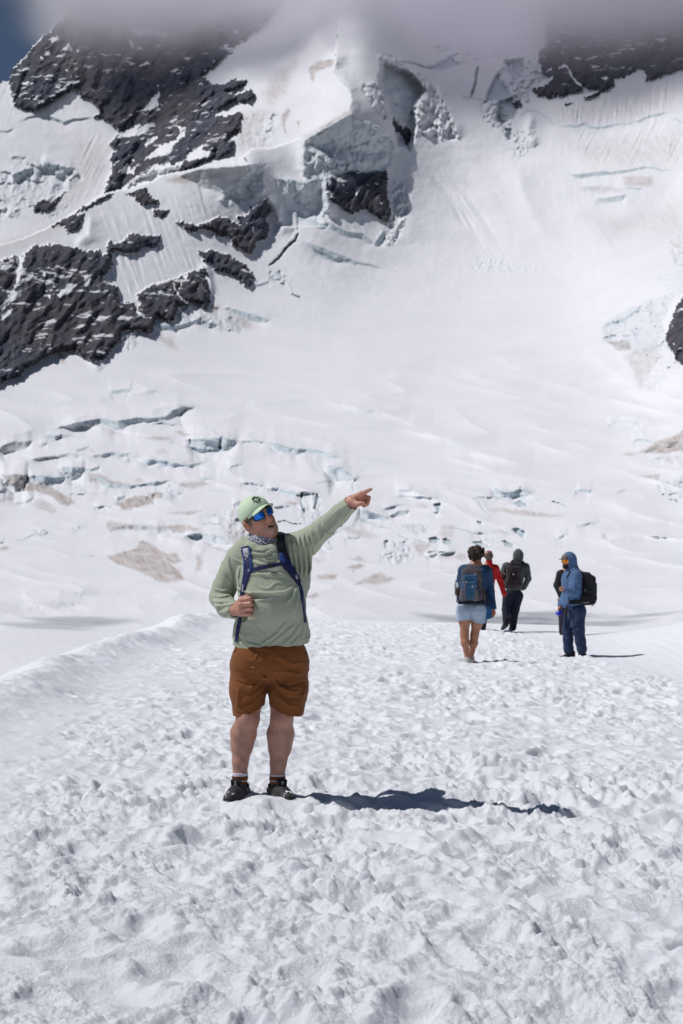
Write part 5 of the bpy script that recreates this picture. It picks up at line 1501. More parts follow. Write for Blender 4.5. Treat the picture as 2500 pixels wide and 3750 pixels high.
    for tt in np.linspace(0, 1, 9):
        row = []
        for ph in np.linspace(-72, 72, 25):
            a = math.radians(ph); sgn = math.sin(a); cs = math.cos(a)
            rl, rf = .084 * sgn, .100 * cs - .004
            ln = .080 * max(0.0, 1 - (abs(ph) / 73) ** 3.5)
            el, ef = rl * (1 - .06 * tt), rf + ln * tt
            ru = .070 - .024 * (1 - cs) - .022 * sgn * sgn * (.4 + .6 * tt) - .004 * tt
            row.append(hd(el, ef, ru))
        rows.append(row)
    grid_part('brim', rows, base, M_CAP, cap, .0042)
    M_EMB = fabric('emblem_thread', (.008, .035, .022), .7, .2)
    EM = SDF(O - .15, O + .20, .0022)
    def leaf(cu, cw, r):
        a = math.radians(-2) + cu / .09; e = math.radians(38) + cw / .10
        dv = np.array([math.sin(a) * math.cos(e), math.cos(a) * math.cos(e), math.sin(e)]) @ R
        EM.ell(K.march(hd(0, -.014, .046) + dv * .19, -dv), np.array([r, r, r]), None, .001)
    for ang in (45, 135, 225, 315):
        a = math.radians(ang)
        for da in (-.40, .40): leaf(.0190 * math.cos(a + da), .0190 * math.sin(a + da), .0070)
        leaf(.0105 * math.cos(a), .0105 * math.sin(a), .0050)
    leaf(.020, -.003, .0034); leaf(.025, -.008, .0034); leaf(0, 0, .0035)
    # a thin layer of thread on the cloth
    EM2 = K.f.copy()
    gi = [np.clip(np.round((EM.ax[k] - K.lo[k]) / K.h).astype(int), 0, K.f.shape[k] - 1) for k in range(3)]
    EM.f = np.maximum(EM.f, EM2[np.ix_(*gi)] - .0035).astype(F32)
    part('emblem', EM, base, M_EMB, cap, 1)
    for a_, e_ in ((-50, 45), (35, 55), (-75, 20)):
        a, e = math.radians(a_), math.radians(e_)
        d = np.array([math.sin(a) * math.cos(e), math.cos(a) * math.cos(e), math.sin(e)]); k = 1 / np.linalg.norm(d / np.array([.0905, .113, .107]))
        p = hd(d[0] * k, -.016 + d[1] * k, .044 + d[2] * k); nv = d @ R
        tube('eyelet', [p - nv * .001, p + nv * .0015], .0028, base, new_mat('eyelet_thread', (.16, .27, .15), .8), cap, 8)

    # ---- sunglasses
    M_LENS = new_mat('blue_mirror_lens', (.015, .16, .62), .06, .8, .85)
    t = NT(M_LENS)
    glasses = None
    F = SDF(O - .14, O + .16, .0026)
    prof = lambda a: (.098 - .0 * a)
    for s in (-1, 1):
        lens = []
        for w in np.linspace(-1, 1, 8):
            row = []
            for a in np.linspace(9, 50, 12):
                ar = math.radians(a)
                hh = .0205 * (1 - .25 * ((a - 9) / 41) ** 3) * (1 - .10 * (1 - (a - 9) / 41))
                row.append(hd(s * .088 * math.sin(ar) * 1.02, .106 * math.cos(ar) ** .8 + .001, .024 + hh * w * (1 if w > 0 else 1 + .12 * math.sin((a - 9) / 41 * 3.1))))
            rows_ = row if s > 0 else row[::-1]
            lens.append(rows_)
        # frame: bars round the lens
        P = lambda w, a: hd(s * .088 * math.sin(math.radians(a)) * 1.02, .106 * max(0, math.cos(math.radians(a))) ** .8, .024 + .0215 * w * (1 - .25 * ((a - 9) / 41) ** 3))
        ring = [P(1.08, a) for a in np.linspace(7, 52, 8)] + [P(w, 53) for w in (.5, -.3)] + [P(-1.1, a) for a in np.linspace(52, 8, 8)] + [P(w, 7) for w in (-.4, .4)]
        for a, b in zip(ring, ring[1:] + ring[:1]): F.cone(a, b, .0030, .0030, .003)
        F.chain([P(.6, 53), hd(s * .083, .050, .026), hd(s * .084, .0, .018), hd(s * .082, -.025, .004)], [.0066, .0058, .0045, .003], .003)
        F.cone(P(1.0, 52), P(-.6, 54), .005, .005, .003)
        lens = np.array(lens)
        if s > 0: lens_r = lens
        else: lens_l = lens
    F.cone(hd(-.014, .105, .032), hd(.014, .105, .032), .0042, .0042, .004)
    glasses = part('sunglasses', F, base, M_PLASTIC, man, 1)
    for lens in (lens_l, lens_r): grid_part('lens', lens, base, M_LENS, glasses, .0022)
    # cropped grey hair at the temple
    Hh = SDF(O - .12, O + .12, .003)
    for s in (-1, 1):
        he(Hh, (s * .0735, .012, .012), (.0055, .016, .030), .0); he(Hh, (s * .072, -.035, -.012), (.007, .03, .032), .006)
    he(Hh, (0, -.088, -.02), (.05, .014, .035), .01)
    part('hair', Hh, base, hair_mat('grey_hair', (.10, .085, .075), (.30, .27, .24)), man, 1)

    # ---- shorts
    B = SDF(L(260, 840, -.25), L(1000, 200, .25), .0046)
    B.box(L(634, 320, .0), (.214, .138, .105), None, .10, .0)
    B.ell(L(632, 370, -.005), (.216, .150, .13), None, .05)
    B.ell(L(640, 340, -.06), (.15, .115, .12), None, .06)
    B.chain([L(455, 430, .0), L(452, 600, -.005), L(462, 830, -.005)], [.106, .102, .092], .04, 1.12)
    B.chain([L(795, 430, .0), L(782, 600, -.005), L(758, 830, -.005)], [.108, .108, .101], .04, 1.10)
    hx2, hz2 = zip(*xz((300, 812), (350, 808), (400, 812), (470, 795), (560, 735), (607, 708), (615, 705), (700, 762), (780, 795), (830, 803), (900, 803), fn=L))
    B.below(lambda x, y: np.interp(x, hx2, hz2).astype(F32) + .02 * sstep(0, .1, y - MD).astype(F32))
    B.cone(L(460, 660, -.005), L(460, 900, -.005), .085, .088, .0, 1.08, '-'); B.cone(L(764, 660, -.005), L(757, 900, -.005), .090, .096, .0, 1.08, '-')
    Y = lambda *p: xz(*p, fn=L)
    sf = [(Y((640, 470), (560, 530), (450, 600)), .010, .006), (Y((650, 480), (720, 560), (820, 600), (900, 590)), .010, .006), (Y((640, 440), (760, 440), (900, 470)), .010, .004), (Y((600, 560), (500, 640), (400, 690)), .010, .005), (Y((590, 620), (500, 700), (420, 740)), .010, .005),
          (Y((680, 620), (780, 700), (880, 720)), .010, .005), (Y((670, 560), (760, 640), (880, 660)), .009, -.005), (Y((340, 510), (450, 545), (560, 540)), .006, -.004), (Y((690, 540), (800, 550), (920, 520)), .006, -.004), (Y((632, 300), (632, 420), (640, 500)), .007, .005), (Y((655, 290), (668, 400), (650, 480)), .004, -.004),
          (Y((690, 300), (820, 380), (930, 370)), .010, .004), (Y((700, 350), (800, 420), (920, 420)), .009, -.003), (Y((350, 310), (365, 290), (385, 270)), .006, -.006), (Y((905, 310), (920, 280), (925, 250)), .006, -.006), (Y((400, 560), (385, 660), (388, 740)), .012, .004), (Y((830, 640), (800, 720), (810, 780)), .012, .004),
          (Y((352, 778), (440, 780), (560, 715)), .003, -.002), (Y((640, 700), (740, 765), (890, 775)), .003, -.002), (Y((885, 690), (905, 620), (925, 560)), .006, .005), (Y((560, 450), (600, 490), (630, 520)), .010, .006)]
    M_SHORT = fabric('brown_shorts_cloth', (.195, .066, .018), .82, .08, 500, .2, .12)
    B.press_folds([(a, w * .9, h * 1.6) for a, w, h in sf], MD)
    B.below(lambda x, y: np.interp(x, hx2, hz2).astype(F32) + .02 * sstep(0, .1, y - MD).astype(F32))
    shorts = part('shorts', B, base, M_SHORT, man, 1, None, lambda V: .0016 * fbm3(V * 16, 3, 15) + .002 * perlin3(V * np.array([7, 7, 18]), 19) + .005 * np.clip(1 - np.abs(perlin3(V * np.array([6, 6, 14]), 22)) * 5.5, 0, 1) ** 1.5 * sstep(-.15, .35, perlin3(V * 5, 24)))
    # drawstring tape with its black toggle, cargo pocket edge
    fy = lambda p: (lambda y: y if y is not None else p[1])(B.front(p[0], p[2]))
    P = [L(540, 300), L(528, 350), L(512, 400)]
    rowsd = [[(p[0] + s * .0075, fy(p) - .006, p[2]) for s in (-1, 0, 1)] for p in P]
    grid_part('drawstring', rowsd, base, M_SHORT, shorts, .003)
    p = L(506, 407); tg = SDF(p - .03, p + .03, .002); tg.box((p[0], fy(p) - .008, p[2]), (.008, .004, .007), None, .003); part('toggle', tg, base, M_PLASTIC, shorts)
    tube('logo', [(p[0] - .0035, fy(p) - .0135, p[2] - .002), (p[0], fy(p) - .0135, p[2] + .001), (p[0] + .0035, fy(p) - .0135, p[2] + .001)], .0012, base, new_mat('white_print', (.8, .8, .8), .6), shorts, 5)

    # ---- socks and shoes
    sockm = new_mat('brown_sock_knit', (.14, .05, .025), .9, .1)
    t = NT(sockm); c = t.coord('Object'); sx = t.node('ShaderNodeSeparateXYZ'); t.link(c, sx.inputs[0])
    ztop = float(L(392, 1263)[2])
    band = t.math('GREATER_THAN', sx.outputs['Z'], ztop - .017); b2 = t.math('MULTIPLY', t.math('GREATER_THAN', sx.outputs['Z'], ztop - .047), t.math('LESS_THAN', sx.outputs['Z'], ztop - .043))
    t.base(t.mix(t.math('MAXIMUM', band, b2), (.17, .062, .03), (.72, .68, .76)))
    t.normal(t.bump(t.math('SINE', t.math('MULTIPLY', sx.outputs['X'], 1500.0)), .5, .002))
    shoe_u = fabric('black_shoe_mesh', (.018, .018, .019), .7, .4, 300, .35, .4); shoe_o = fabric('grey_shoe_overlay', (.10, .098, .088), .6, .3, 200, .35, .3)
    lace_m = fabric('grey_lace', (.06, .06, .062), .8)
    snow_m = new_mat('clinging_snow', (.87, .88, .9), .6)
    for k, (ax, top, yaw) in enumerate(((392, 1260, -17), (691, 1274, 27))):
        off = .0 if k == 0 else -.0
        a = L(ax, top, .004); gz = float(L(ax, 1455, 0)[2]) - .012
        sk = SDF((a[0] - .09, MD - .1, gz), (a[0] + .09, MD + .1, a[2] + .02), .003)
        sk.cone(a + (0, 0, .005), L(ax, top + 40, .004), .0495, .0475, .0, 1.04); sk.cone(L(ax, top + 40, .004), L(ax, top + 150, -.004), .0445, .034, .01, 1.0)
        sk.above(lambda x, y, zt=a[2]: zt + 0 * x)
        sock = part('sock', sk, base, sockm, man, 1)
        yw = math.radians(yaw); f = np.array([math.sin(yw), -math.cos(yw), 0]); l = np.array([math.cos(yw), math.sin(yw), 0]); u = np.array([0, 0, 1.])
        Rs = np.stack([l, f, u]); o = np.array([a[0], MD + .0, gz])
        q = lambda ll, ff, uu: o + ll * l + ff * f + uu * u
        def mk(): return SDF(o - (.26, .26, .03), o + (.26, .26, .18), .0036)
        up = mk()
        up.cone(q(0, -.050, .045), q(0, .02, .055), .038, .043, .03); up.cone(q(0, .02, .055), q(0, .09, .040), .043, .039, .03)
        up.cone(q(0, .09, .036), q(.003, .155, .026), .040, .033, .03); up.cone(q(0, -.05, .035), q(0, .10, .025), .037, .041, .03); up.ell(q(0, .160, .026), (.041, .038, .030), Rs, .02)
        up.chain([q(-.037, -.03, .080), q(0, -.064, .088), q(.037, -.03, .080)], [.011, .012, .011], .02)
        up.cone(q(0, -.01, .070), q(0, -.005, .14), .040, .044, .006, 1.0, '-')
        up.below(lambda x, y, z0=gz + .012: z0 + 0 * x)
        shoe = part('shoe', up, base, shoe_u, man, 1, None, lambda V: .0018 * fbm3(V * 45, 3, 23))
        so = mk()
        so.box(q(0, .045, .012), (.038, .135, .014), Rs, .011, .0); so.ell(q(0, .125, .012), (.048, .078, .016), Rs, .01); so.ell(q(0, -.045, .014), (.041, .055, .018), Rs, .01)
        part('sole', so, base, M_PLASTIC, shoe, 1, None, lambda V: (.003 * np.sign(np.sin(V @ f.astype(F32) * 260))).astype(F32) * (V[:, 2] < gz + .02))
        tn = mk(); tn.box(q(0, .060, .084), (.033, .010, .042), np.stack([l, f * .98 - u * .2, u * .98 + f * .2]), .009, .0)
        tongue = part('tongue', tn, base, M_BLACK, shoe, 1)
        # letter S on the tongue
        fr = f * .98 - u * .2; cS = tn.march(q(0, .064, .106) + fr * .08, -fr); s_ = .0085
        sp = [(.8, .75), (.4, 1), (-.4, 1), (-.8, .6), (-.5, .15), (.5, -.15), (.8, -.6), (.4, -1), (-.4, -1), (-.8, -.75)]
        tube('logo', [cS + l * (x_ * s_ * .72) + (u * .98 + f * .2) * (z_ * s_) + fr * .0012 for x_, z_ in sp], .0016, base, new_mat('white_print', (.75, .75, .75), .6), tongue, 5)
        for i in range(4):
            ff, uu = .072 + i * .021, .078 - i * .009
            tube('lace', [up.march(q(w_, ff + g_, .16), -u) + u * .0015 for w_, g_ in ((-.027, -.004), (-.014, 0), (0, .003), (.014, .006), (.027, .002))], .0034, base, lace_m, shoe, 6)
        for s in (-1, 1):
            ov = mk(); ov.cone(q(s * .033, -.02, .052), q(s * .038, .075, .030), .010, .012, .0); ov.cone(q(s * .033, .045, .050), q(s * .040, .10, .020), .007, .010, .01); ov.cone(q(s * .030, .02, .070), q(s * .037, .04, .028), .007, .009, .01)
            part('overlay', ov, base, shoe_o if k == 1 else shoe_u, shoe, 1)
        # snow caked on the toe
        sn = mk(); rr = random.Random(5 + k)
        for i in range(34):
            g_ = rr.uniform(.135, .195); w_ = rr.uniform(-.042, .042)
            sp_ = up.march(q(w_, g_, .16), -u)
            if sp_[2] - gz > .095: continue
            sn.ell(sp_ + (0, 0, rr.uniform(-.003, .002)), np.array([1, 1, .5]) * rr.choice([.0025, .003, .004, .005, .007]), None, .003)
        cs_ = part('caked_snow', sn, base, snow_m, shoe, 1, None, lambda V: .003 * perlin3(V * 90, 8)); cs_['kind'] = 'stuff'
    # ---- backpack worn by the man
    bp = empty('backpack', tuple(map(float, M(620, 1150, .2))), 'navy blue backpack with chest strap worn by the pointing man', 'backpack')
    bb = tuple(bp.location)
    M_NAVY = fabric('navy_webbing', (.008, .012, .074), .7, .1, 700, .3, .2); M_BLUE = fabric('blue_strap', (.012, .045, .19), .7, .1, 700, .3, .2); M_MESH = fabric('white_mesh', (.45, .43, .46), .8, .1, 300)
    pk = SDF(M(380, 1240, .10), M(880, 560, .48), .007)
    pk.box(M(630, 900, .265), (.150, .095, .235), None, .07); pk.box(M(630, 960, .355), (.115, .05, .14), None, .045, .02)
    part('pack_body', pk, bb, M_NAVY, bp, 1, None, lambda V: .004 * perlin3(V * 14, 31))
    wd = .00075
    def strap(name, pts, ws, mat, off=.004, thick=.006, extra=None, parent=bp, cols=7): return ribbon(name, C, xz(*pts), [w * wd for w in ws], bb, mat, parent, off, thick, cols, 6, extra)
    s1, R1s = strap('shoulder_strap', [(440, 548), (448, 600), (460, 660), (466, 730), (452, 790), (436, 850), (424, 905), (417, 955)], [64, 66, 66, 62, 50, 38, 32, 28], M_NAVY, .006, .010)
    strap('strap_edge', [(478, 555), (487, 620), (492, 690), (488, 750)], [16, 16, 16, 12], M_BLUE, .013, .004, parent=s1, cols=3); strap('strap_edge', [(420, 555), (430, 620), (436, 700), (434, 760)], [13, 13, 13, 10], M_BLUE, .013, .004, parent=s1, cols=3)
    strap('mesh_panel', [(446, 562), (451, 605), (453, 628)], [46, 46, 34], M_MESH, .014, .003, parent=s1, cols=5); strap('mesh_panel', [(430, 850), (424, 905)], [14, 12], M_MESH, .011, .003, parent=s1, cols=3)
    strap('reflective_line', [(438, 655), (452, 640), (468, 627)], [6, 6, 6], M_MESH, .0135, .003, parent=s1, cols=3); strap('logo', [(467, 728), (473, 745), (476, 726)], [5, 5, 5], M_MESH, .0125, .003, parent=s1, cols=3)
    strap('webbing', [(405, 1105), (392, 1170), (380, 1235), (369, 1300)], [28, 28, 26, 25], M_NAVY, .012, .004)
    s2, _ = strap('shoulder_strap', [(722, 458), (724, 500), (730, 560), (742, 620), (768, 685), (806, 738), (842, 790), (868, 836)], [58, 64, 70, 74, 74, 62, 48, 36], M_BLACK, .008, .010)
    strap('strap_panel', [(733, 600), (748, 645), (775, 690), (812, 740), (848, 795), (868, 836)], [50, 56, 60, 54, 40, 30], M_NAVY, .015, .004, parent=s2, cols=5); strap('strap_panel', [(724, 600), (736, 640), (752, 672)], [26, 40, 26], M_BLUE, .018, .004, parent=s2, cols=5)
    strap('mesh_panel', [(722, 512), (724, 535), (726, 556)], [46, 46, 44], fabric('grey_mesh', (.04, .042, .055), .8), .0145, .003, parent=s2, cols=5); strap('mesh_panel', [(832, 765), (846, 785), (853, 806)], [14, 18, 12], M_MESH, .018, .003, parent=s2, cols=3)
    strap('webbing', [(866, 832), (884, 890), (896, 960), (904, 1030), (910, 1090), (918, 1150)], [24, 24, 22, 18, 16, 16], M_NAVY, .006, .004)
    cs, _ = strap('chest_strap', [(488, 738), (550, 722), (620, 708), (690, 695), (748, 684)], [30, 29, 28, 28, 28], M_NAVY, .010, .004)
    pb = M(645, 702); yb = C.front(pb[0], pb[2]) or pb[1]
    bk = SDF((pb[0] - .05, yb - .06, pb[2] - .04), (pb[0] + .05, yb + .03, pb[2] + .04), .0024)
    Rb = np.array([[.98, 0, .17], [0, 1, 0], [-.17, 0, .98]])
    bk.box((pb[0], yb - .019, pb[2]), (.017, .006, .0125), Rb, .004); bk.box((pb[0] - .014, yb - .019, pb[2] - .002), (.005, .007, .0105), Rb, .003)
    part('buckle', bk, bb, M_PLASTIC, cs, 1)
    return man
# ------------------------------------------------------------------ the walkers farther along the path
def sheet(px0, py0, sc, d):
    return lambda x, y, dy=0.0: np.array(W(px0 + x / sc, py0 + y / sc, d + dy))


def bbox(pts, pad):
    P = np.array(pts); return P.min(0) - pad, P.max(0) + pad


def simple_shoe(parent, base, heel, toe, r, mat, sole_mat, name='shoe', top=.10):
    heel, toe = np.array(heel), np.array(toe)
    S = SDF(np.minimum(heel, toe) - .1, np.maximum(heel, toe) + .16, .006)
    f = (toe - heel) / np.linalg.norm(toe - heel)
    S.cone(heel + (0, 0, .045), toe + (0, 0, .035), r, r * .85, .0); S.cone(heel + (0, 0, .05), heel + (0, 0, top), r * 1.0, r * .98, .02); S.cone(heel + (0, 0, top) + f * .03, heel + f * .14 + (0, 0, .05), r * .8, r * .7, .03)
    S.below(lambda x, y, h=heel[2], t=toe[2], hx=heel[0], hy=heel[1]: (h + .012 + (t - h) * np.clip(((x - hx) * f[0] + (y - hy) * f[1]) / .25, 0, 1)))
    o = part(name, S, base, mat, parent, 1, None, lambda V: .003 * perlin3(V * 30, 3))
    S2 = SDF(np.minimum(heel, toe) - .1, np.maximum(heel, toe) + .1, .006)
    S2.cone(heel + (0, 0, .014), toe + (0, 0, .014), r * .98, r * .9, .0)
    S2.above(lambda x, y, h=heel[2], t=toe[2], hx=heel[0], hy=heel[1]: (h + .020 + (t - h) * np.clip(((x - hx) * f[0] + (y - hy) * f[1]) / .25, 0, 1)))
    S2.below(lambda x, y, h=heel[2], t=toe[2], hx=heel[0], hy=heel[1]: (h - .012 + (t - h) * np.clip(((x - hx) * f[0] + (y - hy) * f[1]) / .25, 0, 1)))
    part('sole', S2, base, sole_mat, o, 1)
    return o


def head_into(S, O, R, scale=1.0, nose=True):
    hd = lambda l, f, u: O + scale * (l * R[0] + f * R[1] + u * R[2])
    sc = scale
    S.ell(hd(0, -.012, .04), np.array((.075, .096, .088)) * sc, R, .02); S.ell(hd(0, .03, -.035), np.array((.058, .062, .084)) * sc, R, .03)
    S.ell(hd(0, .07, -.09), np.array((.025, .022, .022)) * sc, R, .03)
    if nose:
        S.cone(hd(0, .092, .028), hd(0, .115, -.014), .008 * sc, .012 * sc, .012)
        S.cone(hd(-.018, .092, -.052), hd(.018, .092, -.052), .008 * sc, .008 * sc, .01)
        for s in (-1, 1): S.ell(hd(s * .032, .084, .02), np.array((.014, .01, .01)) * sc, R, .01)
    for s in (-1, 1): S.ell(hd(s * .077, -.012, -.004), np.array((.010, .02, .03)) * sc, R, .008)
    return hd


def hand_into(S, wrist, knuck, tip, side, r=.016, thumb=None, spread=.0):
    """palm and five fingers from the wrist; side: unit vector across the palm (index to little finger)"""
    wrist, knuck, tip, side = map(lambda v: np.array(v, float), (wrist, knuck, tip, side))
    for i, (o, ln) in enumerate(((-1.4, .92), (-.45, 1.0), (.5, .95), (1.4, .78))):
        k = knuck + side * o * r * 1.15; e = k + (tip - knuck) * ln + side * o * spread
        S.cone(wrist, k, r * 1.15, r * .95, .012)
        m = (k + e) / 2
        S.cone(k, m, r * .85, r * .74, .006); S.cone(m, e, r * .74, r * .58, .004)
    if thumb is not None:
        thumb = np.array(thumb, float); b = wrist * .55 + knuck * .45 - side * r * 1.2
        S.cone(wrist, b, r * 1.1, r * .95, .01); S.cone(b, thumb, r * .95, r * .65, .006)


def curls(name, O, rad, base, mat, parent, n, seed, keep, rr=(.012, .024)):
    """a head of curly hair: one skin of many small locks"""
    rng = random.Random(seed)
    S = SDF(O - rad.max() - .05, O + rad.max() + .05, .0065)
    S.ell(O, rad * .93, None, .0)
    for _ in range(n):
        v = np.array([rng.gauss(0, 1) for _ in range(3)]); v /= np.linalg.norm(v)
        p = O + v * rad * rng.uniform(.78, 1.05)
        if not keep(p - O): continue
        a = np.array([rng.gauss(0, 1) for _ in range(3)]); a = np.cross(v, a); a /= np.linalg.norm(a) + 1e-9
        r = rng.uniform(*rr)
        S.cone(p - a * r * .8, p + a * r * .8 + v * r * rng.uniform(-.5, .8), r * .75, r * .5, .004)
    return part(name, S, base, mat, parent, 0, None, lambda V: .004 * perlin3(V * 60, seed))


DENIM = None


def build_walkers():
    grey_sole = new_mat('grey_rubber', (.20, .20, .20), .7); dark_sole = M_PLASTIC
    # ============ curly haired woman, seen from behind
    d = 20.7; P = sheet(1600, 1960, 3.92, d)
    base = tuple(map(float, P(450, 1830)))
    w = empty('person', base, 'curly haired person in blue jacket and pale denim shorts walking away', 'person', 'walkers ahead on the trodden snow')
    R = head_frame(150, 0, 4); O = P(572, 262, .02)
    S = SDF(*bbox([P(270, 130, -.4), P(880, 1860, .45)], .02), .007)
    head_into(S, O, R, .95); S.cone(O + (0, 0, -.05), P(555, 430, .0), .055, .062, .03)
    S.cone(P(540, 480), P(500, 980), .12, .13, .05, .75)
    for pts in (((385, 1050, -.01, .092), (388, 1230, -.01, .086), (388, 1400, -.005, .062), (386, 1450, -.01, .060), (395, 1540, -.03, .064), (412, 1660, -.015, .042), (424, 1730, -.01, .036), (424, 1800, -.01, .036)),
                ((570, 1050, .03, .092), (562, 1270, .04, .080), (535, 1410, .05, .060), (528, 1450, .05, .058), (518, 1550, .06, .062), (492, 1680, .12, .040), (482, 1750, .16, .034), (484, 1790, .17, .034))):
        for a, b in zip(pts[:-1], pts[1:]): S.cone(P(*a[:3]), P(*b[:3]), a[3] - .003, b[3] - .003, .03, 1.05)
    S.chain([P(725, 520, .02), P(752, 790, .04), P(800, 1060, -.03)], [.045, .04, .026], .02)
    hand_into(S, P(802, 1065, -.035), P(812, 1115, -.05), P(792, 1175, -.07), np.array([.5, -.8, 0]), .0145, P(778, 1140, -.08))
    S.chain([P(345, 520, .03), P(330, 700, .12), P(400, 640, .24)], [.045, .04, .026], .02); hand_into(S, P(400, 640, .24), P(420, 610, .25), P(440, 600, .22), np.array([0, 0, -1.]), .0145, P(425, 595, .22))
    part('body', S, base, SKIN, w, 1, None, None, cv((.42, .205, .125), (P(380, 1550), (.2, .2, .3), (.40, .195, .115))))
    J = SDF(*bbox([P(255, 370, -.3), P(880, 1080, .35)], .02), .008)
    J.cone(P(385, 500, .02), P(680, 505, .02), .075, .075, .06, .95); J.cone(P(520, 600, .0), P(490, 900, .0), .195, .20, .06, .66); J.box(P(488, 900, .0), (.215, .135, .11), None, .11, .05)
    J.cone(P(555, 440, .0), P(560, 390, .02), .075, .072, .03, .95)
    J.chain([P(700, 520, .02), P(728, 680, .045), P(752, 800, .04), P(801, 1056, -.03)], [.085, .072, .066, .048], .04, 1.0, '+', .02)
    J.chain([P(372, 520, .02), P(345, 620, .06), P(335, 720, .12), P(400, 650, .235)], [.085, .07, .062, .048], .04, 1.0, '+', .02)
    J.cut(P(801, 1054, -.03), P(801, 1056, -.03) - P(752, 800, .04)) if False else None
    zlo = float(P(0, 992)[2])
    x, y, z = J._p((slice(None),) * 3, (0, 0, 0)); tx = x < P(718, 0)[0]
    J.f = np.where(tx, np.maximum(J.f, zlo - z), J.f).astype(F32)
    zc = float(P(0, 1060)[2]); J.f = np.maximum(J.f, np.where(tx, -1, zc - z)).astype(F32)
    J.cone(P(700, 1000, .0), P(695, 930, .0), .04, .05, .03)
    Y = lambda *p: xz(*p, fn=P)
    J.press_folds([(Y((700, 560), (740, 650), (760, 740)), .02, .008), (Y((690, 700), (740, 760), (790, 770)), .015, .009), (Y((700, 800), (750, 830), (800, 820)), .012, .008), (Y((740, 880), (790, 950), (810, 1040)), .016, .006), (Y((480, 400), (560, 430), (640, 420)), .012, .008), (Y((320, 560), (340, 700), (310, 850)), .016, .008)], d + .02, .08)
    M_JB = fabric('deep_blue_jacket', (.010, .045, .115), .7, .15, 200, .3)
    part('jacket', J, base, M_JB, w, 1, None, lambda V: .006 * fbm3(V * 9, 3, 41))
    T = SDF(*bbox([P(255, 960, -.25), P(720, 1290, .3)], .02), .007)
    T.box(P(483, 1060, .01), (.205, .135, .10), None, .10, .0); T.ell(P(385, 1090, -.06), (.105, .10, .10), None, .05); T.ell(P(580, 1090, -.05), (.105, .10, .10), None, .05)
    T.cone(P(375, 1080, -.005), P(376, 1260, -.005), .108, .104, .04, 1.1); T.cone(P(590, 1080, .02), P(588, 1300, .035), .105, .100, .04, 1.1)
    hx, hz = zip(*Y((250, 1222), (300, 1224), (470, 1212), (482, 1212), (500, 1245), (640, 1272), (700, 1255)))
    T.below(lambda x, y: np.interp(x, hx, hz).astype(F32) + 0 * y); T.above(lambda x, y, zt=float(P(0, 975)[2]): zt + 0 * x)
    T.cone(P(385, 1180, -.008), P(386, 1300, -.008), .082, .084, .0, 1.05, '-'); T.cone(P(568, 1210, .038), P(564, 1330, .04), .076, .078, .0, 1.05, '-')
    T.press_folds([(Y((480, 1000), (474, 1120), (480, 1210)), .008, -.012), (Y((300, 1130), (400, 1180), (470, 1150)), .014, .007), (Y((490, 1140), (560, 1170), (650, 1130)), .014, .007), (Y((300, 1040), (400, 1060)), .008, -.005), (Y((540, 1040), (650, 1045)), .008, -.005), (Y((290, 1205), (380, 1208), (470, 1196)), .004, -.004), (Y((500, 1225), (640, 1252)), .004, -.004)], d, .08)
    M_DEN = fabric('pale_denim', (.36, .44, .56), .85, .12, 300, .15, .3)
    sh = part('shorts', T, base, M_DEN, w, 1, None, lambda V: .004 * fbm3(V * 14, 3, 43))
    for x0 in (330, 600):
        pk = SDF(*bbox([P(x0 - 70, 1000, -.3), P(x0 + 70, 1130, .0)], .02), .006)
        pk.box((P(x0, 1060)[0], (T.front(P(x0, 1060)[0], P(x0, 1060)[2]) or d) + .004, P(x0, 1060)[2]), (.055, .008, .055), None, .006); part('pocket', pk, base, M_DEN, sh, 1)
    M_SK = fabric('pale_sock', (.5, .45, .55), .9); M_SN = fabric('pale_shoe', (.50, .49, .47), .7, .3, 100)
    for (a, b, t0, t1) in ((P(424, 1722, -.01), P(424, 1830, -.01), P(428, 1840, -.03), P(418, 1828, .20)), (P(483, 1765, .165), P(486, 1795, .17), P(487, 1812, .17), P(492, 1800, .40))):
        k = SDF(*bbox([a, b], .07), .006); k.cone(a, b, .0395, .040, .0); k.above(lambda x, y, zt=float(a[2]): zt + 0 * x); part('sock', k, base, M_SK, w, 1)
        simple_shoe(w, base, t0 + (0, 0, -.03), t1 + (0, 0, -.02), .043, M_SN, grey_sole, 'shoe', .085)
    hair = curls('hair', P(556, 258, .0), np.array([.108, .110, .100]), base, hair_mat('dark_curls', (.010, .007, .006), (.075, .045, .032)), w, 230, 3, lambda q: not (q[0] > .05 and q[1] > .02) and not (q[2] < -.06 and q[1] > .03), (.014, .034))

    # her backpack
    bp = empty('backpack', tuple(map(float, P(480, 975, -.2))), 'grey and blue daypack with mesh side pockets on the curly haired person', 'backpack', 'backpacks the walkers carry')
    bb = tuple(bp.location); gy = fabric('grey_purple_pack', (.070, .062, .072), .8, .15, 200); bl = fabric('blue_pack_panel', (.020, .085, .175), .6, .2, 200, .4); lb = fabric('light_blue_strap', (.085, .165, .30), .8); tr = fabric('grey_trim', (.14, .125, .135), .8)
    def bag(name, boxes, mat, parent=bp, h=.007, fold=None, k=.03, nz=.005):
        pts = [np.array(b[0]) for b in boxes]
        S = SDF(*bbox(pts, max(max(b[1]) for b in boxes) + .06), h)
        for i, b in enumerate(boxes): S.box(b[0], b[1], None, b[2], k if i else 0)
        if fold: S.press_folds(fold, float(pts[0][1]), .05)
        return S, part(name, S, bb_, mat, parent, 1, None, lambda V: nz * fbm3(V * 13, 3, 51))
    bb_ = bb
    S0, _ = bag('pack_body', [(P(490, 700, -.215), (.150, .085, .235), .075), (P(500, 540, -.195), (.105, .065, .12), .06), (P(480, 880, -.235), (.165, .095, .085), .07)], gy, fold=[(Y((340, 560), (420, 540), (560, 545)), .010, .008), (Y((330, 700), (340, 850), (350, 940)), .01, .008)])
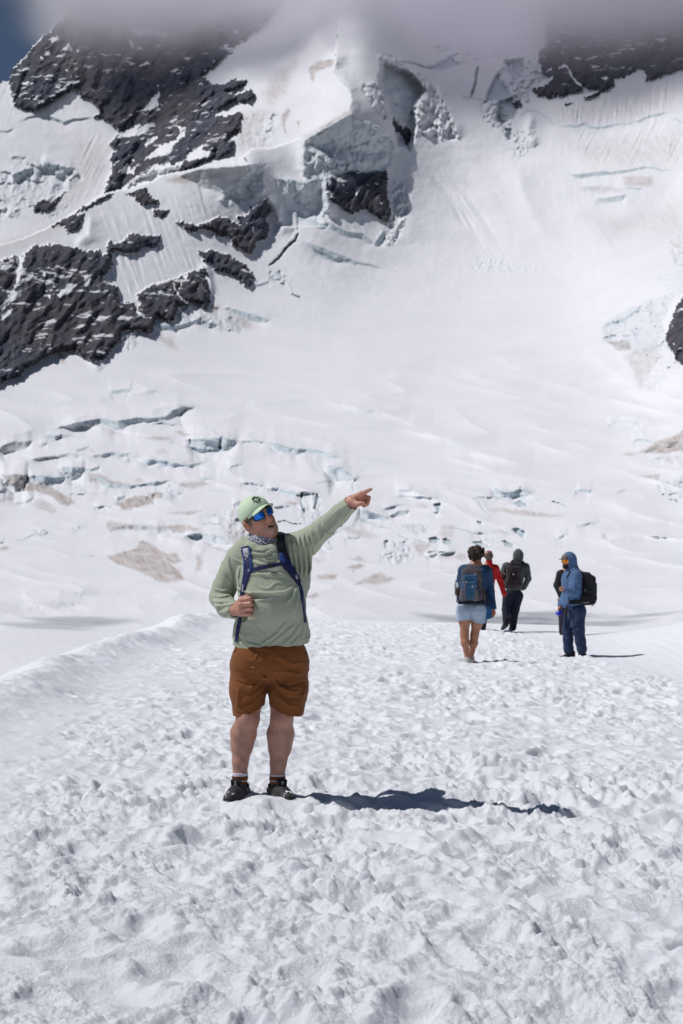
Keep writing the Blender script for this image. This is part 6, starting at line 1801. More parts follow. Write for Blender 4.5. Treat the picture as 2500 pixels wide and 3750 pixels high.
    S1, fp = bag('front_pocket', [(P(455, 790, -.325), (.105, .040, .130), .035)], bl, fold=[(Y((390, 720), (460, 740), (540, 710)), .012, .010), (Y((400, 690), (450, 730), (470, 760)), .01, -.008), (Y((480, 760), (530, 700)), .01, .008)])
    bag('upper_pocket', [(P(468, 615, -.300), (.098, .030, .050), .026)], bl)
    bag('bottom_panel', [(P(480, 965, -.235), (.195, .085, .026), .024)], fabric('black_blue_base', (.010, .014, .026), .8))
    for sx in (-1, 1): bag('corner_panel', [(P(455 + sx * 92, 860, -.345), (.038, .020, .085), .016)], tr, fp)
    tube('piping', [(q[0], (S1.front(q[0], q[2]) or q[1]) - .004, q[2]) for q in [P(*p) for p in ((365, 900), (360, 760), (375, 680), (420, 655), (520, 655), (556, 690), (560, 780), (556, 900))]], .010, bb, tr, fp, 6)
    tube('zip_line', [(q[0], (S0.front(q[0], q[2]) or q[1]) - .004, q[2]) for q in [P(*p) for p in ((372, 640), (380, 590), (430, 565), (520, 560), (570, 590), (590, 660))]], .009, bb, tr, bp, 6)
    mesh_m = fabric('dark_mesh_pocket', (.075, .062, .055), .9, .3, 90)
    bag('side_pocket', [(P(283, 810, -.17), (.034, .035, .062), .026)], mesh_m); bag('side_pocket', [(P(640, 860, -.17), (.045, .045, .085), .03)], mesh_m)
    for pts, ws in (([(420, 480), (440, 452), (480, 438), (505, 432)], [60, 55, 45, 40]), ([(520, 440), (560, 470), (600, 488), (655, 470)], [40, 50, 52, 50])):
        ribbon('shoulder_strap', S0 if False else J, xz(*pts, fn=P), [v * .00101 for v in ws], bb, lb, bp, .02, .014)
    tube('haul_loop', [P(500, 455, -.2), P(505, 425, -.19), P(525, 425, -.19), P(530, 450, -.2)], .007, bb, gy, bp, 6)
    for q in ((465, 735), (515, 560), (380, 665)):
        p = P(*q); S9 = SDF(p - .5, p + .5, .05) if False else None
        yy = (S1.front(p[0], p[2]) or S0.front(p[0], p[2]) or d - .3); tube('zip_pull', [(p[0], yy - .006, p[2] + .010), (p[0] + .003, yy - .010, p[2] - .012)], .006, bb, new_mat('pale_zip', (.6, .55, .45), .5), bp, 6)
    tube('webbing', [P(268, 960, -.16), P(290, 900, -.15), P(310, 840, -.1)], .007, bb, gy, bp, 6); tube('webbing', [P(690, 800, -.14), P(715, 900, -.13), P(720, 990, -.12)], [.010, .012, .016], bb, M_BLACK, bp, 6)
    # water bottle in the side pocket
    bo = empty('water_bottle', tuple(map(float, P(272, 800, -.17))), 'clear plastic water bottle with blue cap in the side pocket of the daypack', 'bottle')
    pet = new_mat('clear_plastic', (.85, .90, .94), .12, .5); pet.node_tree.nodes['Principled BSDF'].inputs['Transmission Weight'].default_value = .75; pet.node_tree.nodes['Principled BSDF'].inputs['IOR'].default_value = 1.2
    z0 = bo.location[2]; cx, cyv = bo.location[0], bo.location[1]
    tube('bottle_body', [(cx, cyv, z0 - .04), (cx, cyv, z0 + .02), (cx - .002, cyv, z0 + .05), (cx - .002, cyv, z0 + .09), (cx - .003, cyv, z0 + .105), (cx - .004, cyv, z0 + .125), (cx - .004, cyv, z0 + .135)], [.028, .030, .029, .030, .027, .014, .013], tuple(bo.location), pet, bo, 12)
    tube('bottle_cap', [(cx - .004, cyv, z0 + .134), (cx - .0045, cyv, z0 + .158)], [.016, .0155], tuple(bo.location), new_mat('blue_cap', (.02, .08, .40), .4), bo, 12)

    # ============ person in the red jacket
    d2 = 30.6; P2 = sheet(1600, 1960, 3.92, d2)
    base = tuple(map(float, P2(650, 1345)))
    w = empty('person', base, 'person in red jacket with pink headband walking beyond the curly haired person', 'person', 'walkers ahead on the trodden snow')
    R = head_frame(140, 0, 0); O = P2(735, 305, .0); S = SDF(*bbox([P2(520, 180, -.3), P2(1020, 1360, .3)], .02), .009)
    head_into(S, O, R, .95); S.cone(O + (0, 0, -.05), P2(735, 430), .055, .062, .03); S.cone(P2(725, 450), P2(700, 800), .10, .11, .05, .7)
    S.chain([P2(845, 480, .0), P2(905, 650, .02), P2(945, 830, -.04)], [.05, .04, .03], .02); hand_into(S, P2(945, 825, -.04), P2(955, 850, -.05), P2(962, 862, -.06), np.array([.3, -.9, 0]), .014, P2(940, 862, -.07))
    S.chain([P2(600, 480, .0), P2(570, 680, .03), P2(590, 850, .05)], [.05, .04, .03], .02)
    for xx, yy in ((655, .0), (560, .10)): S.chain([P2(xx + 20, 850, yy), P2(xx + 5, 1080, yy), P2(xx, 1300, yy)], [.085, .055, .04], .03)
    part('body', S, base, SKIN, w, 1, None, None, cv((.48, .26, .19)))
    J = SDF(*bbox([P2(520, 330, -.3), P2(1020, 900, .3)], .02), .009)
    J.cone(P2(630, 480), P2(815, 480), .085, .085, .06, .95); J.cone(P2(715, 560), P2(695, 800), .175, .17, .05, .7); J.cone(P2(735, 450), P2(740, 385), .085, .075, .04, .95)
    J.chain([P2(830, 480, .0), P2(870, 580, .02), P2(905, 660, .02), P2(955, 845, -.04)], [.090, .075, .068, .050], .04, 1.0, '+', .02); J.chain([P2(610, 480), P2(570, 670, .03), P2(592, 850, .05)], [.09, .072, .05], .04)
    J.press_folds([(xz((820, 560), (880, 620), (930, 640), fn=P2), .02, .012), (xz((800, 480), (840, 620), (820, 700), fn=P2), .02, .010), (xz((880, 690), (920, 740), (950, 750), fn=P2), .02, .010), (xz((660, 420), (740, 460), (810, 430), fn=P2), .016, .010), (xz((760, 520), (790, 640), (800, 780), fn=P2), .02, .010)], d2, .08)
    part('jacket', J, base, fabric('red_jacket_shell', (.46, .008, .010), .6, .12, 100, .3), w, 1, None, lambda V: .006 * fbm3(V * 9, 3, 61))
    K = SDF(*bbox([P2(520, 760, -.3), P2(840, 1230, .3)], .02), .01)
    K.cone(P2(690, 800), P2(690, 1000), .165, .185, .0, .75); K.cone(P2(690, 1000), P2(700, 1180), .185, .16, .04, .75); K.cone(P2(740, 940), P2(752, 1170), .07, .05, .03, 1.2)
    K.below(lambda x, y, z0=float(P2(0, 1205)[2]): z0 + .25 * np.maximum(x - P2(720, 0)[0], 0) + 0 * y)
    K.press_folds([(xz((720, 900), (740, 1050), (730, 1190), fn=P2), .02, .016), (xz((770, 900), (770, 1050), (762, 1170), fn=P2), .02, -.012), (xz((690, 850), (740, 900), (790, 890), fn=P2), .02, .012)], d2, .08)
    part('tied_jacket', K, base, fabric('blue_tied_jacket', (.016, .085, .22), .7, .15, 100), w, 1, None, lambda V: .008 * fbm3(V * 9, 3, 62))
    M_DK = fabric('dark_trousers', (.014, .015, .022), .85)
    T = SDF(*bbox([P2(500, 900, -.3), P2(760, 1350, .3)], .02), .009)
    for xx, yy in ((655, .0), (560, .10)): T.chain([P2(xx + 20, 950, yy), P2(xx + 8, 1100, yy), P2(xx, 1310, yy)], [.11, .085, .065], .03)
    part('trousers', T, base, M_DK, w, 1, None, lambda V: .006 * fbm3(V * 10, 3, 63))
    for xx, yy in ((655, .0), (560, .10)): simple_shoe(w, base, P2(xx - 4, 1350, yy - .04) + (0, 0, -.01), P2(xx + 8, 1350, yy + .18) + (0, 0, .0), .052, M_BLACK, dark_sole, 'boot', .16)
    curls('hair', P2(735, 295, -.005), np.array([.088, .105, .105]), base, hair_mat('greying_hair', (.06, .05, .042), (.22, .19, .16)), w, 260, 7, lambda q: not (q[0] > .05 and q[1] > 0) and q[2] > -.09, (.010, .018))
    hb = SDF(O - .2, O + .2, .007); hb.ell(O + (0, 0, .02), (.090, .108, .112), None, 0)
    nrm = R[1] * .55 + R[2] * .2; nrm /= np.linalg.norm(nrm)
    x, y, z = hb._p((slice(None),) * 3, O); dd = x * F32(nrm[0]) + y * F32(nrm[1]) + z * F32(nrm[2]); hb.f = np.maximum(hb.f, np.abs(dd - .035) - .026).astype(F32)
    part('headband', hb, base, fabric('pink_headband', (.50, .022, .075), .8), w, 1)
    bp = empty('backpack', tuple(map(float, P2(700, 800, -.18))), 'small black backpack on the person in the red jacket', 'backpack', 'backpacks the walkers carry'); bb_ = tuple(bp.location)
    bag('pack_body', [(P2(672, 640, -.20), (.125, .075, .21), .06), (P2(680, 500, -.18), (.10, .06, .07), .05)], M_BLACK, bp, .009)
    bag('front_pocket', [(P2(668, 690, -.29), (.09, .03, .10), .028)], M_BLACK, bp, .009)
    ribbon('shoulder_strap', J, xz((760, 470), (765, 520), (775, 580), (782, 640), fn=P2), [.06, .06, .05, .04], bb_, M_BLACK, bp, .016, .014)
    tube('strap_ring', [P2(690 + 22 * math.cos(a), 445 + 26 * math.sin(a), -.22) for a in np.linspace(0, 6.28, 13)], .006, bb_, new_mat('pale_ring', (.45, .44, .42), .4), bp, 6)

    # ============ person in the grey hooded top
    d3 = 31.3; P3 = sheet(1600, 1960, 3.92, d3)
    base = tuple(map(float, P3(1010, 1372)))
    w = empty('person', base, 'person in grey hooded top and dark trousers walking away with hands in pockets', 'person', 'walkers ahead on the trodden snow')
    O = P3(1160, 300, .03); R = head_frame(165, -12, 6); S = SDF(*bbox([P3(860, 170, -.35), P3(1370, 1390, .35)], .02), .009)
    head_into(S, O, R); S.cone(O + (0, 0, -.05), P3(1140, 430), .056, .064, .03); S.cone(P3(1130, 470), P3(1095, 780), .12, .12, .05, .7)
    S.chain([P3(985, 460), P3(925, 600, .02), P3(985, 730, .10)], [.05, .042, .032], .02); S.chain([P3(1265, 470), P3(1300, 625, .02), P3(1240, 760, .10)], [.05, .042, .032], .02)
    hand_into(S, P3(985, 730, .10), P3(1000, 755, .12), P3(1010, 780, .14), np.array([0, 1., 0]), .015, P3(1005, 745, .10)); hand_into(S, P3(1240, 760, .10), P3(1222, 780, .12), P3(1210, 800, .13), np.array([0, 1., 0]), .015, P3(1220, 765, .10))
    S.chain([P3(1010, 850), P3(985, 1060, .02), P3(985, 1250, -.12)], [.09, .06, .045], .03); S.chain([P3(1150, 850), P3(1110, 1060, -.02), P3(1070, 1320, .10)], [.09, .06, .045], .03)
    part('body', S, base, SKIN, w, 1, None, None, cv((.46, .25, .18)))
    J = SDF(*bbox([P3(860, 170, -.35), P3(1370, 860, .35)], .02), .009)
    J.ell(P3(1158, 300, .005), (.112, .125, .165), None, 0); J.cone(P3(1160, 290, .0), P3(1140, 430, .0), .100, .105, .04, 1.05)
    J.cone(P3(1000, 455), P3(1250, 460), .095, .095, .06, .95); J.cone(P3(1120, 530), P3(1100, 740), .205, .185, .06, .68)
    J.chain([P3(990, 460), P3(950, 540, .01), P3(922, 610, .02), P3(985, 730, .10)], [.105, .085, .075, .055], .04, 1.0, '+', .02); J.chain([P3(1262, 465), P3(1285, 550, .01), P3(1304, 625, .02), P3(1243, 755, .09)], [.10, .080, .070, .052], .04, 1.0, '+', .02)
    J.below(lambda x, y, z0=float(P3(0, 792)[2]): z0 + 0 * x + 0 * y)
    he_ = O + R[1] * .11; J.ell(he_, (.075, .10, .10), R, .02, '-')
    J.press_folds([(xz((1090, 260), (1110, 330), (1100, 400), fn=P3), .02, .012), (xz((1160, 215), (1170, 300), (1165, 390), fn=P3), .016, .006), (xz((960, 480), (930, 560), (960, 600), fn=P3), .02, .012), (xz((1270, 500), (1300, 580), (1280, 640), fn=P3), .02, .012), (xz((1260, 680), (1290, 700), (1310, 690), fn=P3), .015, .012), (xz((980, 770), (1100, 785), (1220, 770), fn=P3), .012, .010)], d3, .08)
    part('hooded_top', J, base, fabric('slate_hoodie', (.075, .092, .092), .9, .12, 120), w, 1, None, lambda V: .007 * fbm3(V * 9, 3, 71))
    M_NV = fabric('navy_black_trousers', (.016, .017, .034), .85, .2)
    T = SDF(*bbox([P3(880, 740, -.35), P3(1260, 1390, .35)], .02), .009)
    T.box(P3(1085, 850), (.195, .13, .12), None, .11, 0); T.chain([P3(1015, 880), P3(985, 1060, .01), P3(988, 1230, -.10)], [.125, .092, .085], .04, 1.08); T.chain([P3(1150, 880), P3(1115, 1060, -.01), P3(1078, 1330, .10)], [.125, .090, .078], .04, 1.08)
    T.press_folds([(xz((950, 1040), (990, 1060), (1030, 1040), fn=P3), .016, .014), (xz((960, 1150), (1000, 1180), (1030, 1160), fn=P3), .016, .014), (xz((1070, 1080), (1110, 1100), (1150, 1070), fn=P3), .016, .014), (xz((1050, 1250), (1090, 1270), (1110, 1250), fn=P3), .016, .014), (xz((1080, 860), (1075, 950), (1060, 1040), fn=P3), .012, -.012)], d3, .08)
    part('trousers', T, base, M_NV, w, 1, None, lambda V: .007 * fbm3(V * 10, 3, 72))
    simple_shoe(w, base, P3(985, 1275, -.16) + (0, 0, -.04), P3(935, 1372, .02) + (0, 0, -.005), .058, M_BLACK, dark_sole, 'boot', .14); simple_shoe(w, base, P3(1068, 1368, .08), P3(1045, 1376, .30), .056, M_BLACK, dark_sole, 'boot', .15)
    bp = empty('backpack', tuple(map(float, P3(1095, 780, -.18))), 'dark brown backpack on the person in the grey hooded top', 'backpack', 'backpacks the walkers carry'); bb_ = tuple(bp.location)
    br = fabric('dark_brown_pack', (.034, .027, .029), .75, .2, 100)
    bag('pack_body', [(P3(1095, 590, -.235), (.165, .095, .24), .07), (P3(1120, 450, -.20), (.13, .075, .09), .06), (P3(1075, 690, -.245), (.175, .10, .11), .08)], br, bp, .009,
        [(xz((1050, 450), (1010, 560), (970, 700), fn=P3), .02, .018), (xz((1100, 480), (1070, 600), (1030, 720), fn=P3), .02, -.016), (xz((1150, 460), (1150, 580), (1120, 700), fn=P3), .02, .016), (xz((1200, 480), (1210, 580), (1190, 680), fn=P3), .02, -.014), (xz((980, 700), (1080, 730), (1200, 700), fn=P3), .02, .016)], .03, .010)
    bag('lid', [(P3(1120, 415, -.225), (.125, .07, .045), .04)], br, bp, .009)
    for pts in ([(1050, 440), (1062, 390), (1085, 365)], [(1190, 450), (1215, 400), (1240, 390)]): ribbon('shoulder_strap', J, xz(*pts, fn=P3), [.07, .065, .06], bb_, br, bp, .02, .016)
    p = P3(1090, 560, -.345); tube('logo', [p + (-.018, 0, -.01), p + (0, 0, .012), p + (.018, 0, -.008), p + (.0, 0, -.012)], .009, bb_, new_mat('pale_print', (.55, .55, .55), .6), bp, 6)
    tube('webbing', [P3(955, 545, -.1), P3(962, 570, -.16)], .012, bb_, fabric('tan_tab', (.35, .16, .07), .8), bp, 6)

    # ============ hooded man in profile
    d4 = 23.0; Q = sheet(1960, 1980, 3.92, d4)
    base = tuple(map(float, Q(560, 1730)))
    w = empty('person', base, 'man in blue hooded top with grey cap and orange mirrored glasses facing sideways', 'person')
    R = head_frame(-62, 0, 0); O = Q(462, 300, .0); hd = lambda l, f, u: O + l * R[0] + f * R[1] + u * R[2]
    S = SDF(*bbox([Q(280, 150, -.4), Q(780, 1780, .4)], .03), .0075)
    head_into(S, O, R); S.cone(hd(0, -.02, -.06), Q(500, 460, .0), .058, .066, .03); S.cone(Q(530, 520), Q(550, 800), .10, .10, .05, .9)
    S.chain([Q(570, 500, -.14), Q(555, 735, -.20), Q(400, 700, -.27)], [.05, .042, .030], .02); hand_into(S, Q(405, 700, -.27), Q(372, 690, -.285), Q(338, 700, -.275), np.array([.0, -.35, -1.0]), .0155, Q(348, 670, -.29))
    S.chain([Q(500, 500, .13), Q(430, 740, .16), Q(350, 945, .02)], [.05, .042, .030], .02); hand_into(S, Q(348, 950, .02), Q(335, 985, .01), Q(332, 1020, .0), np.array([.5, .8, 0]), .0155, Q(318, 985, -.02))
    S.chain([Q(530, 1010, .09), Q(460, 1280, .09), Q(482, 1670, .10)], [.075, .06, .036], .02); S.chain([Q(600, 1010, -.06), Q(615, 1290, -.085), Q(664, 1670, -.05)], [.075, .06, .036], .02)
    part('body', S, base, SKIN, w, 1, None, None, cv((.42, .225, .155), (hd(0, .09, -.058), (.03, .03, .012), (.40, .15, .12))))
    Bd = SDF(O - .16, O + .16, .006); Bd.ell(hd(0, .034, -.070), (.063, .060, .052), R, 0); Bd.ell(hd(0, .066, -.088), (.034, .030, .030), R, .02); Bd.ell(hd(0, .100, -.054), (.022, .03, .009), R, .004, '-'); Bd.ell(hd(0, .12, -.01), (.05, .045, .028), R, .004, '-')
    part('beard', Bd, base, hair_mat('black_beard', (.006, .005, .005), (.025, .018, .014)), w, 1, None, lambda V: .003 * perlin3(V * 110, 5))
    J = SDF(*bbox([Q(300, 140, -.42), Q(720, 1010, .4)], .03), .008)
    J.ell(hd(0, -.025, .035), (.104, .125, .128), R, 0); J.cone(hd(0, -.05, .0), Q(535, 440), .098, .100, .04); J.ell(hd(0, .125, -.01), (.082, .10, .118), R, .015, '-')
    J.cone(Q(545, 490, .10), Q(575, 490, -.10), .085, .085, .06); J.cone(Q(520, 560), Q(545, 880), .175, .165, .06, .95); J.cone(Q(480, 600, -.02), Q(480, 900, .0), .09, .09, .06); J.cone(Q(470, 900, .0), Q(440, 965, .0), .10, .09, .05)
    J.chain([Q(572, 505, -.13), Q(560, 640, -.18), Q(552, 735, -.20), Q(395, 702, -.268)], [.092, .085, .076, .046], .04, 1.0, '+', .02); J.chain([Q(500, 505, .12), Q(440, 730, .16), Q(350, 945, .02)], [.085, .070, .050], .04, 1.0, '+', .02)
    for a, b in ((Q(552, 735, -.20), Q(395, 702, -.268)), (Q(440, 730, .16), Q(350, 945, .02))):
        dv = (b - a) / np.linalg.norm(b - a); s = J._win(b - .1, b + .1, 0); xx, yy, zz = J._p(s, b); near = (xx * xx + yy * yy + zz * zz) < .09 ** 2
        J.f[s] = np.where(near, np.maximum(J.f[s], xx * F32(dv[0]) + yy * F32(dv[1]) + zz * F32(dv[2])), J.f[s])
    J.below(lambda x, y, z0=float(Q(0, 965)[2]), x0=float(Q(430, 0)[0]): z0 + .10 * np.maximum(x - x0, 0) + 0 * y)
    J.press_folds([(xz((500, 200), (545, 280), (530, 380), fn=Q), .018, .010), (xz((490, 330), (500, 400), (480, 450), fn=Q), .012, .012), (xz((500, 620), (560, 700), (620, 720), fn=Q), .016, .012), (xz((420, 720), (500, 760), (580, 760), fn=Q), .014, .012), (xz((440, 690), (480, 720), (520, 700), fn=Q), .012, .010), (xz((490, 520), (520, 600), (500, 680), fn=Q), .016, .010), (xz((430, 780), (450, 860), (430, 950), fn=Q), .014, .012), (xz((470, 800), (480, 880), (460, 940), fn=Q), .014, -.010), (xz((620, 520), (630, 620), (600, 720), fn=Q), .016, .010)], d4 - .02, .12)
    part('hooded_top', J, base, fabric('dusty_blue_hoodie', (.085, .150, .285), .85, .1, 150), w, 1, None, lambda V: .005 * fbm3(V * 10, 3, 81))
    # cap with its flat peak
    Kc = SDF(O - .24, O + .24, .0065); Kc.ell(hd(0, .0, .052), (.084, .106, .082), R, 0); Kc.ell(hd(0, .055, .058), (.075, .055, .060), R, .02); Kc.cut(hd(0, .09, .042), -R[2])
    cm = new_mat('camo_cap_cloth', (.2, .18, .15), .85); t = NT(cm); c = t.coord('Object'); t.base(t.ramp(t.noise(26, c, 3, .6, 1), [(.35, (.055, .055, .055)), (.5, (.17, .16, .14)), (.62, (.26, .17, .09)), (.7, (.07, .07, .075))]))
    cap = part('cap', Kc, base, cm, w, 1)
    rows = [[hd(.078 * math.sin(a), .085 * math.cos(a) + .01 + tt * .082 * max(.05, math.cos(a * 1.05)) ** .4, .046 - .012 * math.sin(a) ** 2 - .004 * tt) for a in np.radians(np.linspace(-70, 70, 15))] for tt in np.linspace(0, 1, 5)]
    grid_part('brim', rows, base, fabric('grey_brim', (.13, .13, .135), .8), cap, .006)
    Gf = SDF(O - .16, O + .16, .005); gl = []
    Pg = lambda a, v: hd(.084 * math.sin(a), .108 * max(0, math.cos(a)) ** .75, .008 + v)
    for a0, a1 in zip(np.radians(np.linspace(-75, 75, 16))[:-1], np.radians(np.linspace(-75, 75, 16))[1:]): Gf.cone(Pg(a0, .030), Pg(a1, .030), .0045, .0045, .002)
    for s in (-1, 1): Gf.cone(Pg(s * 1.3, .028), hd(s * .084, -.03, .012), .006, .004, .002)
    gls = part('sunglasses', Gf, base, M_PLASTIC, w, 1)
    om = new_mat('orange_mirror_lens', (1.0, .34, .02), .08, .8, .75); t = NT(om); c = t.coord('Object'); t.base(t.ramp(t.noise(22, c, 2, .5), [(.35, (1.0, .62, .02)), (.55, (1.0, .30, .015)), (.7, (.80, .12, .02))]))
    grid_part('lens', [[Pg(a, v * (1 - .35 * (abs(a) < .16) * (v < 0))) for a in np.radians(np.linspace(-70, 70, 29))] for v in np.linspace(-.030, .028, 7)], base, om, gls, .003)
    T = SDF(*bbox([Q(330, 880, -.3), Q(760, 1700, .35)], .03), .008)
    T.box(Q(560, 990), (.155, .15, .12), None, .11, 0); T.ell(Q(620, 1010, -.02), (.10, .13, .12), None, .05)
    T.chain([Q(520, 1030, .09), Q(462, 1270, .085), Q(462, 1420, .09), Q(470, 1560, .10), Q(480, 1632, .10)], [.130, .092, .080, .076, .052], .04); T.chain([Q(600, 1030, -.07), Q(612, 1280, -.09), Q(640, 1450, -.08), Q(660, 1560, -.07), Q(668, 1610, -.06)], [.130, .094, .082, .076, .052], .04)
    T.press_folds([(xz((600, 1050), (540, 1200), (440, 1290), fn=Q), .02, .014), (xz((640, 1080), (580, 1220), (480, 1300), fn=Q), .018, -.012), (xz((420, 1380), (460, 1400), (510, 1380), fn=Q), .014, .012), (xz((420, 1500), (470, 1520), (520, 1500), fn=Q), .014, .014), (xz((410, 1570), (470, 1590), (520, 1570), fn=Q), .012, .014), (xz((600, 1380), (640, 1410), (690, 1390), fn=Q), .014, .012), (xz((620, 1500), (660, 1530), (700, 1510), fn=Q), .014, .014), (xz((450, 1000), (470, 1100), (500, 1120), (560, 1100), fn=Q), .008, .008), (xz((480, 960), (470, 1100), (450, 1240), fn=Q), .014, .010)], d4, .12)
    part('trousers', T, base, fabric('navy_trousers', (.020, .036, .085), .8, .15, 100), w, 1, None, lambda V: .006 * fbm3(V * 10, 3, 82))
    simple_shoe(w, base, Q(520, 1722, .09) + (0, 0, .0), Q(360, 1728, .05), .052, M_BLACK, dark_sole, 'shoe', .125); simple_shoe(w, base, Q(655, 1728, -.052), Q(742, 1752, -.17) + (0, 0, .006), .053, M_BLACK, dark_sole, 'shoe', .125)
    bp = empty('backpack', tuple(map(float, Q(740, 935, .0))), 'large black backpack with hip belt on the man in the blue hooded top', 'backpack'); bb_ = tuple(bp.location)
    def seg(*p): return xz(*p, fn=Q)
    bag('pack_body', [(Q(748, 700, .0), (.115, .14, .235), .07), (Q(720, 520, .0), (.075, .12, .08), .06), (Q(745, 850, .0), (.120, .135, .085), .07)], M_BLACK, bp, .008, [(seg((690, 520), (720, 640), (700, 780)), .02, .014), (seg((780, 560), (800, 700), (790, 850)), .02, .012), (seg((680, 700), (760, 720), (840, 690)), .015, .012)], .03, .010)
    bag('front_pocket', [(Q(828, 730, .0), (.045, .10, .16), .04)], M_BLACK, bp, .008); bag('lid', [(Q(705, 500, .0), (.085, .125, .045), .04)], M_BLACK, bp, .008); bag('side_pocket', [(Q(715, 840, -.15), (.07, .03, .07), .026)], M_BLACK, bp, .008)
    bag('hip_belt', [(Q(570, 880, -.165), (.11, .020, .036), .018)], M_BLACK, bp, .008)
    tube('shoulder_strap', [Q(690, 520, -.10), Q(640, 450, -.13), Q(570, 425, -.13), Q(500, 450, -.14), Q(462, 520, -.13), Q(455, 590, -.12)], [.03, .028, .028, .026, .024, .018], bb_, M_BLACK, bp, 8, .5)
    for pts, r in (([Q(670, 440, -.06), Q(690, 465, -.06), Q(672, 500, -.06)], .010), ([Q(850, 620, -.03), Q(872, 610, -.03)], .008), ([Q(850, 690, -.03), Q(876, 675, -.03)], .008), ([Q(800, 945, -.05), Q(830, 925, -.05), Q(840, 895, -.05)], .005), ([Q(725, 580, -.13), Q(770, 530, -.13)], .008)): tube('webbing', pts, r, bb_, M_BLACK, bp, 6)
    tube('webbing', [Q(445, 930, -.15), Q(440, 1000, -.16), Q(435, 1120, -.16)], [.016, .018, .010], bb_, M_BLACK, bp, 6)
    tube('reflective_line', [Q(665, 882, -.178), Q(700, 890, -.184), Q(765, 882, -.178)], .005, bb_, new_mat('grey_print', (.35, .35, .35), .5), bp, 6)
    tube('badge', [Q(700, 715, -.150), Q(715, 712, -.150)], .018, bb_, new_mat('slate_badge', (.10, .13, .20), .4), bp, 8); tube('badge', [Q(704, 700, -.165), Q(708, 702, -.165)], .006, bb_, new_mat('pale_print', (.6, .6, .65), .4), bp, 6)
    # the blue thing held low in his hand
    bt = empty('plastic_bottle', tuple(map(float, Q(332, 1035, .0))), 'crumpled bright blue plastic bottle held low in the hand of the man in blue', 'bottle')
    bm_ = new_mat('bright_blue_plastic', (.012, .035, .55), .2, .6)
    Sb = SDF(*bbox([Q(270, 960, -.1), Q(390, 1090, .1)], .02), .006); Sb.cone(Q(345, 1025, .01), Q(320, 1045, .0), .036, .034, .0); Sb.cone(Q(300, 1020, .0), Q(292, 1060, .0), .012, .010, .01); Sb.cone(Q(350, 1040, .0), Q(340, 1068, .0), .02, .012, .01)
    part('bottle_body', Sb, tuple(bt.location), bm_, bt, 1, None, lambda V: .009 * perlin3(V * 40, 3))
    tube('bottle_cap', [Q(362, 1008, .012), Q(374, 998, .014)], .014, tuple(bt.location), new_mat('pale_cap', (.5, .55, .8), .4), bt, 8)

    # ============ person in black beyond him
    d5 = 29.6; P5 = sheet(1960, 1980, 3.92, d5)
    base = tuple(map(float, P5(400, 1350)))
    w = empty('person', base, 'person in black jacket mostly hidden behind the man in the blue hooded top', 'person', 'walkers ahead on the trodden snow')
    R = head_frame(160, 0, 0); O = P5(448, 318, .0); S = SDF(*bbox([P5(250, 200, -.3), P5(640, 1370, .3)], .02), .01)
    head_into(S, O, R, .95); S.cone(O + (0, 0, -.05), P5(445, 430), .055, .062, .03); S.cone(P5(445, 460), P5(445, 800), .11, .11, .05, .7)
    S.chain([P5(345, 480), P5(300, 640, .02), P5(350, 780, -.06)], [.045, .04, .03], .02); S.chain([P5(545, 480), P5(580, 640, .02), P5(540, 780, -.06)], [.045, .04, .03], .02)
    hand_into(S, P5(350, 780, -.06), P5(362, 810, -.07), P5(368, 835, -.07), np.array([.4, -.9, 0]), .0145, P5(375, 815, -.09)); hand_into(S, P5(540, 780, -.06), P5(530, 810, -.07), P5(522, 835, -.07), np.array([-.4, -.9, 0]), .0145, P5(515, 815, -.09))
    for xx in (385, 480): S.chain([P5(xx, 850), P5(xx - 3, 1080), P5(xx - 5, 1300)], [.085, .055, .042], .03)
    part('body', S, base, SKIN, w, 1, None, None, cv((.44, .24, .17)))
    J = SDF(*bbox([P5(250, 360, -.3), P5(640, 900, .3)], .02), .009); J.cone(P5(365, 475), P5(525, 475), .085, .085, .06, .95); J.cone(P5(445, 550), P5(445, 800), .165, .155, .05, .7); J.cone(P5(445, 440), P5(447, 395), .08, .075, .03)
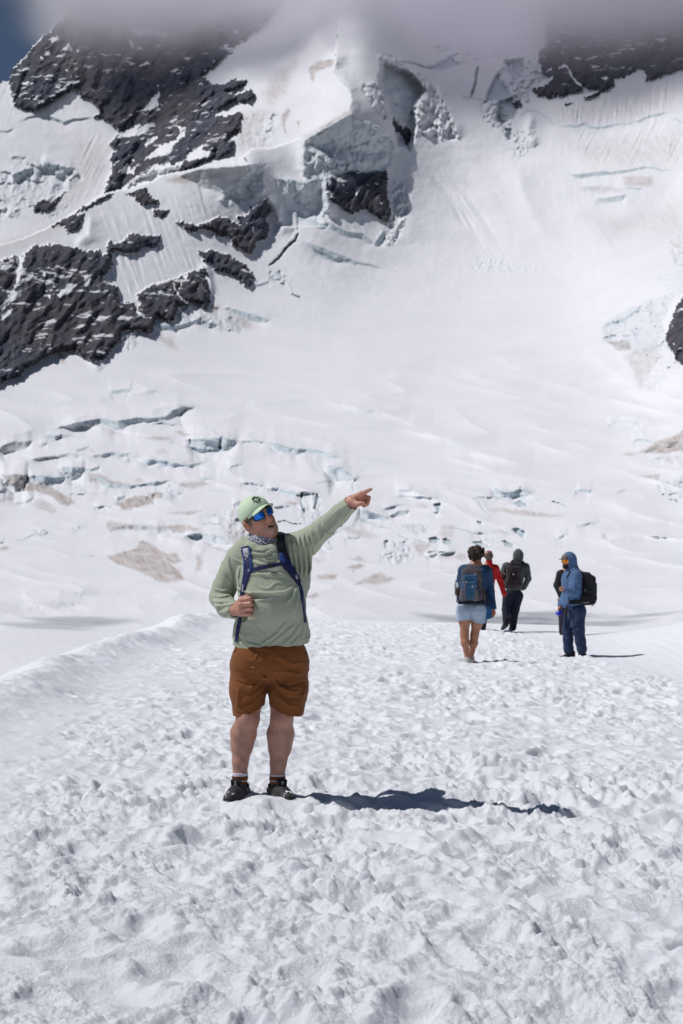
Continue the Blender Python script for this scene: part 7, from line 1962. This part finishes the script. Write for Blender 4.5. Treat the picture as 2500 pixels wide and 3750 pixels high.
    J.chain([P5(352, 485), P5(302, 640, .02), P5(350, 785, -.06)], [.085, .068, .050], .04); J.chain([P5(540, 485), P5(582, 640, .02), P5(540, 785, -.06)], [.085, .068, .050], .04)
    part('jacket', J, base, fabric('black_jacket_shell', (.010, .010, .012), .7, .2, 100, .3), w, 1, None, lambda V: .007 * fbm3(V * 9, 3, 91))
    T = SDF(*bbox([P5(300, 800, -.3), P5(580, 1360, .3)], .02), .009); T.box(P5(440, 860), (.15, .12, .10), None, .09, 0)
    for xx in (388, 482): T.chain([P5(xx, 880), P5(xx - 6, 1080), P5(xx - 10, 1300)], [.105, .085, .07], .03)
    part('trousers', T, base, fabric('plum_trousers', (.030, .027, .045), .85), w, 1, None, lambda V: .006 * fbm3(V * 10, 3, 92))
    for xx in (375, 470): simple_shoe(w, base, P5(xx, 1345, -.06), P5(xx - 4, 1348, .16), .052, M_BLACK, dark_sole, 'boot', .15)
    curls('hair', O + (0, -.01, .02), np.array([.088, .105, .11]), base, hair_mat('dark_hair', (.012, .009, .008), (.04, .028, .02)), w, 200, 11, lambda q: not (q[1] > .04 and q[2] < .02), (.010, .016))
    tube('drawcord', [P5(335, 800, -.1), P5(320, 835, -.1), P5(305, 855, -.1)], .006, base, M_BLACK, w, 5)


def walker_feet():
    out = []
    for f, pts in ((sheet(1600, 1960, 3.92, 20.7), ((424, 1856, 0), (487, 1826, .2))), (sheet(1600, 1960, 3.92, 30.6), ((655, 1352, .05),)), (sheet(1600, 1960, 3.92, 31.3), ((940, 1378, .05), (1060, 1378, .2))),
                   (sheet(1960, 1980, 3.92, 23.0), ((440, 1722, .07), (700, 1738, -.10))), (sheet(1960, 1980, 3.92, 29.6), ((375, 1350, .05), (470, 1350, .05)))):
        for p in pts:
            q = f(*p); out.append((float(q[0]), float(q[1]), float(q[2]), .22))
    return out
# ------------------------------------------------------------------ put the place together
FEET += [(-.565, 8.42, .044, .20), (-.36, 8.42, .044, .20)] + walker_feet()
build_ground()
build_mountain()
build_cloud()
build_shadow_clouds()
build_man()
build_walkers()
